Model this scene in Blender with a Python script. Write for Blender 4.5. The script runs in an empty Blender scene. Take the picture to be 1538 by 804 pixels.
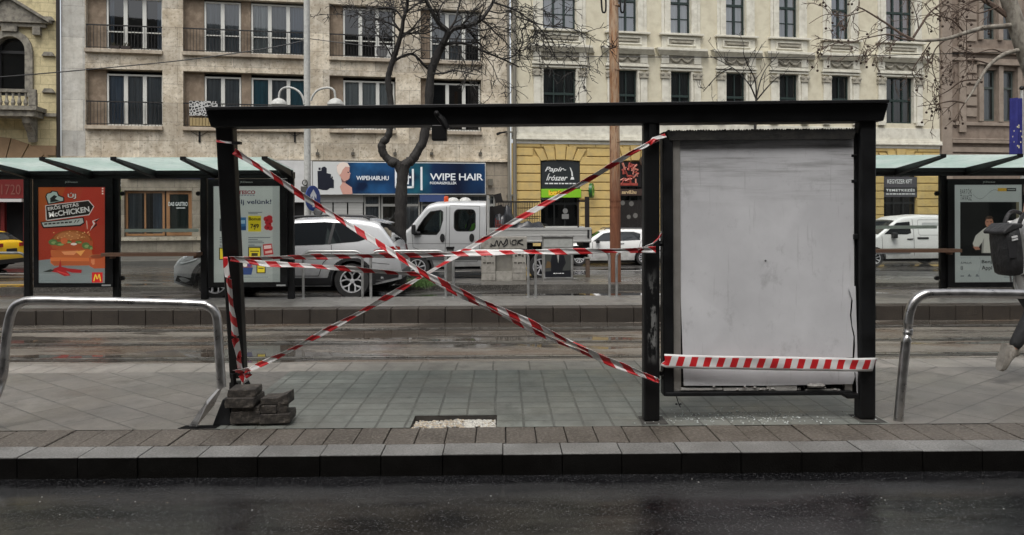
import bpy, bmesh, math, random
from mathutils import Vector, Matrix
rad = math.radians
S = bpy.context.scene
COL = S.collection

# ------------------------------------------------------------------ camera
FPX, CX, HY, CAMH, YAW, ROLL = 1150.0, 769.0, 318.0, 1.70, rad(0.7), 0.0042
cam = bpy.data.cameras.new('camera')
cam.sensor_width = 36.0
cam.lens = FPX / 1538 * 36
cam.shift_y = (HY - 402) / 1538
cam.clip_start, cam.clip_end = 0.05, 500
camo = bpy.data.objects.new('camera', cam)
COL.objects.link(camo)
fw = Vector((math.sin(YAW), math.cos(YAW), 0)); rt = Vector((math.cos(YAW), -math.sin(YAW), 0)); up = Vector((0, 0, 1))
e1 = rt * math.cos(ROLL) - up * math.sin(ROLL); e2 = rt * math.sin(ROLL) + up * math.cos(ROLL)
m = Matrix.Identity(4)
for i in range(3):
    m[i][0], m[i][1], m[i][2] = e1[i], e2[i], -fw[i]
m[2][3] = CAMH
camo.matrix_world = m
S.camera = camo

# ------------------------------------------------------------------ light: overcast
SUN_EL, SUN_AZ = rad(62), rad(200)          # sun behind the photographer, veiled by cloud
w = bpy.data.worlds.new('World'); S.world = w; w.use_nodes = True
nt = w.node_tree; nt.nodes.clear()
sky = nt.nodes.new('ShaderNodeTexSky'); sky.sky_type = 'NISHITA'; sky.sun_disc = False
sky.sun_elevation = SUN_EL; sky.sun_rotation = SUN_AZ; sky.dust_density = 4.0; sky.air_density = 1.0; sky.ozone_density = 1.0
hs = nt.nodes.new('ShaderNodeHueSaturation'); hs.inputs['Saturation'].default_value = 0.22
bg = nt.nodes.new('ShaderNodeBackground'); bg.inputs['Strength'].default_value = 0.10
wo = nt.nodes.new('ShaderNodeOutputWorld')
nt.links.new(sky.outputs[0], hs.inputs['Color']); nt.links.new(hs.outputs[0], bg.inputs[0]); nt.links.new(bg.outputs[0], wo.inputs[0])
sun = bpy.data.lights.new('sun', 'SUN'); sun.energy = 0.8; sun.angle = rad(35); sun.color = (1.0, 0.965, 0.91)
suno = bpy.data.objects.new('sun', sun); COL.objects.link(suno)
sd = Vector((math.sin(SUN_AZ) * math.cos(SUN_EL), math.cos(SUN_AZ) * math.cos(SUN_EL), math.sin(SUN_EL)))
suno.rotation_euler = sd.to_track_quat('Z', 'Y').to_euler()
S.view_settings.view_transform = 'Standard'; S.view_settings.look = 'None'
S.view_settings.exposure = 1.05; S.view_settings.gamma = 1.0
try: S.view_settings.use_curve_mapping = False
except Exception: pass

# ------------------------------------------------------------------ measuring: pixel of the photograph -> point in the world
def ray(px, py):
    dx = (px - CX) / FPX; dz = (HY - py) / FPX
    wx = dx + ROLL * dz; wz = dz - ROLL * dx
    s, c = math.sin(YAW), math.cos(YAW)
    return (s + c * wx, c - s * wx, wz)
def P(px, py, Y):
    d = ray(px, py); t = Y / d[1]; return Vector((d[0] * t, Y, CAMH + d[2] * t))
def G(px, py, z=0.0):
    d = ray(px, py); t = (z - CAMH) / d[2]; return Vector((d[0] * t, d[1] * t, z))
TH, FY = rad(10.5), 34.0
def FP(px, py):
    d = ray(px, py); t = FY / (d[1] - d[0] * math.tan(TH)); return (d[0] * t / math.cos(TH), CAMH + d[2] * t)
def XP(px, Y): return P(px, HY, Y).x
def ZP(py, Y, px=769): return P(px, py, Y).z

# ------------------------------------------------------------------ materials
def lin(*c):
    return tuple(((v / 255) / 12.92 if v / 255 <= .04045 else ((v / 255 + .055) / 1.055) ** 2.4) for v in c)
MC = {}
def new_mat(name):
    m = bpy.data.materials.new(name); m.use_nodes = True
    b = m.node_tree.nodes['Principled BSDF']
    return m, m.node_tree, b
def flat(name, col, rough=.5, metal=0.0, spec=.5):
    if name in MC: return MC[name]
    m, t, b = new_mat(name)
    b.inputs['Base Color'].default_value = (*col, 1); b.inputs['Roughness'].default_value = rough
    b.inputs['Metallic'].default_value = metal; b.inputs['Specular IOR Level'].default_value = spec
    MC[name] = m; return m
def N(t, typ, **kw):
    n = t.nodes.new(typ)
    for k, v in kw.items():
        if k in n.inputs: n.inputs[k].default_value = v
        else: setattr(n, k, v)
    return n
def coords(t, scale=(1, 1, 1), swz=False, rotz=0.0, loc=(0, 0, 0)):
    tc = N(t, 'ShaderNodeTexCoord'); o = tc.outputs['Object']
    if swz:
        sp = N(t, 'ShaderNodeSeparateXYZ'); cb = N(t, 'ShaderNodeCombineXYZ'); t.links.new(o, sp.inputs[0])
        t.links.new(sp.outputs[0], cb.inputs[0]); t.links.new(sp.outputs[2], cb.inputs[1]); t.links.new(sp.outputs[1], cb.inputs[2]); o = cb.outputs[0]
    mp = N(t, 'ShaderNodeMapping'); mp.inputs['Scale'].default_value = scale; mp.inputs['Rotation'].default_value = (0, 0, rotz); mp.inputs['Location'].default_value = loc
    t.links.new(o, mp.inputs[0]); return mp.outputs[0]
def noise(t, vec, scale, detail=5, rough=.6, lo=.35, hi=.65):
    n = N(t, 'ShaderNodeTexNoise'); n.inputs['Scale'].default_value = scale; n.inputs['Detail'].default_value = detail; n.inputs['Roughness'].default_value = rough
    t.links.new(vec, n.inputs['Vector'])
    r = N(t, 'ShaderNodeMapRange'); r.inputs['From Min'].default_value = lo; r.inputs['From Max'].default_value = hi
    t.links.new(n.outputs['Fac'], r.inputs['Value']); return r.outputs[0]
def mix(t, fac, a, b, blend='MIX'):
    n = N(t, 'ShaderNodeMix', data_type='RGBA', blend_type=blend)
    for sck, v in ((n.inputs[0], fac), (n.inputs[6], a), (n.inputs[7], b)):
        if isinstance(v, (int, float)): sck.default_value = v
        elif isinstance(v, tuple): sck.default_value = (*v, 1) if len(v) == 3 else v
        else: t.links.new(v, sck)
    return n.outputs[2]
def math_(t, op, a, b=0.0):
    n = N(t, 'ShaderNodeMath', operation=op)
    for i, v in enumerate((a, b)):
        if isinstance(v, (int, float)): n.inputs[i].default_value = v
        else: t.links.new(v, n.inputs[i])
    return n.outputs[0]
def maprange(t, v, a, b, c, d):
    r = N(t, 'ShaderNodeMapRange')
    for i, x in enumerate((a, b, c, d)): r.inputs[i + 1].default_value = x
    t.links.new(v, r.inputs[0]); return r.outputs[0]
def bump(t, b, h, strength=.3, dist=.01, prev=None):
    n = N(t, 'ShaderNodeBump'); n.inputs['Strength'].default_value = strength; n.inputs['Distance'].default_value = dist
    t.links.new(h, n.inputs['Height'])
    if prev: t.links.new(prev, n.inputs['Normal'])
    t.links.new(n.outputs[0], b.inputs['Normal']); return n.outputs[0]
def noisy(name, c1, c2, scale=3.0, rough=.7, bumps=.2, stretch=(1, 1, 1), lo=.35, hi=.65, metal=0.0, c3=None, s3=20.0, rough2=None, spec=.5):
    if name in MC: return MC[name]
    m, t, b = new_mat(name)
    v = coords(t, stretch)
    f = noise(t, v, scale, 6, .62, lo, hi); col = mix(t, f, c1, c2)
    f2 = noise(t, v, s3, 4, .6, .45, .75)
    if c3: col = mix(t, f2, col, c3)
    t.links.new(col, b.inputs['Base Color'])
    if rough2 is not None: t.links.new(maprange(t, f, 0, 1, rough, rough2), b.inputs['Roughness'])
    else: b.inputs['Roughness'].default_value = rough
    b.inputs['Metallic'].default_value = metal; b.inputs['Specular IOR Level'].default_value = spec
    if bumps: bump(t, b, f2, bumps, .01)
    MC[name] = m; return m
def paving(name, c1, c2, cm, tw, th, mortar, rotz=0.0, offset=0.0, rough=(.35, .65), loc=(0, 0, 0), wet=(.4, .62), swz=False, bstr=.5, stain=None):
    m, t, b = new_mat(name)
    v = coords(t, (1, 1, 1), swz, rotz, loc)
    br = N(t, 'ShaderNodeTexBrick', offset=offset, squash=1.0)
    br.inputs['Color1'].default_value = (*c1, 1); br.inputs['Color2'].default_value = (*c2, 1); br.inputs['Mortar'].default_value = (*cm, 1)
    br.inputs['Scale'].default_value = 1; br.inputs['Mortar Size'].default_value = mortar; br.inputs['Mortar Smooth'].default_value = .3
    br.inputs['Bias'].default_value = 0; br.inputs['Brick Width'].default_value = tw; br.inputs['Row Height'].default_value = th
    # a little wobble so that the joints are not ruled lines
    nz = N(t, 'ShaderNodeTexNoise'); nz.inputs['Scale'].default_value = 2.2; nz.inputs['Detail'].default_value = 3; t.links.new(v, nz.inputs['Vector'])
    vm = N(t, 'ShaderNodeVectorMath', operation='MULTIPLY_ADD'); t.links.new(nz.outputs['Color'], vm.inputs[0]); vm.inputs[1].default_value = (.022, .022, 0); t.links.new(v, vm.inputs[2])
    t.links.new(vm.outputs[0], br.inputs['Vector'])
    big = noise(t, v, .9, 5, .6, .35, .7); fine = noise(t, v, 42, 4, .75, .36, .66); mid = noise(t, v, 5, 6, .7, .38, .62)
    col = mix(t, math_(t, 'MULTIPLY', mid, .55), br.outputs['Color'], tuple(x * .58 for x in c1))
    col = mix(t, math_(t, 'MULTIPLY', fine, .5), col, tuple(min(1, x * 1.6) for x in c1))
    if stain: col = mix(t, math_(t, 'MULTIPLY', big, .75), col, stain)
    vo = N(t, 'ShaderNodeTexVoronoi'); vo.inputs['Scale'].default_value = 2.6; t.links.new(v, vo.inputs['Vector'])      # chewing gum and drips
    col = mix(t, math_(t, 'MULTIPLY', maprange(t, vo.outputs['Distance'], .055, .035, 0, 1), .65), col, tuple(x * .38 for x in c1))
    dirt = noise(t, coords(t, (.8, .5, 1), swz, rotz + .6, (7, 2, 0)), 2.2, 7, .72, .54, .64); col = mix(t, math_(t, 'MULTIPLY', dirt, .5), col, tuple(x * .45 for x in c1))
    t.links.new(col, b.inputs['Base Color'])
    wetm = noise(t, v, 1.3, 6, .6, wet[0], wet[1])
    t.links.new(maprange(t, wetm, 0, 1, rough[0], rough[1]), b.inputs['Roughness'])
    n1 = bump(t, b, fine, .18, .004)
    inv = math_(t, 'SUBTRACT', 1.0, br.outputs['Fac'])
    bump(t, b, inv, bstr, .012, n1)
    MC[name] = m; return m
def wet_asphalt(name, dark, light, r0, r1, sc=1.0, streak=(1, 1, 1), patches=None, grain=(.05, .4), gutter=None, puddle=None):
    m, t, b = new_mat(name)
    v = coords(t, streak); v1 = coords(t)
    f = noise(t, v, sc, 6, .62, .38, .66); g = noise(t, v1, 110, 3, .75, .3, .75); h = noise(t, v1, 62, 4, .75, .54, .64)
    col = mix(t, f, dark, light)
    if patches: col = mix(t, noise(t, coords(t, (.8, 2.2, 1), loc=(4, 2, 0)), .8, 4, .55, .5, .62), col, patches)
    col = mix(t, math_(t, 'MULTIPLY', h, .8), col, tuple(min(1, x * 2.4 + .04) for x in light))
    if gutter:
        ge = N(t, 'ShaderNodeNewGeometry'); sp = N(t, 'ShaderNodeSeparateXYZ'); t.links.new(ge.outputs['Position'], sp.inputs[0])
        wob = math_(t, 'ADD', sp.outputs[1], math_(t, 'MULTIPLY', noise(t, v1, 1.7, 4, .6, .3, .7), .12))
        band = math_(t, 'MULTIPLY', maprange(t, wob, gutter[0] - .12, gutter[0], 0, 1), maprange(t, wob, gutter[1] + .08, gutter[1], 0, 1))
        col = mix(t, math_(t, 'MULTIPLY', band, maprange(t, g, 0, 1, .25, .9)), col, gutter[2])  # pale strip by the kerb: wet reflection and gutter wear put into the colour
    rg = maprange(t, f, 0, 1, r0, r1); gs = maprange(t, f, 0, 1, *grain)
    if puddle:
        pd = noise(t, coords(t, puddle[:3], loc=(3.1, .7, 0)), 1.0, 5, .55, puddle[3], puddle[3] + .035); ip = math_(t, 'SUBTRACT', 1.0, pd)
        col = mix(t, math_(t, 'MULTIPLY', pd, .6), col, tuple(x * .45 for x in dark)); rg = math_(t, 'ADD', math_(t, 'MULTIPLY', rg, ip), .03); gs = math_(t, 'MULTIPLY', gs, ip)
    t.links.new(col, b.inputs['Base Color'])
    t.links.new(rg, b.inputs['Roughness'])
    if gutter: t.links.new(maprange(t, noise(t, coords(t, (.5, 1.5, 1), loc=(2, 9, 0)), 1.9, 6, .68, .40, .60), 0, 1, .10, .62), b.inputs['Specular IOR Level'])      # half-dried patches
    else: b.inputs['Specular IOR Level'].default_value = .5
    n = N(t, 'ShaderNodeBump'); t.links.new(gs, n.inputs['Strength']); n.inputs['Distance'].default_value = .006
    t.links.new(g, n.inputs['Height']); t.links.new(n.outputs[0], b.inputs['Normal'])
    MC[name] = m; return m
def thin_glass(name, tint=(.9, .95, .93), amount=.12, rough=.02):
    if name in MC: return MC[name]
    m, t, b = new_mat(name); t.nodes.remove(b)
    tr = N(t, 'ShaderNodeBsdfTransparent'); tr.inputs[0].default_value = (*tint, 1)
    gl = N(t, 'ShaderNodeBsdfGlossy'); gl.inputs['Roughness'].default_value = rough; gl.inputs['Color'].default_value = (1, 1, 1, 1)
    fr = N(t, 'ShaderNodeFresnel'); fr.inputs[0].default_value = 1.45
    f = math_(t, 'ADD', fr.outputs[0], amount)
    mx = N(t, 'ShaderNodeMixShader'); t.links.new(f, mx.inputs[0]); t.links.new(tr.outputs[0], mx.inputs[1]); t.links.new(gl.outputs[0], mx.inputs[2])
    t.links.new(mx.outputs[0], t.nodes['Material Output'].inputs[0]); MC[name] = m; return m
def stone(name, c1, c2, c3, pw, ph, joint, pit=.5, rough=.75, streak=.5, joints=.35):
    """cladding slabs: blotches, pits, run-off streaks, thin joints (object x = along the wall, z = up)"""
    m, t, b = new_mat(name)
    v = coords(t, (1, 1, 1), True)
    br = N(t, 'ShaderNodeTexBrick', offset=.5); 
    br.inputs['Color1'].default_value = (.82, .82, .82, 1); br.inputs['Color2'].default_value = (1.12, 1.1, 1.06, 1); br.inputs['Mortar'].default_value = (joints, joints, joints, 1)
    br.inputs['Scale'].default_value = 1; br.inputs['Mortar Size'].default_value = joint; br.inputs['Mortar Smooth'].default_value = .2; br.inputs['Bias'].default_value = 0
    br.inputs['Brick Width'].default_value = pw; br.inputs['Row Height'].default_value = ph; t.links.new(v, br.inputs['Vector'])
    a = noise(t, v, .8, 7, .66, .41, .59); bl = noise(t, v, 2.6, 7, .7, .45, .58); pt = noise(t, v, 8, 5, .72, .55, .62)
    st = noise(t, coords(t, (2.5, .22, 1), True), 1.6, 5, .6, .5, .72)
    col = mix(t, a, c1, c2)
    col = mix(t, math_(t, 'MULTIPLY', bl, .5), col, c3)
    col = mix(t, math_(t, 'MULTIPLY', pt, pit), col, tuple(x * .35 for x in c3))
    col = mix(t, math_(t, 'MULTIPLY', st, streak), col, tuple(x * .5 for x in c2))
    col = mix(t, 1.0, col, br.outputs['Color'], 'MULTIPLY')
    t.links.new(col, b.inputs['Base Color']); b.inputs['Roughness'].default_value = rough
    bump(t, b, pt, -.3, .02)
    MC[name] = m; return m

# ------------------------------------------------------------------ mesh helper
class MB:
    def __init__(s): s.v = []; s.f = []; s.m = []; s.uv = None; s.T = None
    def add(s, vs, fs, mi=0):
        o = len(s.v)
        for p in vs:
            p = Vector(p); s.v.append(s.T @ p if s.T is not None else p)
        for f in fs: s.f.append([i + o for i in f]); s.m.append(mi)
        return s
    def box(s, x0, x1, y0, y1, z0, z1, mi=0):
        v = [(x, y, z) for x in (x0, x1) for y in (y0, y1) for z in (z0, z1)]
        return s.add(v, [(0, 1, 3, 2), (4, 6, 7, 5), (0, 4, 5, 1), (2, 3, 7, 6), (0, 2, 6, 4), (1, 5, 7, 3)], mi)
    def obox(s, c, size, R=None, mi=0):
        R = R or Matrix.Identity(3); h = [q / 2 for q in size]
        v = [Vector(c) + R @ Vector((sx * h[0], sy * h[1], sz * h[2])) for sx in (-1, 1) for sy in (-1, 1) for sz in (-1, 1)]
        return s.add(v, [(0, 1, 3, 2), (4, 6, 7, 5), (0, 4, 5, 1), (2, 3, 7, 6), (0, 2, 6, 4), (1, 5, 7, 3)], mi)
    def poly(s, pts, mi=0): return s.add(pts, [tuple(range(len(pts)))], mi)
    def ext(s, pts, vec, mi=0):
        n = len(pts); vec = Vector(vec); a = [Vector(p) for p in pts]
        return s.add(a + [p + vec for p in a], [tuple(range(n))[::-1], tuple(range(n, 2 * n))] + [(i, (i + 1) % n, n + (i + 1) % n, n + i) for i in range(n)], mi)
    def prism(s, xz, y0, y1, mi=0): return s.ext([(x, y0, z) for x, z in xz], (0, y1 - y0, 0), mi)
    def tube(s, path, r, n=8, mi=0, cap=True):
        path = [Vector(p) for p in path]; k = len(path); rr = r if isinstance(r, (list, tuple)) else [r] * k
        vs = []; fs = []; ref = None
        for i, p in enumerate(path):
            d = (path[min(i + 1, k - 1)] - path[max(i - 1, 0)]).normalized()
            if ref is None:
                ref = d.orthogonal().normalized()
            else:
                ref = (ref - d * ref.dot(d))
                ref = ref.normalized() if ref.length > 1e-6 else d.orthogonal().normalized()
            b = d.cross(ref)
            for j in range(n):
                a = 2 * math.pi * j / n; vs.append(p + (ref * math.cos(a) + b * math.sin(a)) * rr[i])
        for i in range(k - 1):
            for j in range(n): fs.append((i * n + j, i * n + (j + 1) % n, (i + 1) * n + (j + 1) % n, (i + 1) * n + j))
        if cap: fs += [tuple(range(n))[::-1], tuple(range((k - 1) * n, k * n))]
        return s.add(vs, fs, mi)
    def lathe(s, prof, M=None, n=24, mi=0, cap=True):
        """prof: (radius, height) pairs turned about local z"""
        M = M or Matrix.Identity(4); vs = []; fs = []; k = len(prof)
        for r, z in prof:
            for j in range(n):
                a = 2 * math.pi * j / n; vs.append(M @ Vector((r * math.cos(a), r * math.sin(a), z)))
        for i in range(k - 1):
            for j in range(n): fs.append((i * n + j, i * n + (j + 1) % n, (i + 1) * n + (j + 1) % n, (i + 1) * n + j))
        if cap and prof[0][0] > 1e-5: fs.append(tuple(range(n))[::-1])
        if cap and prof[-1][0] > 1e-5: fs.append(tuple(range((k - 1) * n, k * n)))
        return s.add(vs, fs, mi)
    def grid(s, rows, mi=0):
        k = len(rows); n = len(rows[0])
        return s.add([p for r in rows for p in r], [(i * n + j, i * n + j + 1, (i + 1) * n + j + 1, (i + 1) * n + j) for i in range(k - 1) for j in range(n - 1)], mi)
    def parts(s, name, mats, parent=None, key=None, **kw):
        """one mesh object per separate piece (or per key of the piece's centre)"""
        par = list(range(len(s.v)))
        def find(i):
            while par[i] != i: par[i] = par[par[i]]; i = par[i]
            return i
        for f in s.f:
            for i in f[1:]: par[find(i)] = find(f[0])
        gr = {}
        for f, mi in zip(s.f, s.m): gr.setdefault(find(f[0]), []).append((f, mi))
        if key:
            g2 = {}
            for fs in gr.values():
                vs = {i for f, _ in fs for i in f}; c = sum((s.v[i] for i in vs), Vector()) / len(vs); g2.setdefault(key(c), []).extend(fs)
            gr = g2
        out = []
        for fs in gr.values():
            q = MB(); mp = {}
            for f, mi in fs:
                for i in f:
                    if i not in mp: mp[i] = len(q.v); q.v.append(s.v[i])
                q.f.append([mp[i] for i in f]); q.m.append(mi)
            out.append(q.build(name, mats, parent, **kw))
        return out
    def build(s, name, mats, parent=None, smooth=0, bevel=0, uvs=None, segs=2):
        me = bpy.data.meshes.new(name)
        me.from_pydata([tuple(p) for p in s.v], [], s.f)
        for mt in (mats if isinstance(mats, (list, tuple)) else [mats]): me.materials.append(mt)
        me.polygons.foreach_set('material_index', s.m)
        if uvs is not None:
            L = me.uv_layers.new(name='UVMap')
            for l in me.loops: L.data[l.index].uv = uvs[l.vertex_index]
        if smooth:
            me.polygons.foreach_set('use_smooth', [True] * len(me.polygons))
            me.set_sharp_from_angle(angle=rad(smooth))
        me.update()
        o = bpy.data.objects.new(name, me); COL.objects.link(o)
        if parent: o.parent = parent
        if bevel:
            b = o.modifiers.new('bevel', 'BEVEL'); b.width = bevel; b.segments = segs; b.limit_method = 'ANGLE'; b.angle_limit = rad(40); b.harden_normals = False
        return o
def fix_normals(o):
    b = bmesh.new(); b.from_mesh(o.data); bmesh.ops.recalc_face_normals(b, faces=b.faces); b.to_mesh(o.data); b.free(); return o
def tag(o, label=None, cat=None, group=None, kind=None):
    if label: o['label'] = label
    if cat: o['category'] = cat
    if group: o['group'] = group
    if kind: o['kind'] = kind
    return o
def thing(name, label, cat, loc=(0, 0, 0), rz=0.0, group=None):
    o = bpy.data.objects.new(name, None); COL.objects.link(o); o.empty_display_size = .2
    o.location = loc; o.rotation_euler = (0, 0, rz)
    return tag(o, label, cat, group)
def copy_thing(o, parent=None):
    c = o.copy(); COL.objects.link(c)
    if parent: c.parent = parent
    for ch in list(o.children): copy_thing(ch, c)
    return c
_tc = {}
def text_geo(s, bold=0.0, shear=0.0, spacing=1.0):
    k = (s, bold, shear, spacing)
    if k in _tc: return _tc[k]
    cu = bpy.data.curves.new('t', 'FONT'); cu.body = s; cu.offset = bold; cu.shear = shear; cu.space_character = spacing; cu.resolution_u = 3
    ob = bpy.data.objects.new('t', cu); COL.objects.link(ob)
    dg = bpy.context.evaluated_depsgraph_get(); me = bpy.data.meshes.new_from_object(ob.evaluated_get(dg))
    vs = [(v.co.x, v.co.y) for v in me.vertices]; fs = [tuple(p.vertices) for p in me.polygons]
    bpy.data.objects.remove(ob); bpy.data.curves.remove(cu); bpy.data.meshes.remove(me)
    _tc[k] = (vs, fs); return vs, fs
def text(mb, s, x0, x1, z0, z1, y, mi=0, bold=.012, shear=0.0, spacing=1.0, rot=0.0):
    """lettering fitted into a box on a plane facing -y; rot turns it about the box centre"""
    vs, fs = text_geo(s, bold, shear, spacing)
    if not vs: return
    ax = min(v[0] for v in vs); bx = max(v[0] for v in vs); az = min(v[1] for v in vs); bz = max(v[1] for v in vs)
    cx, cz = (x0 + x1) / 2, (z0 + z1) / 2; c, sn = math.cos(rot), math.sin(rot)
    out = []
    for a, b in vs:
        X = (a - ax) / max(bx - ax, 1e-6) * (x1 - x0) - (x1 - x0) / 2; Z = (b - az) / max(bz - az, 1e-6) * (z1 - z0) - (z1 - z0) / 2
        out.append((cx + X * c - Z * sn, y, cz + X * sn + Z * c))
    mb.add(out, fs, mi)
def arc(cx, cz, rx, rz, a0, a1, n):
    return [(cx + rx * math.cos(rad(a0 + (a1 - a0) * i / n)), cz + rz * math.sin(rad(a0 + (a1 - a0) * i / n))) for i in range(n + 1)]
def hoop_path(x0, x1, z0, z1, y, r, n=6):
    """upside-down U with rounded corners"""
    pts = [(x0, y, z0)]
    pts += [(a, y, b) for a, b in arc(x0 + r, z1 - r, r, r, 180, 90, n)]
    pts += [(a, y, b) for a, b in arc(x1 - r, z1 - r, r, r, 90, 0, n)]
    return pts + [(x1, y, z0)]
rng = random.Random(7)
# ================================================================== MATERIALS
M_black = noisy('black_paint', lin(11, 11, 12), lin(19, 20, 22), 5, .40, .05, s3=60, rough2=.55, spec=.35)
M_black2 = flat('black_metal', lin(15, 15, 16), .45, 0, .35)
M_rubber = flat('rubber', lin(22, 22, 22), .75)
M_dark = flat('dark_void', (.006, .006, .006), .9, 0, .1)
M_steel = noisy('brushed_steel', (.42, .41, .40), (.55, .54, .53), 12, .26, .03, (1, 1, 1), s3=80, metal=1.0, rough2=.42)
M_galv = noisy('galvanised_steel', (.35, .35, .34), (.5, .5, .49), 8, .4, .05, metal=.9, rough2=.55)
M_alu = noisy('aluminium', (.36, .34, .31), (.46, .44, .41), 6, .4, .03, metal=.6)
M_white = flat('white_plastic', lin(205, 205, 200), .4)
M_whitep = flat('white_frame_paint', lin(200, 200, 193), .45)

# ================================================================== THE SETTING
def struct(o): o['kind'] = 'structure'; return o
XL, XR = XP(332, 6.22), XP(1322, 6.22)          # the shelter bay paved with square tiles
W = 70
struct(MB().poly([(-300, -60, -.6), (300, -60, -.6), (300, 400, -.6), (-300, 400, -.6)]).build('ground', noisy('earth', (.05, .05, .045), (.08, .08, .07), .5, .9)))
M_road = wet_asphalt('wet_asphalt', (.0035, .0035, .004), (.012, .012, .013), .09, .15, 1.6, (.45, 1.6, 1), None, (.05, .17), (5.04, 5.22, (.055, .055, .055)))
struct(MB().poly([(-W, -9, -.15), (W, -9, -.15), (W, 5.40, -.15), (-W, 5.40, -.15)]).build('road', M_road))

# kerb of the near platform: granite blocks, then a course of concrete pavers
M_kerb, t, b = new_mat('granite_kerb')
v = coords(t); f = noise(t, v, 2.2, 5, .6); g = noise(t, v, 70, 4, .75, .40, .62)
col = mix(t, f, (.165, .161, .153), (.265, .26, .248)); col = mix(t, math_(t, 'MULTIPLY', g, .65), col, (.06, .058, .055))
geo = N(t, 'ShaderNodeNewGeometry'); sp = N(t, 'ShaderNodeSeparateXYZ'); t.links.new(geo.outputs['Position'], sp.inputs[0])
shade_grime = math_(t, 'MULTIPLY', maprange(t, sp.outputs[2], -.002, -.010, 0, 1), maprange(t, noise(t, v, 7, 4), 0, 1, .985, 1)); t.links.new(maprange(t, shade_grime, 0, 1, .5, .06), b.inputs['Specular IOR Level'])   # shade on the kerb's front put into the colour, with tyre dirt
col = mix(t, shade_grime, col, (.006, .0055, .005)); t.links.new(col, b.inputs['Base Color'])
t.links.new(maprange(t, f, 0, 1, .4, .65), b.inputs['Roughness']); bump(t, b, g, .35, .004)
mb = MB(); x = -14.0
while x < 14:
    wd = .425 + rng.uniform(-.01, .01); dz = rng.uniform(-.003, .003); dy = rng.uniform(-.004, .004)
    mb.box(x + .0025, x + wd - .0025, 5.372 + dy, 5.622, -.2, dz); x += wd
mb.box(-W, -14.01, 5.37, 5.62, -.2, 0); mb.box(14.2, W, 5.37, 5.62, -.2, 0)
struct(mb.build('kerb', M_kerb, bevel=.006, segs=3))
M_paver = noisy('brown_concrete_paver', (.048, .039, .031), (.098, .083, .068), 2.2, .45, .6, c3=(.19, .168, .142), s3=42, rough2=.7)
mb = MB(); x = -14.0
while x < 14:
    wd = .226 + rng.uniform(-.004, .004); dz = rng.uniform(-.004, .003)
    mb.box(x + .004, x + wd - .003, 5.630, 6.045 + rng.uniform(-.006, .004), -.1, dz); x += wd
struct(mb.build('kerb_paving', M_paver, bevel=.006))
mb = MB(); mb.box(-W, W, 5.6, 6.06, -.3, -.03)
struct(mb.build('kerb_bed', flat('joint_dirt', (.018, .016, .014), .9)))

# near platform: square tiles within the shelter bay, diagonal pavers either side
M_tile = paving('green_grey_tiles', (.140, .150, .134), (.213, .223, .201), (.012, .011, .010), .236, .2, .011, 0, 0, (.34, .62), loc=(.06, .17, 0), stain=(.105, .105, .095))
M_diag = paving('diagonal_pavers', (.138, .126, .110), (.200, .185, .164), (.022, .023, .02), .60, .30, .009, rad(38), .5, (.36, .62), stain=(.10, .096, .09))
M_diag2 = paving('diagonal_pavers_mirrored', (.138, .126, .110), (.200, .185, .164), (.022, .020, .018), .60, .30, .009, rad(-38), .5, (.36, .62), stain=(.10, .096, .09))
M_pale = paving('pale_edge_tiles', (.20, .185, .165), (.28, .252, .222), (.03, .028, .025), .40, .46, .010, 0, 0, (.35, .6), loc=(.1, .1, 0))
HX0, HX1, HY0, HY1 = XP(618, 6.2), XP(745, 6.2), 6.047, 6.40      # the hole where pavers were lifted
def sheet(name, x0, x1, y0, y1, z, mt):
    return struct(MB().poly([(x0, y0, z), (x1, y0, z), (x1, y1, z), (x0, y1, z)]).build(name, mt))
mb = MB()
xs = [XL, HX0, HX1, XR]; ys = [6.045, HY1, 8.22]
for i in range(3):
    for j in range(2):
        if (i, j) != (1, 0): mb.poly([(xs[i], ys[j], 0), (xs[i + 1], ys[j], 0), (xs[i + 1], ys[j + 1], 0), (xs[i], ys[j + 1], 0)])
struct(mb.build('tiled_pavement', M_tile))
sheet('pavement', -W, XL, 6.045, 8.22, 0, M_diag); sheet('pavement', XR, W, 6.045, 8.22, 0, M_diag2)
sheet('platform_edge_paving', -W, W, 8.22, 8.70, 0, M_pale)
mb = MB(); mb.box(-W, HX0 - .001, 6.06, 8.695, -.6, -.004); mb.box(HX1 + .001, W, 6.06, 8.695, -.6, -.004); mb.box(HX0 - .001, HX1 + .001, HY1 + .001, 8.695, -.6, -.004); mb.box(HX0 - .1, HX1 + .1, 5.9, HY1 + .1, -.6, -.058)
struct(mb.build('platform', noisy('platform_concrete', (.03, .027, .024), (.07, .063, .055), 6, .8, .3)))

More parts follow.
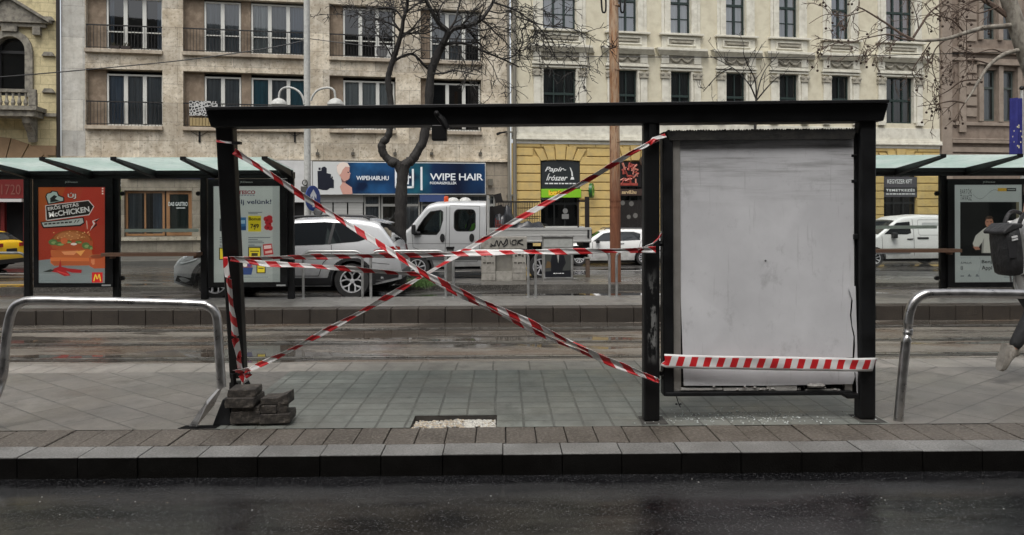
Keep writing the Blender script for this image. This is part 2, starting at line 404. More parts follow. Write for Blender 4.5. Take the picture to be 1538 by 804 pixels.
# tram track bed
M_bed = wet_asphalt('wet_track_bed', (.055, .048, .040), (.165, .147, .125), .12, .5, 1.1, (.28, 1.9, 1), patches=(.085, .060, .042), puddle=(.22, .9, 1, .50))
sheet('tram_track_bed', -W, W, 8.69, 13.6, -.27, M_bed)
M_rail = noisy('rail_steel', (.36, .34, .31), (.52, .5, .47), 4, .22, .02, (1, 1, 1), metal=.9, rough2=.38)
names = ['tram rail nearest the tiled platform, in the wet track bed', 'second tram rail from the tiled platform, in the wet track bed', 'third tram rail from the tiled platform, in the wet track bed', 'tram rail nearest the far platform kerb, in the wet track bed']
for yy, lb in zip((8.98, 10.40, 11.58, 12.92), names):
    rl = thing('tram_rail', lb, 'rail', (0, yy, -.27), 0, 'tram rails'); rl['kind'] = 'structure'
    MB().box(-W, W, -.035, .035, -.02, .012).build('rail_head', M_rail, rl)
    MB().box(-W, W, .036, .10, -.02, .004).build('rail_groove', M_dark, rl)
    MB().box(-W, W, -.16, -.036, -.02, .004).build('rail_bed_joint', wet_asphalt('rail_joint', (.02, .018, .016), (.05, .046, .04), .12, .4, 2, (.3, 1, 1)), rl)

# far platform
M_fk = noisy('dark_kerb_block', (.026, .020, .015), (.046, .036, .027), 2.5, .6, .35, c3=(.02, .017, .014), s3=40)
mb = MB(); x = -26.0
while x < 26:
    wd = .48 + rng.uniform(-.008, .008); mb.box(x + .004, x + wd - .004, 13.58 + rng.uniform(-.004, .004), 13.9, -.4, -.008 + rng.uniform(-.003, .003)); x += wd
mb.box(-W, -26.05, 13.58, 13.9, -.4, -.008); mb.box(26.5, W, 13.58, 13.9, -.4, -.008)
struct(mb.build('far_kerb', M_fk, bevel=.012))
M_ftop = paving('far_platform_slabs', (.14, .134, .123), (.19, .183, .169), (.04, .038, .034), .40, .40, .006, 0, .5, (.3, .6), stain=(.11, .105, .098))
mb = MB(); mb.box(-W, W, 13.86, 15.42, -.5, 0); struct(mb.build('far_platform', M_ftop))

# carriageways, median, far pavement
M_froad = wet_asphalt('wet_far_road', (.022, .021, .02), (.062, .058, .053), .08, .42, .6, (.35, 1.2, 1), puddle=(.18, .7, 1, .53))
sheet('service_road', -W, W, 15.42, 18.2, -.15, M_froad)
mb = MB(); mb.box(-W, W, 18.2, 20.0, -.5, -.04); struct(mb.build('median_strip', wet_asphalt('wet_median', (.04, .037, .033), (.105, .098, .087), .12, .5, .9, (.5, 1.2, 1), puddle=(.25, .8, 1, .55))))
sheet('carriageway', -W, W, 20.0, 27.6, -.15, M_froad)
mb = MB(); mb.box(-W, W, 27.6, 60, -.5, -.02); struct(mb.build('far_pavement', noisy('far_pavement_asphalt', (.09, .085, .078), (.14, .132, .12), .8, .55, .1, rough2=.3)))
mb = MB()
mb.poly([(-W, 18.75, -.036), (XP(41, 18.9), 18.75, -.036), (XP(41, 18.9), 18.95, -.036), (-W, 18.95, -.036)])
struct(mb.build('road_marking', flat('yellow_road_paint', lin(190, 150, 40), .5)))
mb = MB()
for x0 in range(-40, 40, 6): mb.poly([(x0, 23.7, -.146), (x0 + 3, 23.7, -.146), (x0 + 3, 23.82, -.146), (x0, 23.82, -.146)])
struct(mb.build('lane_marking', noisy('worn_white_paint', (.35, .34, .32), (.55, .54, .51), 6, .5)))

# unseen street front behind the photographer, added to shade this side of the street
mb = MB(); mb.box(-W, W, -20, -9, -.2, 19)
for k in range(-18, 19):
    for z in (1.0, 5.2, 9.0, 12.8): mb.box(k * 3.2 - .6, k * 3.2 + .6, -9.0, -8.995, z, z + 2.3, 1)
    mb.box(k * 3.2 - .9, k * 3.2 + .9, -9.0, -8.85, 4.85, 5.0)
mb.box(-W, W, -9, -8.5, 18.2, 18.6)
struct(mb.build('added_street_front', [noisy('added_front_render', (.20, .19, .17), (.27, .255, .23), .6, .85), flat('added_front_glass', (.02, .022, .025), .05)]))
# stones in the hole
mb = MB()
M_grav = [flat('pale_stone', (.52, .50, .45), .7), flat('buff_stone', (.42, .35, .26), .75), flat('grey_stone', (.30, .29, .27), .7)]
def pebble(mb, c, r, mi):
    n = 7; vs = []; sx, sy, sz = r * rng.uniform(.8, 1.3), r * rng.uniform(.8, 1.2), r * rng.uniform(.55, .9); a0 = rng.uniform(0, 6)
    rings = [(-.75, .55), (0, 1), (.7, .6)]
    for hz, rr in rings:
        for j in range(n):
            a = a0 + 6.283 * j / n; k = rr * rng.uniform(.82, 1.12); vs.append((c[0] + sx * k * math.cos(a), c[1] + sy * k * math.sin(a), c[2] + sz * hz * rng.uniform(.85, 1.1)))
    fs = [tuple(range(n))[::-1], tuple(range(2 * n, 3 * n))]
    for i in range(2):
        for j in range(n): fs.append((i * n + j, i * n + (j + 1) % n, (i + 1) * n + (j + 1) % n, (i + 1) * n + j))
    mb.add(vs, fs, mi)
for k in range(1500):
    u, q = rng.random(), rng.random()
    x = HX0 + .015 + u * (HX1 - HX0 - .03); y = HY0 + .012 + q * (HY1 - HY0 - .03)
    heap = .012 * math.exp(-((u - .62) / .3) ** 2) + .030 * (1 - q) + .008 * math.sin(u * 17) * (1 - q)
    mi = 0 if u > .62 and rng.random() < .8 else (1 if rng.random() < .45 else (2 if rng.random() < .5 else 0))
    pebble(mb, (x, y, -.052 + heap + rng.uniform(-.006, .012)), rng.uniform(.008, .015), mi)
tag(mb.build('gravel', M_grav, smooth=50), 'pale gravel bedding showing in the hole where tiles are missing', 'gravel', kind='stuff')

# ================================================================== THE WRECKED BUS SHELTER
SB = P(769, 632, 6.22); SB.z = 0
sh = thing('bus_shelter', 'wrecked black bus shelter frame with knocked-in left post and torn advert case', 'bus shelter', SB)
def smb(): q = MB(); q.T = Matrix.Translation(-SB); return q
YP = 6.16                                            # face of the posts
def pole4(mb, p0, p1, wx, wy):
    """straight square post between two points, horizontal ends"""
    p0, p1 = Vector(p0), Vector(p1); vs = [Vector((c.x + sx * wx / 2, c.y + sy * wy / 2, c.z)) for c in (p0, p1) for sx, sy in ((-1, -1), (1, -1), (1, 1), (-1, 1))]
    mb.add(vs, [(3, 2, 1, 0), (4, 5, 6, 7)] + [(i, (i + 1) % 4, 4 + (i + 1) % 4, 4 + i) for i in range(4)])
# painted posts; the middle one has its paint scraped off low down
M_scr, t, b = new_mat('scraped_black_paint')
v = coords(t, (1, 1, .35)); n1 = noise(t, v, 16, 6, .7, .5, .56)
geo = N(t, 'ShaderNodeNewGeometry'); sp = N(t, 'ShaderNodeSeparateXYZ'); t.links.new(geo.outputs['Position'], sp.inputs[0])
zm = math_(t, 'MULTIPLY', maprange(t, sp.outputs[2], .45, .6, 0, 1), maprange(t, sp.outputs[2], 1.25, 1.0, 0, 1))
xm = maprange(t, math_(t, 'ABSOLUTE', math_(t, 'SUBTRACT', sp.outputs[0], XP(979, 6.16)), 0), .018, .045, 1, 0)
t.links.new(mix(t, math_(t, 'MULTIPLY', math_(t, 'MULTIPLY', n1, zm), xm), lin(15, 15, 16), (.17, .17, .165)), b.inputs['Base Color']); b.inputs['Roughness'].default_value = .45; b.inputs['Specular IOR Level'].default_value = .35
MC['scr'] = M_scr
mb = smb(); pm = [P(979.5, 632, YP), P(979.5, 185, YP)]
pole4(mb, (pm[0].x, 6.22, 0), (pm[1].x, 6.22, 2.42), .128, .12); mb.box(pm[1].x - .03, pm[1].x + .03, 6.13, 6.17, 2.25, 2.44)
mb.build('post', M_scr, sh, bevel=.018, segs=3)
mb = smb(); pr = [P(1304, 632, YP), P(1305, 185, YP)]
pole4(mb, (pr[0].x, 6.22, 0), (pr[1].x, 6.22, 2.45), .134, .12)
mb.build('post', M_black, sh, bevel=.022, segs=3)
mb = smb(); pl0, pl1 = P(359, 572, 7.2), P(338, 186, 6.22)
pole4(mb, (pl0.x, pl0.y, pl0.z + .03), (pl1.x, 6.24, 2.43), .140, .12)
leanpost = mb.build('post', M_black, sh, bevel=.016, segs=3); leanpost['label'] = 'left post knocked off its base and leaning inwards'
mb = smb(); mb.tube([P(350, 560, 7.12), P(352, 590, 7.2), P(349, 618, 7.2)], [.03, .025, .012], 6); mb.tube([P(366, 566, 7.12), P(371, 577, 7.12), P(366, 583, 7.12)], [.03, .035, .02], 6)
mb.box(P(352, 570, 7.2).x - .03, P(352, 570, 7.2).x + .05, 7.15, 7.24, .0, .12)
mb.build('torn_post_foot', M_black2, leanpost)
mb = smb(); c = [P(319, 637, 6.15), P(346, 637, 6.15), P(347, 600, 6.2), P(334, 600, 6.2)]; c[0].z = c[1].z = .001
mb.ext(c, (0, .11, 0)); mb.build('post_stump', M_black, sh, bevel=.006)
mb = MB()  # dark sheets standing in for contact shade round the post feet
for px in (979.5, 1304): x = XP(px, 6.16); mb.poly([(x - .10, 6.09, .003), (x + .11, 6.075, .003), (x + .105, 6.34, .003), (x - .095, 6.33, .003)])
struct(mb.build('post_contact_shade', noisy('contact_shade_tone', (.02, .019, .017), (.075, .07, .062), 9, .8, .3)))
# head beam
mb = smb(); A = [P(308.5, 166, 6.09), P(1335, 155, 6.09), P(1327.5, 181.5, 6.12), P(316.5, 191, 6.12)]
mb.ext(A, (0, .20, 0))
fb = mb.build('head_beam', M_black, sh, bevel=.006)
mb = smb(); A = [P(307.5, 160.5, 6.05), P(1336, 149.5, 6.05), P(1335.5, 154.5, 6.05), P(308.5, 165.5, 6.05)]
mb.ext(A, (0, .27, 0)); mb.build('beam_lip', flat('beam_lip_paint', lin(20, 20, 22), .45, 0, .35), fb, bevel=.004)
for px in (338, 979, 1304):
    mb = smb(); x = XP(px, 6.22)
    mb.ext([(x - .035, 6.30, 2.425), (x + .035, 6.30, 2.425), (x + .035, 6.30, 2.50), (x - .035, 6.30, 2.50)], (0, 0.001, 0))
    mb = smb(); mb.add([(x - .03, 6.30, 2.43), (x + .03, 6.30, 2.43), (x + .03, 6.30, 2.53), (x - .03, 6.30, 2.53), (x - .03, 7.85, 2.62), (x + .03, 7.85, 2.62), (x + .03, 7.85, 2.68), (x - .03, 7.85, 2.68)],
                       [(0, 1, 2, 3), (7, 6, 5, 4), (0, 4, 5, 1), (1, 5, 6, 2), (2, 6, 7, 3), (3, 7, 4, 0)])
    mb.build('rafter', M_black2, sh)
mb = smb(); x0, x1 = XP(320, 6.22), XP(1322, 6.22)
mb.add([(x0, 6.3, 2.515), (x1, 6.3, 2.535), (x1, 7.9, 2.66), (x0, 7.9, 2.645), (x0, 6.3, 2.525), (x1, 6.3, 2.545), (x1, 7.9, 2.67), (x0, 7.9, 2.655)], [(3, 2, 1, 0), (4, 5, 6, 7), (0, 1, 5, 4), (1, 2, 6, 5), (2, 3, 7, 6), (3, 0, 4, 7)])
mb.build('roof_panel', thin_glass('smoked_roof_glass', (.55, .6, .58), .1), sh)
# lamp hanging off the beam
mb = smb(); c = P(660, 190, 6.05); s = 6.05 / 1150
mb.box(c.x - 11.5 * s, c.x + 11 * s, 6.03, 6.13, c.z - 21 * s, c.z + 2 * s)
lamp = mb.build('lamp_housing', M_black2, sh, bevel=.008)
mb = smb(); mb.tube([P(655, 171, 6.04), P(664, 180, 6.04), P(672, 194, 6.04)], [.02, .03, .024], 8); mb.lathe([(.0, 0), (.02, .004), (.022, .02), (0, .026)], Matrix.Translation(P(656, 171, 6.03)) @ Matrix.Rotation(rad(90), 4, 'X'), 10)
mb.build('lamp_bracket', M_black2, lamp, smooth=40)
mb = smb(); c = P(357, 215.5, 6.2); mb.box(c.x - .04, c.x + .035, 6.15, 6.2, c.z - .011, c.z + .011); mb.build('bracket', M_black2, sh)

# advert case between the middle and right posts
def px_box(mb, x0, y0, x1, y1, Y, d, mi=0):
    """box whose face at depth Y covers the measured rectangle"""
    a, b = P(x0, y1, Y), P(x1, y0, Y); mb.box(a.x, b.x, Y, Y + d, a.z, b.z, mi)
YC = 6.18
case = thing('advert_case', None, None); case.parent = sh
mb = smb(); px_box(mb, 997, 198, 1011, 596, YC, .13); mb.build('case_side', M_black, case, bevel=.012, segs=3)
mb = smb(); px_box(mb, 1283, 200, 1290.5, 590, YC + .05, .08); px_box(mb, 1279, 232, 1292, 236, YC + .04, .03); px_box(mb, 1279, 270, 1292, 275, YC + .04, .03); px_box(mb, 1283, 352, 1291, 360, YC + .02, .04); mb.build('case_side', M_black, case, bevel=.004)
mb = smb(); a = [P(1001, 197, YC - .01), P(1286, 194, YC - .01), P(1282, 209, YC - .01), P(1006, 211, YC - .01)]; mb.ext(a, (0, .16, 0))
for k in range(70):
    q = 1004 + 280 * k / 69; c = P(q, 196.5 - 3 * (k / 69), YC + rng.uniform(0, .1)); pebble(mb, c, rng.uniform(.006, .014), 0)
mb.build('case_top', noisy('dirty_black_top', lin(22, 22, 22), lin(48, 46, 42), 14, .7, .3), case)
mb = smb(); px_box(mb, 1000, 587.5, 1281, 596, YC - .005, .13); a = [P(1264, 590, YC - .01), P(1291, 592, YC - .01), P(1291, 599, YC - .01), P(1273, 599.5, YC - .01)]; mb.ext(a, (0, .1, 0)); mb.build('case_bottom', M_black, case, bevel=.008)
mb = smb(); px_box(mb, 1012, 209, 1021.5, 588, YC + .03, .06); mb.build('frame_strip', M_alu, case, bevel=.003)
mb = smb(); px_box(mb, 1022, 211, 1281, 586, YC + .115, .006); mb.build('case_back', flat('case_back_paint', lin(18, 18, 18), .7), case)
mb = smb(); px_box(mb, 1023, 583, 1085, 586.5, YC + .02, .04); px_box(mb, 1087, 582.5, 1150, 587, YC + .02, .03); px_box(mb, 1152, 579.5, 1197, 587, YC + .02, .03); px_box(mb, 1210, 585, 1262, 588, YC + .02, .03)
mb.build('broken_rail', noisy('pale_broken_plastic', (.34, .33, .31), (.5, .49, .46), 12, .5, .1), case)
mb = smb()
for k in range(26):
    q = rng.uniform(1024, 1262); pebble(mb, P(q, rng.uniform(581, 586), YC + rng.uniform(0, .05)), rng.uniform(.006, .018), 0)
for q in (1222, 1228, 1218, 1232): pebble(mb, P(q, 579, YC - .005), .03, 0)
mb.build('rubble', flat('pale_rubble', (.32, .31, .29), .8), case, smooth=50)['kind'] = 'stuff'
mb = smb(); px_box(mb, 1269, 575, 1280, 588, YC + .03, .05); mb.build('frame_strip', M_alu, case)
# white backing sheets: the rear one shows along the torn right edge
M_board, t, b = new_mat('scuffed_white_sheet')
v = coords(t, (1, 1, 1), True); f = noise(t, v, 1.5, 6, .6, .35, .7); sm = noise(t, coords(t, (.5, 7, 1), True, .06), 2.0, 6, .7, .47, .66); sp_ = noise(t, coords(t, (1, .7, 1), True), 4, 7, .8, .56, .76)
scr = noise(t, coords(t, (9, .5, 1), True, .25), 3, 4, .65, .62, .67)
geo = N(t, 'ShaderNodeNewGeometry'); sp = N(t, 'ShaderNodeSeparateXYZ'); t.links.new(geo.outputs['Position'], sp.inputs[0])
hi = maprange(t, sp.outputs[2], 1.7, 2.2, 0, 1)
col = mix(t, f, (.52, .52, .535), (.64, .64, .655)); col = mix(t, math_(t, 'MULTIPLY', math_(t, 'MULTIPLY', sm, hi), .85), col, (.15, .147, .143)); col = mix(t, math_(t, 'MULTIPLY', sp_, .45), col, (.16, .16, .16))
col = mix(t, math_(t, 'MULTIPLY', scr, .22), col, (.25, .25, .25))
t.links.new(col, b.inputs['Base Color']); b.inputs['Roughness'].default_value = .55
def curved_sheet(mb, outline, Yf, th):
    a = [P(x, y, Yf(x, y)) for x, y in outline]; n = len(a); vs = a + [p + Vector((0, th, 0)) for p in a]
    mb.add(vs, [tuple(range(n))[::-1], tuple(range(n, 2 * n))] + [(i, n + i, n + (i + 1) % n, (i + 1) % n) for i in range(n)])
mb = smb(); curved_sheet(mb, [(1015.5, 209), (1282, 208), (1283, 430), (1278.5, 452), (1276.5, 474), (1279, 492), (1282, 506), (1281, 524), (1280.5, 537), (1266, 538), (1264.5, 541), (1264, 549), (1282, 551), (1284, 566), (1281, 577), (1150, 579.5), (1027, 579.5), (1021, 400)], lambda x, y: YC + .045 - .03 * max(0, (y - 400) / 180), .004)
bd = mb.build('torn_sheet', M_board, case)
mb = smb(); curved_sheet(mb, [(1274, 430), (1285, 430), (1287, 500), (1288, 545), (1290, 590), (1287, 591), (1285, 560), (1270, 552), (1266, 545), (1268, 541.5), (1283, 541), (1284.5, 520), (1284, 505), (1280, 488), (1279, 474), (1281, 452)], lambda x, y: YC + .02, .004)
mb.build('sheet_edge', M_board, bd)
mb = smb(); curved_sheet(mb, [(1262, 420), (1284, 420), (1284, 545), (1262, 552)], lambda x, y: YC + .06, .003); mb.build('torn_gap', M_dark, bd)
mb = smb(); mb.lathe([(0, 0), (.008, .002), (.008, .006), (0, .008)], Matrix.Translation(P(1149.5, 391.5, YC + .034)) @ Matrix.Rotation(rad(90), 4, 'X'), 12); mb.build('rivet', flat('rivet_metal', (.16, .16, .16), .5), bd)
mb = smb()
for a in ((P(994, 566, YC + .05), P(1001, 568, YC + .05)), (P(992, 558, YC + .03), P(994, 563, YC + .03)), (P(992, 205, YC + .05), P(1000, 203, YC + .05)), (P(990, 366, YC + .05), P(999, 366, YC + .05))): mb.tube(a, .022, 8)
mb.build('fixing_bolt', M_black2, case, smooth=40)
mb = smb(); mb.tube([P(1016, 596, YC), P(1019, 606, YC), P(1022, 612, YC)], .004, 5); pebble(mb, P(1016, 607, YC), .012, 0); pebble(mb, P(1022, 607, YC), .010, 0); mb.build('hanging_wire', M_black2, case)

# crumbs of the broken safety glass
mb = MB()
for k in range(260):
    px = rng.gauss(1120, 75) if rng.random() < .75 else rng.uniform(1005, 1320); py = min(639, rng.gauss(627, 6))
    g = G(px, py, .004); r = rng.uniform(.003, .0075)
    if py < 600 or g.y < 6.06: continue
    pebble(mb, g, r, 0 if rng.random() < .8 else 1)
tag(mb.build('glass_crumbs', [flat('crumb_glass', (.7, .74, .72), .15), flat('crumb_grit', (.3, .3, .28), .6)]), 'pale crumbs of broken glass scattered below the torn advert case', 'broken glass', kind='stuff')
mb = MB()
for k in range(40):
    g = G(rng.uniform(-60, 1600), rng.uniform(718, 800), -.149); r = rng.uniform(.0025, .006)
    pebble(mb, g, r, 0 if rng.random() < .6 else 1)
tag(mb.build('litter', [flat('litter_pale', (.25, .245, .23), .6), flat('litter_brown', (.12, .09, .06), .8)]), 'small pale grit and paper bits lying on the wet road', 'litter', kind='stuff')

# ================================================================== LOOSE PAVERS
M_lp = noisy('loose_paver', (.015, .012, .010), (.043, .036, .029), 5, .75, .6, c3=(.105, .09, .074), s3=22)
def paver(label, px0, px1, py0, py1, Y, dep, rot=0.0, tilt=0.0, broken=False):
    a, b = P(px0, py1, Y), P(px1, py0, Y); wd, ht = b.x - a.x, b.z - a.z
    o = MB(); h = wd / 2
    if broken: o.ext([(-h, 0, 0), (h, 0, 0), (h * .96, 0, ht), (h * .2, 0, ht * .62), (-h, 0, ht * .55)], (0, dep, 0))
    else: o.ext([(-h + .006, 0, 0), (h - .008, 0, .004), (h, 0, ht * .5), (h - .006, 0, ht), (-h + .01, 0, ht - .003), (-h, 0, ht * .4)], (0, dep, 0))
    q = o.build('loose_paver', M_lp, bevel=.006); q.location = ((a.x + b.x) / 2, Y, max(a.z, .0)); q.rotation_euler = (0, tilt, rot)
    return tag(q, label, 'paver', 'loose pavers piled by the shelter')
paver('dark paver lying at the bottom left of the pile against the black stump', 345, 391, 618, 637.5, 6.12, .22, .02)
paver('dark paver second from the bottom in the left stack of the pile', 347, 389, 611, 622, 6.13, .21, -.03)
paver('wide paver with a pale upper edge, second from the top in the left stack', 336, 382, 598, 614, 6.10, .24, -.06)
paver('topmost paver of the whole pile, set back on the left stack', 341, 384, 585, 598.5, 6.13, .20, .04)
paver('long paver at the bottom right of the pile on the tiles', 389, 436, 622, 637.5, 6.12, .22, .05)
paver('short paver in the middle of the right stack of the pile', 390, 416, 609, 622, 6.13, .18, -.05)
paver('upright chipped paver standing on end at the right of the pile', 416, 432, 604, 623, 6.14, .16, .2)
paver('broken paver with a raised pointed corner on top of the right stack', 391, 433, 591, 608.5, 6.14, .17, -.03, 0, True)

# ================================================================== BARRIER TAPE
def tape_mat(name, per, slant, band=(0, 1)):
    m, t, b = new_mat(name)
    tc = N(t, 'ShaderNodeTexCoord'); sp = N(t, 'ShaderNodeSeparateXYZ'); t.links.new(tc.outputs['UV'], sp.inputs[0])
    s = math_(t, 'ADD', math_(t, 'MULTIPLY', sp.outputs[0], 1 / per), math_(t, 'MULTIPLY', sp.outputs[1], slant))
    st = math_(t, 'LESS_THAN', math_(t, 'FRACT', s), .5)
    st = math_(t, 'MULTIPLY', st, math_(t, 'GREATER_THAN', sp.outputs[1], band[0])); st = math_(t, 'MULTIPLY', st, math_(t, 'LESS_THAN', sp.outputs[1], band[1]))
    t.links.new(mix(t, st, (.64, .63, .62), (.50, .018, .022)), b.inputs['Base Color']); b.inputs['Roughness'].default_value = .38
    b.inputs['Subsurface Weight'].default_value = 0.0
    return m
M_tape = tape_mat('red_white_tape', .20, .32); M_band = tape_mat('red_white_band', .107, -.30, (.16, .86))
def tape(label, pts, width=.05, twist=1.0, phase=0.0, mt=None, crumple=.25, name='barrier_tape', flat_=False):
    """plastic ribbon through 3-D points; twisted and folded into itself along the way"""
    pts = [Vector(p) for p in pts]; path = []; width *= 1 if flat_ else .86
    for i in range(len(pts) - 1):
        L = (pts[i + 1] - pts[i]).length; k = max(2, int(L / .022))
        for j in range(k): path.append(pts[i].lerp(pts[i + 1], j / k))
    path.append(pts[-1]); vs = []; uv = []; fs = []; s = 0; nc = 6; sd = rng.uniform(0, 50)
    for i, p in enumerate(path):
        if i: s += (p - path[i - 1]).length
        d = (path[min(i + 1, len(path) - 1)] - path[max(0, i - 1)]).normalized()
        e = d.cross(Vector((0, 1, 0)));  e = e.normalized() if e.length > .2 else Vector((0, 0, 1)); e = -e if e.z < 0 else e
        nrm = d.cross(e).normalized()
        ang = 0 if flat_ else phase * .6 + .5 * math.sin(s * 2.1 * twist + sd) + .35 * math.sin(s * 5.3 * twist + sd * 2)
        fold = 0 if flat_ else crumple * (1 + .5 * math.sin(s * 7.7 + sd))
        wd = width * (1 - .05 * abs(math.sin(s * 3.1)) if flat_ else .9 + .18 * math.sin(s * 9 + sd))
        for j in range(nc):
            q = j / (nc - 1) - .5; zz = (abs(q) - .25) * fold * width * 2 + (.035 * width * (math.sin(s * 6 + j * .5) + .6 * math.sin(s * 17 + j * 1.1)) if flat_ else .06 * width * math.sin(j * 2.1 + s * 23))
            vs.append(p + (e * math.cos(ang) + nrm * math.sin(ang)) * q * wd + (nrm * math.cos(ang) - e * math.sin(ang)) * zz); uv.append((s, j / (nc - 1)))
    for i in range(len(path) - 1):
        for j in range(nc - 1): fs.append((i * nc + j, i * nc + j + 1, (i + 1) * nc + j + 1, (i + 1) * nc + j))
    q = MB(); q.v = vs; q.f = fs; q.m = [0] * len(fs)
    o = q.build(name, mt or M_tape, smooth=60, uvs=uv); sol = o.modifiers.new('thickness', 'SOLIDIFY'); sol.thickness = .0015
    return tag(o, label, 'barrier tape', 'red and white barrier tapes')
YT = 6.13
def tp(*a): return [P(*q) for q in a]
tape('red and white tape from the top of the leaning post to the middle post foot', tp((352, 227, 6.22), (398, 256, 6.2), (445, 287.5, 6.2), (545, 352, 6.2), (640, 413, 6.19), (720, 450, 6.16), (800, 486, 6.12), (900, 533, 6.10), (986, 571, 6.08)), .062, .9, .35)
tape('second slack red and white strand running just under it to the middle post foot', tp((640, 416, 6.21), (720, 457, 6.2), (820, 505, 6.19), (905, 541, 6.15), (960, 563, 6.11), (990, 573, 6.10)), .052, 1.3, .5)
tape('red and white tape from the leaning post foot up to the middle post top', tp((367, 560, 7.0), (440, 524, 6.8), (540, 470, 6.6), (640, 413, 6.4), (740, 352, 6.3), (860, 283, 6.2), (950, 229, 6.13), (988, 209, 6.12)), .056, 1.1, -.3)
tape('nearly level red and white tape at waist height between the two black posts', tp((346, 388, 6.6), (420, 386.5, 6.5), (560, 384, 6.35), (720, 381, 6.25), (850, 378, 6.15), (945, 376, 6.12), (985, 375, 6.1)), .058, .8, .25)
tape('sagging red and white tape from the leaning post waist to the tape crossing', tp((346, 389, 6.6), (400, 397, 6.5), (480, 401, 6.45), (560, 406, 6.4), (642, 413, 6.35)), .058, 1.0, .3)
tape('flat red and white tape with slanted blocks stretched across the torn advert case', tp((998.5, 541, 6.27), (999.5, 542, 6.135), (1030, 543.5, 6.12), (1100, 545, 6.10), (1200, 546.5, 6.10), (1280, 548, 6.10), (1304, 548, 6.11), (1312.5, 547.5, 6.13), (1314.5, 547, 6.24)), .113, 1, 0, M_band, 0, flat_=True)
tape('red and white tape hanging down the leaning post from waist height to its foot', tp((340, 386, 6.58), (343, 420, 6.6), (347, 460, 6.74), (353, 505, 6.86), (359, 540, 6.95), (362, 563, 7.05), (370, 574, 7.05)), .07, 1.5, .1)
tape('thin white tape wound round the top of the leaning post under the beam', tp((325, 212, 6.16), (332, 213, 6.13), (345, 214.5, 6.13), (354, 215.5, 6.2)), .022, .5, 0)
tape('short knotted tape end tied to the middle post at waist height', tp((958, 378, 6.1), (968, 371, 6.11), (980, 366, 6.12), (989, 358, 6.13), (993, 349, 6.2)), .032, 2, .6)
tape('crumpled red and white tape end tied round the foot of the leaning post', tp((352, 557, 6.98), (362, 556, 6.95), (372, 553, 6.98), (376, 562, 7.0), (368, 566, 6.98)), .05, 2, .3)
tape('crumpled tape end tied at the top of the middle post beside the advert case', tp((975, 217, 6.1), (982, 209, 6.1), (994, 206, 6.14), (1000, 204, 6.14)), .055, 2, .2)

# ================================================================== NEAR HOOP BARRIERS
def smooth_path(pts, k=8):
    """Catmull-Rom"""
    out = []; n = len(pts)
    for i in range(n - 1):
        a, b, c, d = pts[max(i - 1, 0)], pts[i], pts[i + 1], pts[min(i + 2, n - 1)]
        for j in range(k):
            q = j / k; out.append(.5 * ((2 * b) + (c - a) * q + (2 * a - 5 * b + 4 * c - d) * q * q + (3 * b - a - 3 * c + d) * q ** 3))
    return out + [pts[-1]]
yb = 6.14
pth = smooth_path(tp((1349, 636, yb), (1354, 580, yb), (1361, 510, yb))) [:-1] + smooth_path(tp((1362, 508, yb - .01), (1364, 496, yb + .01), (1364, 486, yb), (1366, 470, yb), (1373, 453, yb), (1386, 443.5, yb), (1405, 441, yb), (1470, 441, yb), (1538, 442, yb), (1640, 442.5, yb), (1668, 447, yb), (1682, 460, yb), (1686, 490, yb), (1688, 640, yb)))
rr = [.037 - (.012 if abs(p.z - .68) < .012 else 0) - (.006 if abs(p.z - .76) < .02 else 0) for p in pth]
tag(MB().tube(pth, rr, 14).build('hoop_barrier', M_steel, smooth=60), 'dented steel tube hoop barrier standing at the kerb right of the shelter', 'barrier', 'steel hoops at the kerb')
hb = thing('hoop_barrier', 'bent steel tube hoop barrier left of the shelter, one leg crushed', 'barrier', P(150, 640, yb), 0, 'steel hoops at the kerb')
Tm = Matrix.Translation(-hb.location)
mb = MB(); mb.T = Tm
pth = smooth_path(tp((-26, 640, 6.05), (-10, 604, 6.08), (1, 575, yb), (5, 558, yb), (8, 520, yb), (13, 485, yb), (20, 464, yb), (32, 455, yb), (52, 451.5, yb), (120, 452.5, yb), (200, 454, yb), (295, 457, yb), (312, 460, yb), (323, 469, yb), (327, 486, yb), (329, 520, yb), (333, 582, yb)))
mb.tube(pth, .036, 14); mb.build('hoop', M_steel, hb, smooth=60)
mb = MB(); mb.T = Tm
a, b_ = P(338, 578, yb), P(290, 640, 6.06); d = (b_ - a)
mb.add([a + Vector((-.03, 0, 0)), a + Vector((.006, -.02, .02)), b_ + Vector((-.035, 0, .0)), b_ + Vector((.035, -.02, .0)), a.lerp(b_, .45) + Vector((-.032, .0, .02)), a.lerp(b_, .45) + Vector((.03, -.02, -.02)), a.lerp(b_, .5) + Vector((0, -.05, .012))],
       [(0, 4, 6, 1), (1, 6, 5), (4, 2, 3, 6), (6, 3, 5), (0, 1, 5, 4), (4, 5, 3, 2)])
mb.build('crushed_leg', M_steel, hb)
mb = MB(); c = P(300, 634, 6.1); mb.poly([(c.x - .16, 6.055, .003), (c.x + .14, 6.055, .003), (c.x + .15, 6.15, .003), (c.x - .13, 6.15, .003)])
struct(mb.build('pavement_socket', M_dark))
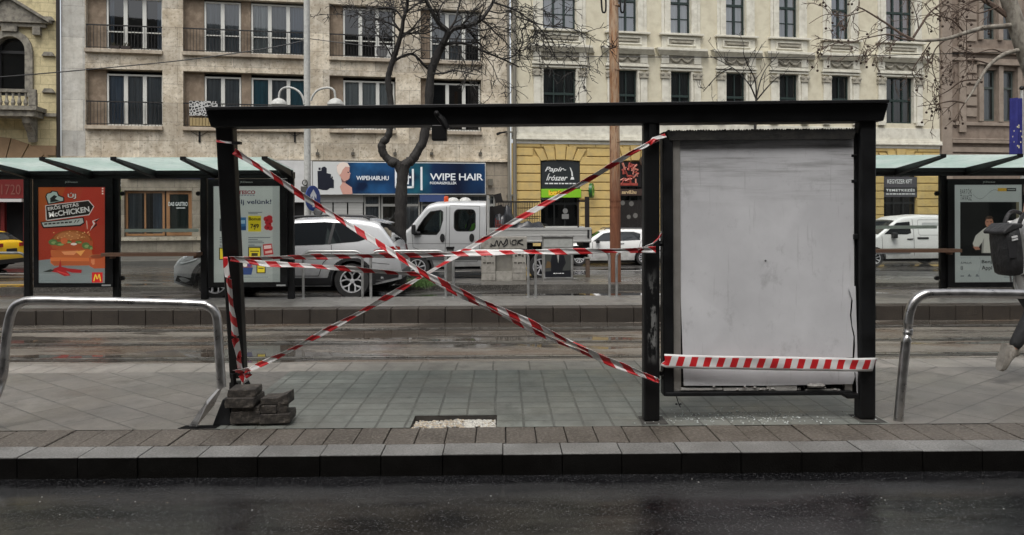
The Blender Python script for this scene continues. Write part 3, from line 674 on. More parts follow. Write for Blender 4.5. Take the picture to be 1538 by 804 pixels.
# ================================================================== BUILDINGS across the street (one bent street front, 10.5 degrees off the tram line)
def building(label, u0, group=None):
    return thing('apartment_building', label, 'building', (u0 * math.cos(TH), FY + u0 * math.sin(TH), 0), TH), u0
def umb(u0): q = MB(); q.T = Matrix.Translation((-u0, 0, 0)); return q
def UX(px, py=300): return FP(px, py)[0]
def wall_holes(mb, x0, x1, z0, z1, holes, depth=.5, mi=0, mrev=0, mback=1, y=0.0):
    xs = sorted({x0, x1, *[h[0] for h in holes], *[h[1] for h in holes]}); zs = sorted({z0, z1, *[h[2] for h in holes], *[h[3] for h in holes]})
    for i in range(len(xs) - 1):
        for j in range(len(zs) - 1):
            cx, cz = (xs[i] + xs[i + 1]) / 2, (zs[j] + zs[j + 1]) / 2
            if any(h[0] < cx < h[1] and h[2] < cz < h[3] for h in holes): continue
            mb.poly([(xs[i], y, zs[j]), (xs[i + 1], y, zs[j]), (xs[i + 1], y, zs[j + 1]), (xs[i], y, zs[j + 1])], mi)
    for h in holes:
        a, b, c, d = h[:4]; e = y + depth
        mb.poly([(a, y, c), (a, e, c), (a, e, d), (a, y, d)], mrev); mb.poly([(b, y, c), (b, y, d), (b, e, d), (b, e, c)], mrev)
        mb.poly([(a, y, d), (a, e, d), (b, e, d), (b, y, d)], mrev); mb.poly([(a, y, c), (b, y, c), (b, e, c), (a, e, c)], mrev)
        mb.poly([(a, e, c), (b, e, c), (b, e, d), (a, e, d)], mback)
M_pane = thin_glass('window_glass', (.62, .66, .67), .04)
M_pane2 = thin_glass('bright_window_glass', (.70, .74, .76), .16)
def cloth(name, c): 
    if name in MC: return MC[name]
    m, t, b = new_mat(name); v = coords(t, (1, 1, 1), True)
    f = noise(t, coords(t, (7, .12, 1), True), 2.2, 3, .5, .3, .7); t.links.new(mix(t, f, tuple(x * .55 for x in c), c), b.inputs['Base Color']); b.inputs['Roughness'].default_value = .9
    MC[name] = m; return m
C_grey = cloth('grey_curtain', (.42, .43, .45)); C_white = cloth('white_net_curtain', (.72, .73, .72)); C_blue = cloth('blue_grey_curtain', (.34, .40, .50)); C_teal = cloth('teal_curtain', (.12, .36, .46)); C_brown = cloth('brown_curtain', (.13, .10, .085)); C_red = cloth('reddish_blind', (.40, .16, .10))
def window(par, u0, x0, x1, z0, z1, y, n, fmat, fw=.06, mw=.10, transom=None, curtains=(), pane=None, low=None, blind=None):
    """frame with n casements; pane, curtains are its sub-parts"""
    q = umb(u0)
    q.box(x0, x0 + fw, y, y + .07, z0, z1); q.box(x1 - fw, x1, y, y + .07, z0, z1); q.box(x0 + fw, x1 - fw, y, y + .07, z0, z0 + fw); q.box(x0 + fw, x1 - fw, y, y + .07, z1 - fw, z1)
    st = (x1 - x0) / n
    for k in range(1, n): q.box(x0 + st * k - mw / 2, x0 + st * k + mw / 2, y - .015, y + .055, z0 + fw, z1 - fw)
    if transom: q.box(x0 + fw, x1 - fw, y - .022, y + .05, transom - .055, transom + .055)
    if low:
        for k in range(n): q.box(x0 + st * k + mw / 2 + .001, x0 + st * (k + 1) - mw / 2 - .001, y + .005, y + .045, low - .022, low + .022)
    f = q.build('window', fmat, par)
    q = umb(u0); q.poly([(x0 + .02, y + .045, z0 + .02), (x1 - .02, y + .045, z0 + .02), (x1 - .02, y + .045, z1 - .02), (x0 + .02, y + .045, z1 - .02)]); q.build('pane', pane or M_pane, f)
    for (a, b, cm) in curtains:
        ca, cb = x0 + (x1 - x0) * a, x0 + (x1 - x0) * b; k = max(6, int((cb - ca) / .045)); rows = []
        for zz in (z0 + .04, z1 - .05): rows.append([(ca + (cb - ca) * i / k, y + .12 + .022 * math.sin(i * 1.7), zz) for i in range(k + 1)])
        q = umb(u0); q.grid(rows); q.build('curtain', cm, f, smooth=80)
    if blind:
        q = umb(u0); q.box(x0 + fw, x1 - fw, y + .09, y + .1, blind[0], z1 - fw); q.build('blind', blind[1], f)
    return f

# ---------------------------------------------------------------- A: modernist block clad in stone slabs
A, ua = building('modernist apartment block clad in stained travertine with railed balcony doors', -17.87)
M_trav = stone('travertine', (.64, .585, .485), (.47, .41, .32), (.30, .245, .17), 1.45, .775, .007, .6)
M_travw = stone('pale_limestone', (.56, .55, .51), (.46, .45, .41), (.36, .34, .30), 1.6, 1.25, .006, .2)
M_brown = noisy('brown_render', (.235, .18, .128), (.16, .118, .082), 1.2, .85, .15, c3=(.30, .235, .17), s3=4)
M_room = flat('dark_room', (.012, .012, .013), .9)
bays = [(-16.97, -14.10), (-13.31, -8.40), (-7.46, -4.68), (-3.60, -.93)]
rows = [(5.23, 7.53), (8.31, 10.57), (11.40, 13.66)]
holes = [(a, b, c, d) for a, b in bays for c, d in rows]
GT = 3.95
q = umb(ua); wall_holes(q, -17.0, .35, GT, 17.5, holes, .62, 0, 0, 1); q.poly([(-17.87, .62, 17.5), (.35, .62, 17.5), (.35, 8, 17.5), (-17.87, 8, 17.5)], 0)
wallA = q.build('wall', [M_trav, M_room], A)
q = umb(ua); q.box(-17.87, -17.001, -.012, .5, GT, 17.5); q.build('corner_pier', M_travw, A)
q = umb(ua)
for a, b in bays:
    for k, (c, d) in enumerate(rows): q.box(a - .02, b + .02, -.16, .28, c - .15, c - .002)
q.parts('balcony_ledge', stone('ledge_stone', (.50, .44, .35), (.38, .32, .25), (.25, .2, .15), 3, 1, .004, .2), A, bevel=.012)
# narrow render panel beside each window
wins = {0: [(-16.27, -14.12, 3)], 1: [(-12.52, -11.08, 2), (-10.66, -8.42, 3)], 2: [(-6.89, -4.72, 3)], 3: [(-3.15, -.95, 3)]}
q = umb(ua)
for i, (a, b) in enumerate(bays):
    for c, d in rows:
        q.box(a + .002, wins[i][0][0] - .012, .24, .5, c + .002, d - .002)
        if i == 1: q.box(-11.06, -10.68, .24, .5, c + .002, d - .002)
q.parts('render_panel', M_brown, A)
cur = {(0, 0): [(.02, .3, C_blue), (.36, .62, C_grey), (.68, .98, C_grey)], (0, 1): [(.05, .12, C_blue), (.88, .98, C_blue)], (1, 0, 0): [(.05, .45, C_grey), (.55, .97, C_grey)], (1, 0, 1): [(.02, .3, C_teal), (.36, .62, C_grey), (.7, .98, C_teal)],
       (1, 1, 0): [(.05, .46, C_grey), (.55, .97, C_grey)], (1, 1, 1): [(.02, .3, C_white), (.36, .63, C_grey), (.7, .98, C_blue)], (2, 0): [(.03, .3, C_white), (.36, .63, C_white), (.7, .9, C_white)], (2, 1): [], (3, 0): [(.75, .97, C_brown)], (3, 1): [(.05, .3, C_grey), (.4, .62, C_grey)]}
for i, ws in wins.items():
    for r, (c, d) in enumerate(rows):
        for k, (x0, x1, n) in enumerate(ws):
            cc = cur.get((i, r, k), cur.get((i, r), [(.05, .3, C_grey)]))
            window(A, ua, x0, x1, c + .03, d - (.16 if r == 0 else .08), .26, n, M_whitep, .07, .15, None, cc, None, low=(c + .78 if r == 1 else None))
for i, (a, b) in enumerate(bays):
    for r, (c, d) in enumerate(rows):
        q = umb(ua); y = .02
        q.box(a + .01, b - .01, y - .03, y + .03, c + .955, c + 1.0); q.box(a + .01, b - .01, y - .02, y + .02, c + .07, c + .095)
        k = int((b - a) / .125)
        for j in range(k + 1):
            x = a + .03 + (b - a - .06) * j / k; q.box(x - .008, x + .008, y - .008, y + .008, c, c + .955)
        q.build('balcony_railing', flat('railing_iron', lin(26, 24, 23), .6), A)
# ground floor
gx0, gx1 = UX(186, 320), UX(288, 320)
sx = [UX(p, 310) for p in (441, 458, 470, 745)]
gh = [(gx0, gx1, .75, 2.62), (sx[0], sx[3], -.02, 2.46), (-17.2, UX(150, 320), .6, 2.6), (UX(300, 320), UX(322, 320), -.02, 2.7)]
q = umb(ua); wall_holes(q, -17.87, .35, -.1, GT, gh, .55, 0, 0, 1, y=.03); q.build('ground_floor_wall', [stone('ground_floor_stone', (.34, .30, .245), (.27, .235, .185), (.2, .17, .13), 1.4, .55, .008, .25), M_room], A)
q = umb(ua); q.box(-17.9, .35, -.10, .02, GT - .05, GT + .03); q.box(gx0 - .15, gx1 + .4, -.08, .02, .58, .72); q.build('string_course', M_trav, A)
M_wood = noisy('varnished_wood', (.33, .17, .075), (.22, .105, .045), 2, .45, .1, (1, 1, .2))
gm = UX(248, 320)
f = window(A, ua, gx0 + .02, gm - .05, .77, 2.6, .16, 2, M_wood, .09, .06, None, [(.0, .4, C_grey), (.45, .6, C_brown), (.68, 1, C_blue)])
f = window(A, ua, gm + .02, gx1 - .02, .77, 2.6, .12, 1, M_wood, .13, .06, None, [(.08, .92, cloth('green_display', (.14, .19, .16)))])
q = umb(ua); a, b = UX(252, 306), UX(281, 306); text(q, 'DAS GASTRO', a, b, FP(266, 309.5)[1], FP(266, 303.5)[1], .10, 0, .02); q.box(a + .3, b - .1, .095, .10, FP(266, 313.2)[1], FP(266, 312)[1]); q.build('lettering', flat('pale_lettering', (.62, .66, .64), .5), f)
window(A, ua, -17.15, UX(150, 320) - .05, .62, 2.58, .2, 3, flat('brown_frame', lin(60, 44, 34), .5), .08, .08, None, [(.1, .9, C_grey)])
# shop below the long sign: door, display windows, roller shutters
edges = [UX(p, 310) for p in (459, 481, 500, 522, 546, 572, 600, 632, 664, 745)]
M_shut = noisy('roller_shutter', (.36, .36, .34), (.46, .46, .44), 3, .5, .4, (.2, 1, 12))
M_sf = flat('shopfront_frame', lin(150, 150, 145), .4)
q = umb(ua); q.box(sx[0], sx[1] - .02, .2, .26, -.02, 2.45); q.build('door', flat('dark_door', lin(24, 22, 22), .4), A)
kinds = ['shut', 'shut', 'shut', 'shut', 'glass', 'brown', 'glass', 'blue', 'glass']
for i in range(9):
    a, b = edges[i], edges[i + 1]
    if kinds[i] == 'shut':
        q = umb(ua); q.box(a + .03, b - .03, .18, .24, .3, 2.12); q.box(a + .0, b, .14, .3, 2.13, 2.44); q.build('roller_shutter', M_shut, A)
    else:
        window(A, ua, a + .02, b - .02, .05, 2.44, .18, 1, M_sf, .07, .05, 2.0, [(.05, .95, {'glass': C_grey, 'brown': cloth('shop_display', (.20, .17, .14)), 'blue': C_blue}[kinds[i]])])
q = umb(ua); q.box(edges[7] - .05, edges[8] + .1, -.15, .1, 2.14, 2.44); q.build('awning_box', flat('blue_awning', lin(48, 66, 110), .6), A)
q = umb(ua); a, b = UX(192, 265), UX(322, 265); q.box(a, b, -.06, .02, FP(255, 269)[1], FP(255, 258)[1])
bs = q.build('awning_box', flat('blue_fascia', lin(52, 62, 112), .5), A)
# downpipes and little wall fittings
q = umb(ua)
for px, r in ((763, .06), (772, .085)): x = UX(px, 180); q.tube([(x, -.14, -.1), (x, -.14, 17)], r, 8)
for z in (2.4, 5.2, 8.2, 10.6): q.box(UX(763, 180) - .09, UX(772, 180) + .1, -.16, 0, z, z + .06)
q.build('downpipe', flat('grey_downpipe', lin(112, 108, 98), .5), A)
q = umb(ua); q.tube([(-17.95, -.1, -.1), (-17.95, -.1, 17)], .075, 8); q.build('downpipe', flat('dark_downpipe', lin(38, 32, 28), .5), A)
for px, py in ((300, 205), (443, 205)):
    q = umb(ua); u, z = FP(px, py); q.box(u - .035, u + .035, -.05, 0, z - .25, z + .2); q.tube([(u, -.03, z), (u - .33, -.03, z + .2)], .012, 4); q.tube([(u, -.03, z), (u + .33, -.03, z + .2)], .012, 4); q.build('wall_bracket', M_black2, A)
for px in (477, 530, 593, 648, 721):
    q = umb(ua); u, z = FP(px, 231); q.box(u - .07, u + .07, -.16, 0, z - .06, z + .05); q.tube([(u, -.1, z), (u + .02, -.2, z + .18)], .02, 5); q.build('spotlight', flat('spotlight_shell', lin(84, 80, 72), .5), A)
q = umb(ua); u, z = FP(736, 274); q.box(u - .1, u + .1, -.16, 0, z - .14, z + .14); q.build('alarm_box', flat('alarm_box', lin(96, 92, 82), .5), A)
q = umb(ua); u, z = FP(757, 200); q.tube([(u + .1, -.05, z + .05), (u - .3, -.35, z - .05)], .04, 6); q.tube([(u - .22, -.3, z - .03), (u - .38, -.42, z - .1)], .06, 6); q.build('security_camera', M_black2, A)

# air conditioner and a patterned sheet on the balconies
def on_front(name, label, cat, u, z, y=-.1, group=None): return thing(name, label, cat, (u * math.cos(TH) - y * math.sin(TH), FY + u * math.sin(TH) + y * math.cos(TH), z), TH, group)
u, z = FP(576, 87)
t_ = on_front('air_conditioner', 'white air conditioner unit on an upper balcony behind the bare tree', 'air conditioner', u, 8.31, .12)
MB().box(-.36, .36, -.0, .1, .02, .62).build('casing', M_white, t_, bevel=.02); MB().lathe([(.25, 0), (.25, .012), (.2, .014), (0, .016)], Matrix.Translation((-.06, -.002, .32)) @ Matrix.Rotation(rad(90), 4, 'X'), 20).build('fan_grille', flat('fan_grey', lin(90, 90, 90), .5), t_)
u, z = FP(304, 165); 
M_pat, t, b = new_mat('patterned_cloth'); v = coords(t, (5, 5, 5)); vo = N(t, 'ShaderNodeTexVoronoi', feature='DISTANCE_TO_EDGE'); t.links.new(v, vo.inputs['Vector']); vo.inputs['Scale'].default_value = 1.6
t.links.new(mix(t, math_(t, 'LESS_THAN', vo.outputs['Distance'], .11), (.015, .015, .015), (.5, .5, .48)), b.inputs['Base Color'])
o = MB().grid([[(x * .1 - .5, .02 * math.sin(x * 1.3), zz) for x in range(12)] for zz in (0, .6)]).build('balcony_cloth', M_pat, smooth=80)
pp = on_front('tmp', None, None, u, z - .25, -.06); o.location = pp.location; o.rotation_euler = pp.rotation_euler; bpy.data.objects.remove(pp)
tag(o, 'black and white patterned cloth hung on a balcony rail above the leaning post', 'cloth')
u, z = FP(305, 182)
t_ = on_front('flower_box', 'yellowish slatted flower box on the balcony under the patterned cloth', 'flower box', u, 5.23, -.05)
q = MB()
for k in range(8): q.box(-.5 + .125 * k, -.5 + .125 * k + .1, -.02, .02, .05, .38)
q.box(-.5, .5, .02, .2, .05, .33); q.build('slats', flat('box_wood', lin(150, 132, 92), .7), t_)
for du, lb in ((.15, 'dark plant box at the left on the upper balcony ledge'), (.55, 'dark plant box at the right on the upper balcony ledge')):
    u, z = FP(168, 72); t_ = on_front('plant_box', lb, 'plant box', u + du, 8.31, -.1, 'plant boxes on the balcony')
    q = MB(); q.ext([(-.16, -.05, 0), (.16, -.05, 0), (.18, -.05, .13), (-.18, -.05, .13)], (0, .15, 0)); q.build('trough', flat('dark_trough', lin(38, 28, 24), .7), t_)
    q = MB()
    for k in range(14): x = -.15 + .3 * rng.random(); q.tube([(x, .02, .12), (x + rng.uniform(-.05, .05), .02, .2 + .1 * rng.random())], .008, 3)
    q.build('stems', flat('dry_stems', lin(60, 56, 40), .8), t_)

# long shop sign and its white neighbour
def sign_on_front(name, label, px0, px1, py0, py1, thick=.12, y=-.13):
    u0_, z1_ = FP(px0, py0); u1_, _ = FP(px1, py0); _, z0_ = FP((px0 + px1) / 2, py1); _, z1_ = FP((px0 + px1) / 2, py0)
    t_ = on_front(name, label, 'sign', u0_, z0_, y); return t_, u1_ - u0_, z1_ - z0_
def fill_grad(name, cols):
    """printed picture: colours laid out along the sign's own x"""
    if name in MC: return MC[name]
    m, t, b = new_mat(name); tc = N(t, 'ShaderNodeTexCoord'); sp = N(t, 'ShaderNodeSeparateXYZ'); t.links.new(tc.outputs['Generated'], sp.inputs[0])
    r = N(t, 'ShaderNodeValToRGB'); t.links.new(sp.outputs[0], r.inputs[0]); e = r.color_ramp.elements
    e[0].position, e[0].color = cols[0][0], (*cols[0][1], 1); e[1].position, e[1].color = cols[-1][0], (*cols[-1][1], 1)
    for p_, c_ in cols[1:-1]: n_ = e.new(p_); n_.color = (*c_, 1)
    d = math_(t, 'MULTIPLY', maprange(t, sp.outputs[2], 0, 1, .75, 0), .8)
    t.links.new(mix(t, noise(t, tc.outputs['Object'], .8, 3, .5, .4, .7), r.outputs[0], lin(14, 30, 58)), b.inputs['Base Color']); b.inputs['Roughness'].default_value = .3
    MC[name] = m; return m
sg, sw, shh = sign_on_front('shop_sign', 'long dark blue hairdressing shop sign with a woman and a row of dryers', 470, 728.5, 244, 292.5)
def sxp(px): return (px - 470) / 258.5 * sw * (1 + (px - 728.5) * -.00012)
def szp(py): return shh * (1 - (py - 244) / 48.5)
MB().box(0, sw, .0, .12, 0, shh).build('sign_box', flat('sign_edge_white', lin(198, 200, 198), .4), sg)
q = MB(); q.box(sxp(516), sw - .03, -.012, -.002, .04, shh - .04); q.build('blue_panel', fill_grad('blue_print', [(0, lin(14, 26, 52)), (.13, lin(44, 104, 156)), (.36, lin(26, 62, 104)), (.5, lin(36, 110, 124)), (.62, lin(22, 48, 86)), (.8, lin(12, 18, 40)), (1, lin(22, 58, 96))]), sg)
def pic(mb, pts, y, mi): mb.poly([(sxp(a), y, szp(b)) for a, b in pts], mi)
q = MB()
pic(q, [(476.5, 258), (482, 257.5), (482, 254), (484, 252), (487, 251.5), (489.5, 254), (489.5, 261), (495.5, 262.5), (495.5, 268), (499.5, 271), (499.5, 283), (494, 283), (490, 286), (484, 286), (477, 284)], -.006, 0)
q.box(sxp(478), sxp(481), -.007, -.005, szp(256.5), szp(253)); q.box(sxp(496), sxp(498), -.007, -.005, szp(269), szp(266))
pic(q, [(504, 250), (509, 246), (517, 245.5), (521.5, 250), (522, 256), (521.4, 258), (523.6, 262), (522, 263.2), (522.6, 265), (521.8, 266.2), (522, 268), (519.5, 271), (515.5, 272), (515, 275), (520, 278.5), (525, 282), (526, 292), (512, 292), (508, 281), (511, 276), (510, 268), (506, 262)], -.014, 1)
pic(q, [(503.5, 252), (508, 246), (513, 244.6), (519, 246), (522.5, 252), (516, 251.5), (512, 256), (509.5, 262), (507, 264), (504.5, 259)], -.016, 2)
pic(q, [(518.8, 258.8), (521.5, 259.4), (521, 260.6), (519, 260.4)], -.018, 0); pic(q, [(509.5, 268), (514, 273), (518, 272.2), (514.5, 275), (510.8, 274)], -.016, 3)
q.build('picture', [flat('print_navy', lin(20, 24, 38), .4), flat('print_skin', lin(196, 148, 134), .5), flat('print_blonde', lin(224, 208, 196), .5), flat('print_shade_hair', lin(130, 96, 92), .5)], sg)
q = MB()
text(q, 'WIPEHAIR.HU', sxp(531.5), sxp(579), szp(271.3), szp(264.8), -.02, 0, .02, 0, .95)
text(q, 'WIPE HAIR', sxp(641), sxp(724.5), szp(271), szp(260.5), -.02, 0, .012, 0, .95); text(q, 'FODRÁSZKELLÉK', sxp(641), sxp(682.5), szp(277), szp(272.2), -.02, 0, .02)
q.box(sxp(626.5), sxp(629.5), -.022, -.014, szp(286), szp(251))
x0, x1 = sxp(588), sxp(617)
for a, b, c, d in ((588, 591, 254, 283), (613.5, 616.5, 254, 283), (588, 598, 280, 283), (606, 616.5, 280, 283), (592.5, 595.5, 255, 277), (595.5, 598.5, 255, 263), (592.5, 602, 265, 268), (600, 603, 265, 277), (606, 609, 255, 277), (606, 612, 265, 268)): q.box(sxp(a), sxp(b), -.022, -.014, szp(d), szp(c))
q.build('lettering', flat('sign_white', lin(226, 230, 232), .45), sg)
s2, w2, h2 = sign_on_front('sign_board', 'plain white board beside the blue hairdressing sign, behind the lamp post', 405, 469, 241.5, 304)
MB().box(0, w2, .02, .1, 0, h2).build('board', noisy('white_board', (.5, .5, .49), (.58, .58, .57), 2, .5), s2)

# ---------------------------------------------------------------- B: cream stucco block over a yellow rusticated ground floor
B, ub = building('cream stucco apartment house with pedimented windows over a yellow rusticated ground floor', .41)
M_cream = noisy('cream_stucco', (.615, .575, .445), (.55, .505, .38), .7, .85, .08, c3=(.47, .425, .315), s3=2.5)
M_trim = noisy('pale_stucco_trim', (.66, .64, .55), (.56, .535, .45), 2.2, .8, .1, c3=(.46, .435, .36), s3=4)
M_trimd = noisy('weathered_stucco_relief', (.37, .345, .28), (.25, .23, .185), 6, .85, .4)
M_yel = noisy('yellow_stucco', (.60, .44, .17), (.52, .37, .135), .9, .85, .1, c3=(.43, .325, .145), s3=3)
M_gfr = flat('green_window_paint', lin(28, 44, 40), .45)
BU = 22.25; Zc = 4.92; ZU = .016                                            # the storeys climb slightly along the street
axes = [(2.64, .76), (5.82, .5), (8.46, .5), (11.23, .5), (13.97, .5), (16.74, .5), (20.0, .77)]
hl = []
for c, h in axes:
    d = (c - 2.64) * .006
    hl += [(c - h, c + h, 5.88 + d, 8.16 + d), (c - h, c + h, 9.90 + d, 12.5 + d)]
q = umb(ub)
# split into vertical strips so that each pair of openings keeps its own levels
cuts = [.41, 4.3, 7.15, 9.85, 12.6, 15.35, 18.3, BU]
for i in range(7): wall_holes(q, cuts[i], cuts[i + 1], Zc, 17.5, hl[2 * i:2 * i + 2], .42, 0, 1, 2)
q.poly([(.41, .42, 17.5), (BU, .42, 17.5), (BU, 8, 17.5), (.41, 8, 17.5)], 0)
q.build('wall', [M_cream, M_trim, M_room], B)
q = umb(ub); q.box(.55, BU + .05, -.14, 0, 4.98, 5.10); q.box(.6, BU, -.22, 0, 4.90, 4.98); q.box(.6, BU - .05, -.10, 0, 4.76, 4.90); q.box(.42, BU, -.06, 0, 5.10, 5.20); q.box(.41, BU, -.3, 0, 16.9, 17.5); q.box(.41, BU, -.04, 0, 5.201, 5.75)
q.parts('cornice', M_trim, B, key=lambda c: c.z > 8, bevel=.012)
for i, (c, h) in enumerate(axes):
    d = (c - 2.64) * .006; wide = h > .6; o = h + .52; q = umb(ub); qr = umb(ub)
    # lower window surround: sill apron, pilasters, capitals, frieze, cornice
    for s in (-1, 1):
        xa, xb = sorted((c + s * (h + .14), c + s * (h + .46))); q.box(xa, xb, -.10, 0, 5.76 + d, 7.78 + d); q.box(xa - .03, xb + .03, -.14, 0, 5.76 + d, 5.98 + d)
        xa, xb = sorted((c + s * h, c + s * (h + .13))); q.box(xa, xb, -.05, 0, 5.9 + d, 8.2 + d)
        xa, xb = c + s * (h + .30) - .21, c + s * (h + .30) + .21; qr.box(xa, xb, -.16, 0, 7.79 + d, 8.06 + d)
        for k in (-1, 1):
            cx_ = c + s * (h + .30) + k * .15; qr.lathe([(.09, 0), (.09, .14), (.04, .16)], Matrix.Translation((cx_, -.04, 8.0 + d)) @ Matrix.Rotation(rad(90), 4, 'X'), 10)
        q.box(xa + .03, xb - .03, -.12, 0, 8.48 + d, 8.86 + d)
    q.box(c - o, c + o, -.09, 0, 8.17 + d, 8.26 + d); q.box(c - o - .02, c + o + .02, -.15, 0, 8.30 + d, 8.38 + d); q.box(c - o, c + o, -.11, 0, 8.38 + d, 8.46 + d)
    qr.box(c - o + .4, c + o - .4, -.04, 0, 8.47 + d, 8.86 + d)
    for k in range(3 if wide else 2):                       # swags
        cx_ = c + (k - (1 if wide else .5)) * (.62 if wide else .56)
        qr.tube([(cx_ - .25, -.08, 8.76 + d), (cx_ - .13, -.1, 8.64 + d), (cx_, -.11, 8.60 + d), (cx_ + .13, -.1, 8.64 + d), (cx_ + .25, -.08, 8.76 + d)], [.03, .05, .065, .05, .03], 6)
        qr.lathe([(.06, 0), (.05, .05), (0, .06)], Matrix.Translation((cx_ + .28, -.06, 8.77 + d)) @ Matrix.Rotation(rad(90), 4, 'X'), 8)
    W_ = o + .26
    q.ext([(c - W_ + .18, 0, 8.87 + d), (c - W_ + .18, -.14, 8.87 + d), (c - W_ + .1, -.22, 8.95 + d), (c - W_, -.36, 9.06 + d), (c - W_, -.36, 9.17 + d), (c - W_, 0, 9.2 + d)], (2 * W_ - .1, 0, 0))
    # apron between the storeys with a framed panel, upper sill and jambs
    q.box(c - o + .06, c + o - .06, -.07, 0, 9.21 + d, 9.78 + d); q.box(c - o - .06, c + o + .06, -.22, 0, 9.80 + d, 9.89 + d)
    q.box(c - h - .12, c + h + .12, -.12, -.07, 9.62 + d, 9.70 + d); q.box(c - h - .12, c + h + .12, -.12, -.07, 9.32 + d, 9.38 + d)
    for s in (-1, 1):
        xa, xb = sorted((c + s * (h + .12), c + s * (h + .2))); q.box(xa, xb, -.12, -.07, 9.32 + d, 9.70 + d)
        xa, xb = sorted((c + s * (h + .02), c + s * (h + .30))); q.box(xa, xb, -.08, 0, 9.9 + d, 12.7 + d); xa, xb = sorted((c + s * (h + .31), c + s * (h + .46))); q.box(xa, xb, -.05, 0, 9.9 + d, 12.7 + d)
    qr.box(c - h, c + h, -.13, -.06, 9.46 + d, 9.54 + d); qr.box(c - h - .1, c + h + .1, -.074, -.06, 9.385 + d, 9.615 + d)
    q.box(c - o, c + o, -.12, 0, 12.71 + d, 12.95 + d); q.box(c - o - .2, c + o + .2, -.28, 0, 13.3 + d, 13.45 + d)
    sr = q.build('window_surround', M_trim, B, bevel=.01); qr.build('relief', M_trimd, sr, smooth=40)
    ups = [[(0, 1, C_grey)], [(.1, .9, C_blue)], [(.02, .98, C_white)], [(.05, .45, C_white), (.55, .97, C_white)], [(.05, .97, C_grey)], [(.05, .95, C_blue)], [(.02, .98, C_red)]][i]
    window(B, ub, c - h + .01, c + h - .01, 5.9 + d, 8.14 + d, .16, 3 if wide else 2, M_gfr, .06, .055, 7.02 + d, [] if i in (3,) else [(.05, .95, cloth('dim_net', (.10, .11, .11)))])
    window(B, ub, c - h + .01, c + h - .01, 9.92 + d, 12.48 + d, .16, 3 if wide else 2, M_gfr, .06, .09, 11.36 + d, ups, M_pane2, low=10.62 + d)
# yellow ground floor: coursed blocks between the openings, voussoirs over them
ops = [(1.74, 3.54, 3.98), (5.35, 7.05, 3.98), (8.05, 9.75, 3.98), (10.8, 12.5, 3.98), (13.2, 15.1, 3.98), (16.1, 17.9, 3.98), (19.08, 20.91, 3.98)]
q = umb(ub); wall_holes(q, .41, BU, -.1, Zc - .17, [(a, b, -.05, c) for a, b, c in ops], .5, 0, 0, 1, y=.0); q.build('ground_floor_wall', [M_yel, M_room], B)
q = umb(ub); z = -.07; k = 0
while z < 4.6:
    z1 = min(z + .345, 4.72); segs = []; x = .46
    for a, b, c in ops:
        top = c + .15
        if z1 < 4.18: segs.append((x, a)); x = b
        elif z < 4.55: segs.append((x, a - .34)); x = b + .34
    segs.append((x, BU - .02))
    for a, b in segs:
        if b - a < .05: continue
        nn = max(1, int((b - a) / 1.25 + .5))
        for j in range(nn):
            xa, xb = a + (b - a) * j / nn, a + (b - a) * (j + 1) / nn
            q.box(xa + .02, xb - .02, -.06, -.001, z, z1)
    z += .388
for a, b, c in ops:
    m_ = (a + b) / 2
    q.ext([(m_ - .20, -.12, 4.02), (m_ + .20, -.12, 4.02), (m_ + .26, -.12, 4.70), (m_ - .26, -.12, 4.70)], (0, .11, 0))
    for s in (-1, 1):
        for pts in ([(.24, 4.02), (.56, 4.0), (.78, 4.62), (.30, 4.62)], [(.60, 4.0), (.90, 3.97), (1.22, 4.50), (.82, 4.50)]):
            pp = [(m_ + s * x_, -.09, z_) for x_, z_ in pts]; q.ext(pp if s > 0 else pp[::-1], (0, .085, 0))
q.build('rustication', M_yel, B, bevel=.018)
q = umb(ub); q.ext([(1.76, .1, 3.97), (3.52, .1, 3.97), (3.52, .1, 3.80), (2.64, .1, 3.96), (1.76, .1, 3.80)], (0, .1, 0)); 
# shopfronts
M_dk = flat('dark_shopfront', lin(28, 30, 30), .35)
for i, (a, b, c) in enumerate(ops):
    q = umb(ub)
    for x in (a, a + .62, b - .68, b - .06): q.box(x, x + .06, .12, .2, -.05, c - .02)
    q.box(a + .06, b - .06, .13, .19, 2.0, 2.1); q.box(a + .07, a + .62, .14, .18, -.04, .5)
    sfp = q.build('shopfront', M_dk, B)
    q = umb(ub); q.poly([(a, .21, 0), (b, .21, 0), (b, .21, c - .02), (a, .21, c - .02)]); q.build('pane', M_pane, sfp)
    if i == 1:
        q = umb(ub)
        for k in range(40): q.box(a + .05, b - .05, .07 + .01 * (k % 2), .1, .0 + .055 * k, .048 + .055 * k)
        q.build('roller_shutter', flat('black_shutter', lin(36, 32, 30), .45), B)
        q = umb(ub)
        for px, py, r in ((936, 305, .11), (949, 306, .12), (945, 326, .1), (955, 324, .12)): u, z = FP(px, py); q.lathe([(r, 0), (r, .004)], Matrix.Translation((u, .068, z)) @ Matrix.Rotation(rad(90), 4, 'X'), 12)
        q.build('sticker', flat('grey_sticker', lin(100, 98, 94), .5), B)
q = umb(ub); u, z = FP(850, 325); q.box(u - .16, u + .16, .10, .115, z - .12, z + .1); q.lathe([(.12, 0), (.12, .01)], Matrix.Translation((u, .11, z + .24)) @ Matrix.Rotation(rad(90), 4, 'X'), 14); q.build('door_notice', flat('door_notice', lin(120, 120, 118), .5), B)

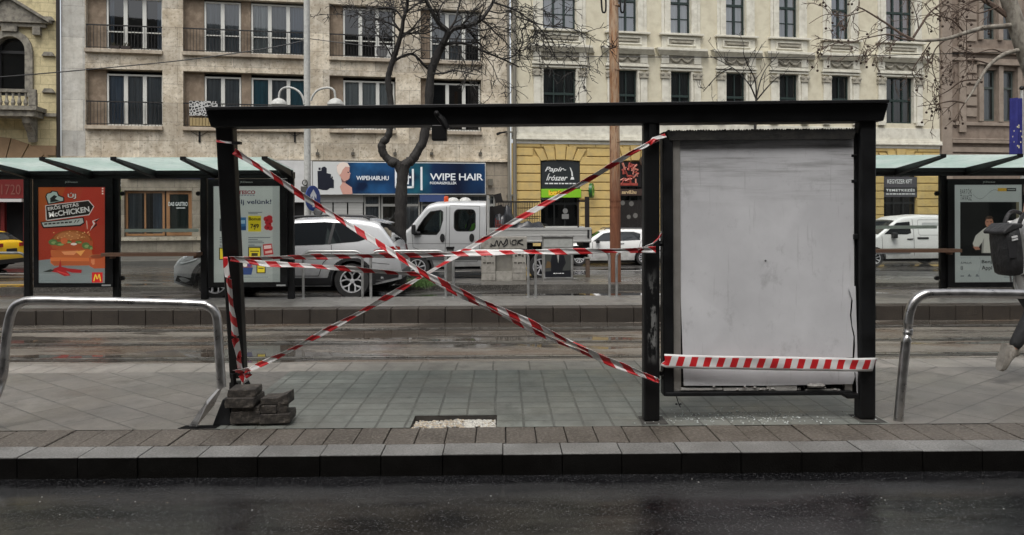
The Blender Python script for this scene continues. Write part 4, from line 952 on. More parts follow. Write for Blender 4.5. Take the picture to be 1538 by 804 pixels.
# signs of B
def dashes(mb, x0, x1, z0, z1, y, n):
    """a line of print too small to read"""
    r_ = random.Random(int(x1 * 100)); w_ = [r_.uniform(.5, 1.5) for _ in range(n)]; u = (x1 - x0) / (sum(w_) + .35 * (n - 1)); x = x0
    for k in w_: mb.box(x, x + k * u, y, y + .004, z0, z1); x += (k + .35) * u
def hang_sign(name, label, px0, px1, py0, py1, y=-.13):
    t_, w_, h_ = sign_on_front(name, label, px0, px1, py0, py1, y=y)
    return t_, w_, h_, (lambda px: (px - px0) / (px1 - px0) * w_), (lambda py: h_ * (1 - (py - py0) / (py1 - py0)))
M_ink = flat('sign_ink_white', lin(222, 224, 222), .5)
t_, w_, h_, X, Z = hang_sign('shop_sign', 'dark stationery shop sign with white script letters and a quill', 813, 870.5, 241, 283.5, -.03)
pts = [(0, 0, 0), (w_, 0, 0), (w_, 0, h_ * .93)] + [(w_ * (1 - k / 8), 0, h_ * (.93 + .07 * math.sin(math.pi * k / 8))) for k in range(1, 8)] + [(0, 0, h_ * .93)]
MB().ext(pts, (0, .1, 0)).build('sign_panel', flat('sign_anthracite', lin(38, 42, 44), .4), t_)
q = MB(); text(q, 'Papír-', X(818), X(850), Z(260), Z(251), -.01, 0, .014, .35); text(q, 'Írószer', X(820), X(852), Z(271.5), Z(261), -.01, 0, .014, .35); dashes(q, X(818), X(864), Z(276.8), Z(275), -.01, 8)
q.poly([(X(855), -.01, Z(251)), (X(857), -.01, Z(253)), (X(859.5), -.01, Z(259)), (X(860), -.01, Z(265)), (X(858), -.01, Z(265)), (X(857.5), -.01, Z(259))]); q.poly([(X(856), -.01, Z(270)), (X(862), -.01, Z(270)), (X(861), -.01, Z(266)), (X(857.5), -.01, Z(266))])
q.build('lettering', M_ink, t_)
t_, w_, h_, X, Z = hang_sign('shop_sign', 'bright green lottery sign strip below the stationery sign', 812.5, 872, 284, 297, -.1)
MB().box(0, w_, 0, .16, 0, h_).build('sign_box', flat('lottery_green', lin(128, 186, 40), .4), t_, bevel=.01)
q = MB(); text(q, 'lottózó', X(823), X(849), Z(294), Z(286), -.012, 0, .05); q.build('lettering', flat('lottery_yellow', lin(240, 205, 60), .4), t_)
q = MB(); text(q, 'lottózó', X(823), X(849), Z(294), Z(286), -.008, 0, .11); q.build('lettering_outline', flat('lottery_red', lin(180, 50, 30), .4), t_)
t_, w_, h_, X, Z = hang_sign('projecting_sign', 'round green lottery sign projecting from the yellow wall', 876, 891, 276, 298, -.5)
q = MB(); q.lathe([(0, -.07), (.34, -.07), (.34, .07), (0, .07)], Matrix.Translation((w_ / 2, 0, h_ / 2)) @ Matrix.Rotation(rad(62), 4, 'Z') @ Matrix.Rotation(rad(90), 4, 'X'), 24); q.build('sign_disc', flat('lottery_dark_green', lin(22, 84, 38), .35), t_, smooth=40)
q = MB(); q.lathe([(.13, .075), (.24, .075), (.24, .08), (.13, .08), (.13, .075)], Matrix.Translation((w_ / 2, 0, h_ / 2)) @ Matrix.Rotation(rad(62), 4, 'Z') @ Matrix.Rotation(rad(90), 4, 'X'), 20, 0, False); q.lathe([(.13, -.075), (.24, -.075), (.24, -.08), (.13, -.08), (.13, -.075)], Matrix.Translation((w_ / 2, 0, h_ / 2)) @ Matrix.Rotation(rad(62), 4, 'Z') @ Matrix.Rotation(rad(90), 4, 'X'), 20, 0, False); q.build('emblem', flat('lottery_light', lin(120, 196, 70), .4), t_)
q = MB(); q.box(w_ / 2 - .02, w_ / 2 + .02, .3, .5, h_ / 2 - .03, h_ / 2 + .03); q.build('arm', M_black2, t_)
t_, w_, h_, X, Z = hang_sign('shop_sign', 'food picture panel of sausages above the shuttered shop behind the rusty pole', 929, 962.5, 243.5, 281, -.05)
q = MB(); q.box(0, w_, 0, .08, 0, h_); q.build('sign_panel', flat('sign_black', lin(24, 20, 20), .4), t_)
q = MB()
for k in range(26):
    x, z = X(rng.uniform(933, 956)), Z(rng.uniform(249, 274)); a = rng.uniform(0, 3.1); l = rng.uniform(.1, .2)
    q.tube([(x - l * math.cos(a), -.012, z - l * math.sin(a)), (x, -.014, z + .03), (x + l * math.cos(a), -.012, z + l * math.sin(a))], rng.uniform(.03, .05), 5, rng.choice((0, 0, 1, 2)))
q.box(X(931), X(957), -.02, -.001, Z(279), Z(275), 0)
q.build('picture', [flat('meat_red', lin(150, 62, 52), .5), flat('meat_pink', lin(190, 120, 104), .5), flat('meat_dark', lin(60, 30, 28), .5)], t_)
t_, w_, h_, X, Z = hang_sign('shop_sign', 'narrow brown sign with a web address above the shuttered shop', 929, 967, 284, 294, -.06)
MB().box(0, w_, 0, .09, 0, h_).build('sign_panel', flat('sign_brown', lin(58, 42, 36), .5), t_)
q = MB(); text(q, 'sarvill.hu', X(933), X(955), Z(291.5), Z(286), -.01, 0, .03); q.build('lettering', flat('sign_cream', lin(196, 170, 130), .5), t_)
t_, w_, h_, X, Z = hang_sign('projecting_sign', 'round brown sign disc projecting from the wall left of the middle shelter post', 955, 970, 235.5, 250, -.45)
q = MB(); q.lathe([(0, -.06), (.235, -.06), (.235, .06), (.19, .065), (.19, .045), (0, .045)], Matrix.Translation((w_ / 2, 0, h_ / 2)) @ Matrix.Rotation(rad(90), 4, 'X'), 22); q.build('sign_disc', noisy('sign_disc_brown', lin(74, 60, 46), lin(50, 42, 36), 6, .5), t_, smooth=40)
MB().box(w_ / 2 - .02, w_ / 2 + .02, .05, .45, h_ / 2 - .02, h_ / 2 + .02).build('arm', M_black2, t_)
t_, w_, h_, X, Z = hang_sign('shop_sign', 'grey undertaker shop sign seen through the right shelter glass', 1327, 1376.5, 266, 296, -.03)
MB().box(0, w_, 0, .08, 0, h_).build('sign_panel', flat('sign_grey', lin(72, 70, 74), .5), t_)
q = MB(); q.box(0, w_, -.004, 0, Z(289), Z(281.5)); q.build('dark_band', flat('sign_band', lin(32, 32, 34), .5), t_)
q = MB(); text(q, 'KEGYSZER KFT', X(1332), X(1369), Z(276), Z(269.5), -.01, 0, .01); text(q, 'TEMETKEZÉS', X(1330), X(1373), Z(287.8), Z(283.3), -.01, 0, .03, 0, 1.25); dashes(q, X(1330), X(1373), Z(292.3), Z(290.8), -.008, 9); q.build('lettering', M_ink, t_)

# ---------------------------------------------------------------- C: ornate yellow house at the left edge
Cb, uc = building('ornate yellow brick house with an arched window and stone balcony at the left edge', -18.0)
q = umb(uc); q.ext([(0, 0, 0)] * 3, (0, 0, 0)) if False else None
M_cy = paving('yellow_brickwork', (.50, .43, .25), (.57, .49, .30), (.22, .18, .11), .62, .36, .012, 0, .5, (.8, .9), swz=True, bstr=.6)
M_cs = noisy('grey_brown_stone_trim', (.27, .25, .205), (.175, .16, .13), 3, .85, .3, c3=(.09, .082, .07), s3=6)
au, aw = UX(17, 95), .52
q = umb(uc); wall_holes(q, -32, -18.03, 3.9, 17, [(au - aw, au + aw, 6.35, 8.65), (-25.5, -24.4, 6.35, 8.65)], .4, 0, 1, 2); q.build('wall', [M_cy, M_cs, M_room], Cb)
q = umb(uc)
for c in (au, -24.95):
    q.ext([(c + a, -.12, b) for a, b in arc(0, 8.15, .78, .78, 180, 0, 14)] + [(c + a, -.12, b) for a, b in arc(0, 8.15, .52, .52, 0, 180, 14)], (0, .14, 0))
    for s in (-1, 1): xa, xb = sorted((c + s * .52, c + s * .8)); q.box(xa, xb, -.12, .02, 6.3, 8.15); xa, xb = sorted((c + s * .82, c + s * 1.1)); q.box(xa, xb, -.2, 0, 8.75, 9.1)
    for s in (-1, 1):                                                 # spandrels closing the square hole round the arch
        q.ext([(c + s * .53, .05, 8.66), (c, .05, 8.66)] + [(c + s * a, .05, b) for a, b in arc(0, 8.15, .53, .5, 90, 0, 8)], (0, .3, 0))
    q.box(c - 1.3, c + 1.3, -.18, 0, 9.05, 9.2); 
    q.ext([(c - 1.45, -.28, 9.2), (c + 1.45, -.28, 9.2), (c, -.28, 10.1)], (0, .28, 0)); q.ext([(c - 1.5, -.42, 9.2), (c - 1.5, -.42, 9.32), (c, -.42, 10.26), (c + 1.5, -.42, 9.32), (c + 1.5, -.42, 9.2), (c, -.42, 10.12)], (0, .42, 0))
    q.box(c - .28, c + .28, -.2, 0, 8.85, 9.15)
q.parts('window_surround', M_cs, Cb, key=lambda c: c.x > -4.5, bevel=.012)
q = umb(uc)
for zz in (9.35, 7.95, 6.5): u = UX(73, 80); q.ext([(u - .22, -.12, zz), (u + .25, -.12, zz), (u + .14, -.12, zz + .16), (u - .12, -.12, zz + .16)], (0, .12, 0))
q.box(-32, -18.03, -.1, 0, 5.55, 5.68); q.build('stone_boss', M_cs, Cb)
for c in (au, -24.95): window(Cb, uc, c - .5, c + .5, 6.38, 8.62, .2, 1, flat('dark_frame', lin(30, 30, 30), .5), .06, .06, 8.1, [])
q = umb(uc); bx = UX(70, 150)
q.box(-26.5, bx, -1.0, 0, 5.68, 5.84); q.box(-26.5, bx - .1, -.92, 0, 5.45, 5.68); q.box(-26.4, bx - .03, -.98, -.82, 6.36, 6.48); q.box(bx - .28, bx - .02, -1.0, -.8, 5.85, 6.36)
for k in range(30):
    x = bx - .4 - k * .22
    if x < -26.3: break
    q.lathe([(.05, 0), (.085, .12), (.04, .3), (.05, .52)], Matrix.Translation((x, -.9, 5.84)), 7)
for xx in (bx - .45, bx - 3.2): q.ext([(xx - .13, -.85, 5.45), (xx - .13, -.02, 5.45), (xx - .13, -.02, 4.55), (xx - .13, -.2, 4.5), (xx - .13, -.4, 4.9), (xx - .13, -.75, 5.2)], (.26, 0, 0))
q.build('stone_balcony', M_cs, Cb)
M_co = noisy('ochre_stone', (.30, .20, .115), (.23, .15, .085), 1.2, .85, .15)
q = umb(uc); wall_holes(q, -32, -18.03, -.1, 3.9, [(-26, UX(40, 330), -.05, 3.05)], .5, 0, 0, 1, y=.02); q.build('ground_floor_wall', [M_co, M_room], Cb)
q = umb(uc)
for k in range(9):
    a0 = rad(38 + k * 13); a1 = a0 + rad(12.2); cx_, cz_ = -20.35, 1.75
    q.ext([(cx_ + r_ * math.cos(a), -.07, cz_ + r_ * math.sin(a)) for r_, a in ((2.15, a0), (3.0, a0), (3.0, a1), (2.15, a1))], (0, .085, 0))
q.box(-18.9, -18.06, -.06, 0, 4.0, 4.4); q.build('voussoirs', M_co, Cb, bevel=.012)
M_red = flat('red_shop_paint', lin(104, 26, 24), .45)
q = umb(uc); e = UX(39, 330)
q.box(-26, e, -.1, .3, 2.3, 3.1); 
for x in (e - .14, e - .95, e - 1.75, e - 2.6): q.box(x, x + .14, .1, .3, -.05, 2.3)
q.box(-26, e - .15, .11, .28, -.05, .4); sf = q.build('shopfront', M_red, Cb)
q = umb(uc); q.box(-26, e, -.4, -.1, 2.16, 2.28); q.build('awning', flat('pale_awning', lin(190, 188, 186), .6), Cb)
q = umb(uc); text(q, '1720', UX(4, 290), UX(33, 290), 2.45, 2.85, -.12, 0, .0); q.build('lettering', flat('dull_gold', lin(120, 70, 62), .5), Cb)
q = umb(uc); q.box(-26, e, -.02, .1, 3.12, 3.88); q.build('graffiti_board', flat('graffiti_grey', lin(54, 52, 52), .7), Cb)
q = umb(uc)
for k in range(9):
    x, z = UX(2 + k * 4, 255), 3.5 + rng.uniform(-.15, .15); q.tube([(x + .12 * math.cos(a * 1.1 + k), -.03, z + .2 * math.sin(a * 1.7 + k)) for a in range(7)], .02, 4)
q.build('graffiti', flat('graffiti_white', lin(140, 138, 136), .6), Cb)

# ---------------------------------------------------------------- D: brown stone house at the right edge
Db, ud = building('brown stone house with paired windows behind the plane tree at the right edge', 22.28)
M_db = noisy('brown_sandstone', (.235, .185, .145), (.175, .135, .105), .8, .85, .15, c3=(.12, .092, .072), s3=3)
M_dl = noisy('brown_sandstone_trim', (.28, .23, .185), (.20, .16, .125), 2, .85, .2)
dh = [(24.75, 25.62, 6.2, 8.8), (25.95, 26.75, 6.2, 8.8), (24.75, 25.62, 10.35, 13), (25.95, 26.75, 10.35, 13), (29.5, 30.4, 6.2, 8.8), (29.5, 30.4, 10.35, 13)]
q = umb(ud); wall_holes(q, 22.28, 36, -.1, 17.5, dh, .4, 0, 1, 2, y=.03); q.build('wall', [M_db, M_dl, M_room], Db)
q = umb(ud); q.box(22.3, 22.9, -.12, .03, -.1, 17); q.box(23.35, 23.75, -.08, .03, 5.6, 17)
q.box(22.9, 36, -.08, .03, 5.95, 6.12); q.box(22.9, 36, -.16, .03, 5.05, 5.2); q.box(22.9, 36, -.1, .03, 5.22, 5.3); q.box(22.9, 36, -.18, .03, 9.6, 9.85); q.box(22.9, 36, -.1, .03, 9.2, 9.35)
for z in (4.6, 4.25, 3.9): q.box(22.9, 36, -.05, .03, z, z + .26)
for x in (24.5, 25.66, 26.78): q.box(x, x + .26, -.1, .03, 6.15, 9.0); q.box(x, x + .26, -.1, .03, 10.3, 13.1)
for z in (6.4, 6.95, 7.5, 8.05, 8.6, 10.2, 10.75, 11.3): q.box(23.78, 24.4, -.05, .03, z, z + .42)
q.box(24.4, 27.1, -.22, .03, 9.02, 9.18); q.build('stone_trim', M_dl, Db, bevel=.012)
for a, b, c, d in dh: window(Db, ud, a + .01, b - .01, c + .02, d - .02, .2, 1, flat('grey_green_frame', lin(70, 78, 74), .5), .08, .06, c + 1.7, [(.1, .9, C_grey)])
# ================================================================== FAR BUS SHELTERS
YS = 15.15
M_fglass = thin_glass('shelter_glass', (.93, .95, .94), .03)
M_roof, t, b = new_mat('frosted_roof_glass')
t.nodes.remove(b); tl = N(t, 'ShaderNodeBsdfTranslucent'); df = N(t, 'ShaderNodeBsdfDiffuse'); mx = N(t, 'ShaderNodeMixShader'); mx.inputs[0].default_value = .3
v = coords(t); cc = mix(t, noise(t, v, 1.6, 5, .6), (.70, .80, .76), (.84, .90, .87)); cc = mix(t, math_(t, 'MULTIPLY', noise(t, v, 9, 4, .7, .5, .75), .3), cc, (.36, .42, .40))
t.links.new(cc, tl.inputs[0]); t.links.new(cc, df.inputs[0]); t.links.new(tl.outputs[0], mx.inputs[1]); t.links.new(df.outputs[0], mx.inputs[2]); t.links.new(mx.outputs[0], t.nodes['Material Output'].inputs[0])
M_bench = noisy('bench_plank', (.20, .11, .07), (.12, .066, .045), 3, .5, .2, (.2, 1, 1))
def far_shelter(label, posts, rafters, x0, x1, cases, glass, bench):
    cx = XP((posts[0] + posts[-1]) / 2, YS); s = thing('bus_shelter', label, 'bus shelter', (cx, YS, 0), 0, 'tram stop shelters on the far platform')
    T = Matrix.Translation((-cx, -YS, 0))
    def nb(): q = MB(); q.T = T; return q
    for px in posts:
        q = nb(); x = XP(px, YS); q.box(x - .062, x + .062, YS - .05, YS + .06, 0, 2.44); q.build('post', M_black, s, bevel=.012)
    xa, xb = XP(x0, YS), XP(x1, YS)
    q = nb(); q.box(xa, xb, YS - .09, YS + .09, 2.375, 2.50); q.box(xa, xb, YS - .13, YS - .09, 2.45, 2.53); q.build('head_beam', M_black, s, bevel=.008)
    q = nb(); q.add([(xa, YS, 2.52), (xb, YS, 2.52), (xb, 13.5, 2.665), (xa, 13.5, 2.665), (xa, YS, 2.532), (xb, YS, 2.532), (xb, 13.5, 2.677), (xa, 13.5, 2.677)], [(3, 2, 1, 0), (4, 5, 6, 7), (0, 1, 5, 4), (1, 2, 6, 5), (2, 3, 7, 6), (3, 0, 4, 7)])
    q.build('roof_panel', M_roof, s)
    for px in rafters:
        x = XP(px, YS); w = .05; q = nb()
        q.add([(x - w, YS, 2.38), (x + w, YS, 2.38), (x + w, YS, 2.53), (x - w, YS, 2.53), (x - w, 13.48, 2.63), (x + w, 13.48, 2.63), (x + w, 13.48, 2.69), (x - w, 13.48, 2.69)], [(0, 1, 2, 3), (7, 6, 5, 4), (0, 4, 5, 1), (1, 5, 6, 2), (2, 6, 7, 3), (3, 7, 4, 0)])
        q.build('rafter', M_black2, s)
    for a, b in glass:
        q = nb(); q.box(XP(a, YS), XP(b, YS), YS + .01, YS + .02, .18, 2.36); g = q.build('glass_wall', M_fglass, s)
        q = nb(); q.box(XP(a + 6, YS), XP(b - 4, YS), YS, YS + .008, ZP(346.5, YS), ZP(341.5, YS)); q.build('marking_strip', flat('frosted_strip', lin(190, 200, 192), .5), g)
        q = nb()
        for px in (a + 3, b - 4):
            for py in (291, 418): q.lathe([(0, -.02), (.045, -.02), (.045, .02), (0, .02)], Matrix.Translation(P(px, py, YS - .01)) @ Matrix.Rotation(rad(90), 4, 'X'), 10)
        q.parts('glass_clamp', M_black2, g)
    a, b = bench; q = nb(); q.box(XP(a, YS), XP(b, YS), YS - .38, YS - .06, ZP(381, YS), ZP(376, YS)); q.box(XP(a + 6, YS), XP(a + 10, YS), YS - .2, YS + .05, ZP(385, YS), ZP(381.2, YS)); q.box(XP(b - 10, YS), XP(b - 6, YS), YS - .2, YS + .05, ZP(385, YS), ZP(381.2, YS)); q.build('leaning_bench', M_bench, s, bevel=.006)
    for (a, b, py0, py1, hole) in cases:
        Yc = YS - .12; q = nb()
        A, Bp = P(a, py1, Yc), P(b, py0, Yc); h0, h1 = P(hole[0], hole[3], Yc), P(hole[2], hole[1], Yc)
        q.box(A.x, h0.x, Yc, Yc + .2, A.z, Bp.z); q.box(h1.x, Bp.x, Yc, Yc + .2, A.z, Bp.z); q.box(h0.x, h1.x, Yc, Yc + .2, A.z, h0.z); q.box(h0.x, h1.x, Yc, Yc + .2, h1.z, Bp.z); q.box(h0.x, h1.x, Yc + .06, Yc + .19, h0.z, h1.z)
        cs = q.build('advert_case', M_black, s)
        q = nb(); m_ = (h0.x + h1.x) / 2; text(q, 'JCDecaux', m_ - .12, m_ + .13, Bp.z - .088, Bp.z - .045, Yc - .004, 0, .02); q.box(h1.x - .07, h1.x + .11, Yc - .006, Yc, A.z + .02, A.z + .05); q.build('lettering', flat('case_lettering', lin(170, 172, 170), .5), cs)
        q = nb(); q.box(h0.x, h1.x, Yc + .005, Yc + .008, h0.z, h1.z); q.build('case_glass', thin_glass('case_glass', (.95, .97, .96), 0), cs)
    return s, T
sl, TL = far_shelter('left far tram shelter with a burger poster and a supermarket poster', (42, 175, 307, 437), (-50, 45, 140, 235, 328, 437), -60, 442, [(50, 169, 268.5, 432, (57, 281, 157.5, 427)), (313, 431, 268.5, 432, (320.5, 279.5, 420, 424.5))], [(181, 302)], (166, 306))
sr, TR = far_shelter('right far tram shelter with a concert poster, partly behind the torn advert case', (1284, 1416, 1549), (1245, 1345, 1448, 1551), 1236, 1640, [(1424, 1545, 268.5, 432, (1434.5, 277.5, 1536, 424.5))], [(1290, 1411)], (1296, 1428))

# posters: flat prints inside the cases
YPs = YS - .09
class Print:
    def __init__(s, T, map_): s.mb = MB(); s.mb.T = T; s.map = map_; s.mats = []; s.k = 0
    def mi(s, rgb):
        m_ = flat('print_%d_%d_%d' % rgb, tuple(min(.85, 1.5 * c_) for c_ in lin(*rgb)), .45); bs_ = m_.node_tree.nodes['Principled BSDF']; bs_.inputs['Emission Color'].default_value = (*lin(*rgb), 1); bs_.inputs['Emission Strength'].default_value = .17      # backlit advert
        if m_ not in s.mats: s.mats.append(m_)
        return s.mats.index(m_)
    def lay(s): s.k += 1; return YPs - .0006 * s.k
    def poly(s, pts, rgb): y = s.lay(); s.mb.poly([tuple(P(*s.map(*p), y)) for p in pts], s.mi(rgb))
    def rect(s, x0, y0, x1, y1, rgb): s.poly([(x0, y1), (x1, y1), (x1, y0), (x0, y0)], rgb)
    def ell(s, cx, cy, rx, ry, rgb, a0=0, a1=360, n=20): s.poly([(cx + rx * math.cos(rad(a0 + (a1 - a0) * i / n)), cy - ry * math.sin(rad(a0 + (a1 - a0) * i / n))) for i in range(n)], rgb)
    def text(s, tx, x0, y0, x1, y1, rgb, bold=.02, rot=0.0, spacing=1.0):
        y = s.lay(); a, b = P(*s.map(x0, y1), y), P(*s.map(x1, y0), y); text(s.mb, tx, a.x, b.x, a.z, b.z, y, s.mi(rgb), bold, 0, spacing, rot)
    def build(s, name, par): return s.mb.build(name, s.mats, par)
zm = lambda x, y: (40 + x / 4.233, 260 + y / 4.233)
p = Print(TL, zm)
p.rect(72, 90, 497, 700, (176, 66, 46)); p.poly([(72, 330), (140, 330), (250, 90), (72, 90)], (174, 84, 48)); p.poly([(72, 240), (110, 230), (160, 90), (72, 90)], (172, 88, 40)); p.poly([(300, 330), (497, 330), (497, 90), (360, 90)], (178, 60, 44))
p.poly([(72, 700), (497, 700), (497, 520), (400, 520), (72, 556)], (146, 152, 152)); p.poly([(72, 700), (497, 700), (497, 650), (72, 640)], (158, 164, 164))
p.poly([(118, 150), (128, 128), (150, 122), (160, 112), (196, 116), (206, 140), (240, 154), (240, 182), (135, 202)], (30, 30, 28)); p.poly([(126, 150), (134, 132), (156, 127), (165, 118), (190, 122), (200, 146), (232, 158), (232, 176), (140, 194)], (176, 190, 184)); p.poly([(150, 160), (175, 140), (195, 150), (180, 165), (212, 178), (150, 188)], (40, 44, 42))
p.text('ÚJ', 259, 124, 316, 168, (30, 26, 24), .05); p.text('ÚJ', 261, 126, 314, 165, (226, 214, 204), .02)
p.poly([(118, 206), (395, 172), (430, 213), (398, 268), (136, 304), (122, 300)], (222, 214, 206)); p.poly([(123, 210), (392, 177), (424, 214), (394, 263), (130, 298)], (34, 30, 28))
p.text('ERŐS PISTÁS', 133, 196, 331, 226, (226, 218, 212), .03, rad(8)); p.text('McCHICKEN', 140, 229, 400, 266, (232, 226, 220), .03, rad(8))
p.poly([(88, 312), (362, 280), (370, 318), (342, 338), (106, 352), (96, 336)], (28, 26, 24)); p.poly([(96, 316), (356, 287), (362, 315), (338, 329), (110, 344), (104, 333)], (186, 190, 184))
p.text('ERŐS PISTÁS MAJONÉZZEL', 132, 297, 272, 309, (50, 48, 44), .02, rad(5)); [p.poly([(112 + 26 * k, 330 - 2 * k), (132 + 26 * k, 328 - 2 * k), (132 + 26 * k, 319 - 2 * k), (112 + 26 * k, 321 - 2 * k)], (50, 48, 44)) for k in range(7)]; p.poly([(300, 318), (306, 316), (318, 300), (310, 301)], (50, 48, 44)); p.poly([(318, 316), (324, 314), (338, 297), (330, 298)], (50, 48, 44))
p.poly([(468, 284), (436, 304), (444, 318), (404, 368), (448, 332), (438, 318)], (30, 26, 26)); p.poly([(466, 288), (424, 308), (436, 320), (402, 370), (412, 342), (424, 330), (416, 304)], (224, 214, 206)); p.poly([(378, 302), (384, 304), (388, 352), (384, 358)], (222, 190, 170)); 
p.ell(286, 440, 134, 78, (150, 84, 44), 0, 180); p.ell(286, 432, 118, 66, (172, 104, 56), 0, 180); p.ell(270, 400, 70, 24, (190, 126, 78), 0, 360)
for k in range(24): a_, b_ = rng.uniform(170, 400), rng.uniform(372, 425); p.ell(a_, b_, 5, 3, (206, 158, 104), 0, 360, 8)
p.poly([(150, 440), (170, 428), (400, 426), (424, 440), (418, 492), (360, 500), (300, 484), (220, 492), (160, 480)], (150, 70, 40))
for (a_, b_, c_, d_) in ((168, 440, 30, 20), (210, 450, 34, 14), (262, 438, 26, 10), (376, 462, 26, 22), (405, 476, 16, 16), (330, 440, 22, 10)): p.ell(a_, b_, c_, d_, (78, 100, 56), 0, 360, 9); p.ell(a_ + 6, b_ + 4, c_ * .6, d_ * .5, (120, 138, 84), 0, 360, 8)
p.ell(238, 432, 22, 20, (178, 92, 54)); p.ell(300, 452, 20, 8, (206, 190, 176)); p.poly([(152, 490), (412, 486), (420, 520), (396, 540), (190, 544), (156, 530)], (160, 84, 46)); p.poly([(220, 500), (330, 494), (300, 522), (240, 520)], (196, 126, 82)); p.poly([(310, 500), (372, 490), (344, 528)], (206, 140, 74))
p.poly([(150, 536), (418, 540), (414, 574), (392, 588), (176, 590), (152, 572)], (178, 96, 52)); p.poly([(150, 560), (416, 562), (400, 586), (176, 590)], (150, 76, 42))
p.ell(446, 536, 52, 18, (150, 96, 62)); p.poly([(396, 536), (498, 532), (498, 606), (430, 608), (400, 592)], (160, 76, 44)); p.ell(448, 532, 42, 12, (120, 60, 38)); p.poly([(408, 550), (432, 548), (432, 580), (420, 586), (410, 570)], (186, 112, 74))
p.poly([(178, 606), (205, 596), (214, 548), (222, 596), (260, 606), (350, 616), (348, 636), (290, 634), (250, 622), (280, 652), (240, 656), (196, 634), (150, 626)], (140, 28, 30)); p.poly([(100, 630), (150, 612), (180, 618), (150, 630)], (40, 44, 38)); p.poly([(190, 618), (270, 644), (262, 650), (200, 630)], (176, 56, 52))
p.rect(415, 632, 483, 697, (178, 34, 34))
ym = (226, 178, 60)
for pts in ([(424, 688), (432, 648), (438, 642), (444, 650), (450, 676), (445, 676), (438, 654), (431, 688)], [(474, 688), (466, 648), (460, 642), (454, 650), (448, 676), (453, 676), (460, 654), (467, 688)]): p.poly(pts, ym)
for yy in (94, 110, 126): p.rect(478, yy, 488, yy + 10, (206, 176, 166))
p.rect(92, 684, 216, 688, (100, 110, 110))
p.build('poster', sl)['label'] = 'orange burger poster'
zt = lambda x, y: (310 + x / 4.228, 260 + y / 4.228)
p = Print(TL, zt)
p.rect(40, 80, 470, 700, (182, 185, 181)); p.rect(420, 80, 470, 700, (166, 170, 167))
p.text('TESCO', 203, 111, 310, 135, (128, 30, 40), .03)
for k in range(6): p.rect(204 + k * 18, 139, 216 + k * 18, 143, (30, 40, 84))
p.text('Spórolj velünk!', 84, 168, 412, 207, (24, 36, 66), .012)
for yy, w_ in ((248, 88), (257, 60)): p.rect(266, yy, 266 + w_, yy + 4, (90, 96, 100))
def tag_(x0, y0, x1, y1, price, edge=True):
    if edge: p.rect(x0, y0, x1, y1, (40, 40, 34)); p.rect(x0 + 6, y0 + 6, x1 - 6, y1 - 6, (196, 176, 44))
    else: p.rect(x0, y0, x1, y1, (200, 182, 44))
p.rect(265, 272, 347, 372, (202, 184, 40)); p.text('Bonus', 268, 281, 345, 302, (60, 52, 24), .03); p.text('749', 280, 323, 333, 352, (36, 34, 28), .03); p.rect(304, 348, 310, 360, (60, 50, 24))
for a_, b_, c_, d_ in ((378, 292, 16, 16), (400, 286, 20, 18), (392, 315, 22, 16), (408, 306, 14, 14), (386, 345, 20, 18), (406, 350, 16, 16), (396, 330, 18, 12)): p.ell(a_, b_, c_, d_, (170, 40, 46), 0, 360, 10)
for a_, b_ in ((386, 300), (402, 322), (392, 348)): p.ell(a_, b_, 7, 6, (120, 24, 30), 0, 360, 8)
p.rect(192, 282, 252, 364, (62, 110, 150)); p.rect(200, 300, 246, 322, (150, 180, 196)); p.poly([(192, 345), (252, 338), (252, 364), (192, 364)], (40, 78, 120)); p.rect(84, 290, 100, 370, (60, 64, 66)); 
for yy, w_ in ((408, 140), (420, 60), (431, 90), (441, 100), (456, 40), (463, 84)): p.rect(266, yy, 266 + w_, yy + 4, (92, 98, 102)); p.rect(84, yy, 84 + w_ * .3, yy + 4, (92, 98, 102))
tag_(265, 470, 347, 552, ''); p.rect(278, 494, 334, 500, (60, 54, 30)); p.rect(286, 508, 326, 528, (60, 56, 34)); tag_(80, 474, 112, 552, '')
p.poly([(358, 454), (414, 448), (426, 516), (364, 524)], (150, 46, 46)); p.poly([(364, 462), (410, 457), (414, 478), (367, 483)], (196, 170, 164)); p.poly([(372, 498), (416, 490), (418, 506), (374, 512)], (190, 150, 140))
p.rect(190, 430, 225, 520, (150, 40, 44)); p.ell(258, 592, 34, 20, (140, 84, 64)); p.ell(246, 584, 16, 12, (204, 196, 186)); p.ell(272, 586, 14, 12, (90, 60, 110)); p.poly([(224, 600), (296, 600), (286, 646), (232, 646)], (44, 62, 104)); tag_(318, 580, 376, 637, ''); p.rect(330, 602, 364, 608, (60, 54, 30)); p.rect(230, 660, 392, 664, (110, 116, 118))
p.build('poster', sl)['label'] = 'pale supermarket price poster'
zr = lambda x, y: (1400 + x / 2.297, 240 + y / 2.297)
p = Print(TR, zr)
p.rect(78, 84, 314, 424, (166, 170, 168)); p.rect(97, 146, 300, 332, (18, 20, 20)); p.rect(290, 146, 300, 332, (110, 104, 84)); p.rect(97, 146, 130, 332, (14, 16, 17))
p.text('BARTÓK', 97, 98, 137, 118, (40, 44, 46), .0, 0, 1.15); p.text('TAVASZ', 97, 121, 137, 141, (40, 44, 46), .0, 0, 1.15)
p.rect(226, 98, 257, 109, (176, 140, 50)); p.rect(257, 98, 290, 109, (30, 32, 32)); p.rect(260, 102, 287, 105, (150, 152, 150))
for k in range(14):
    a_ = k / 13; b_ = (k + 1) / 13; f_ = lambda q: 118 + 18 * math.sin(q * 5.2) * (1 - .2 * q)
    p.poly([(140 + 85 * a_, f_(a_)), (140 + 85 * b_, f_(b_)), (140 + 85 * b_, f_(b_) + 1.3), (140 + 85 * a_, f_(a_) + 1.3)], (90, 96, 98))
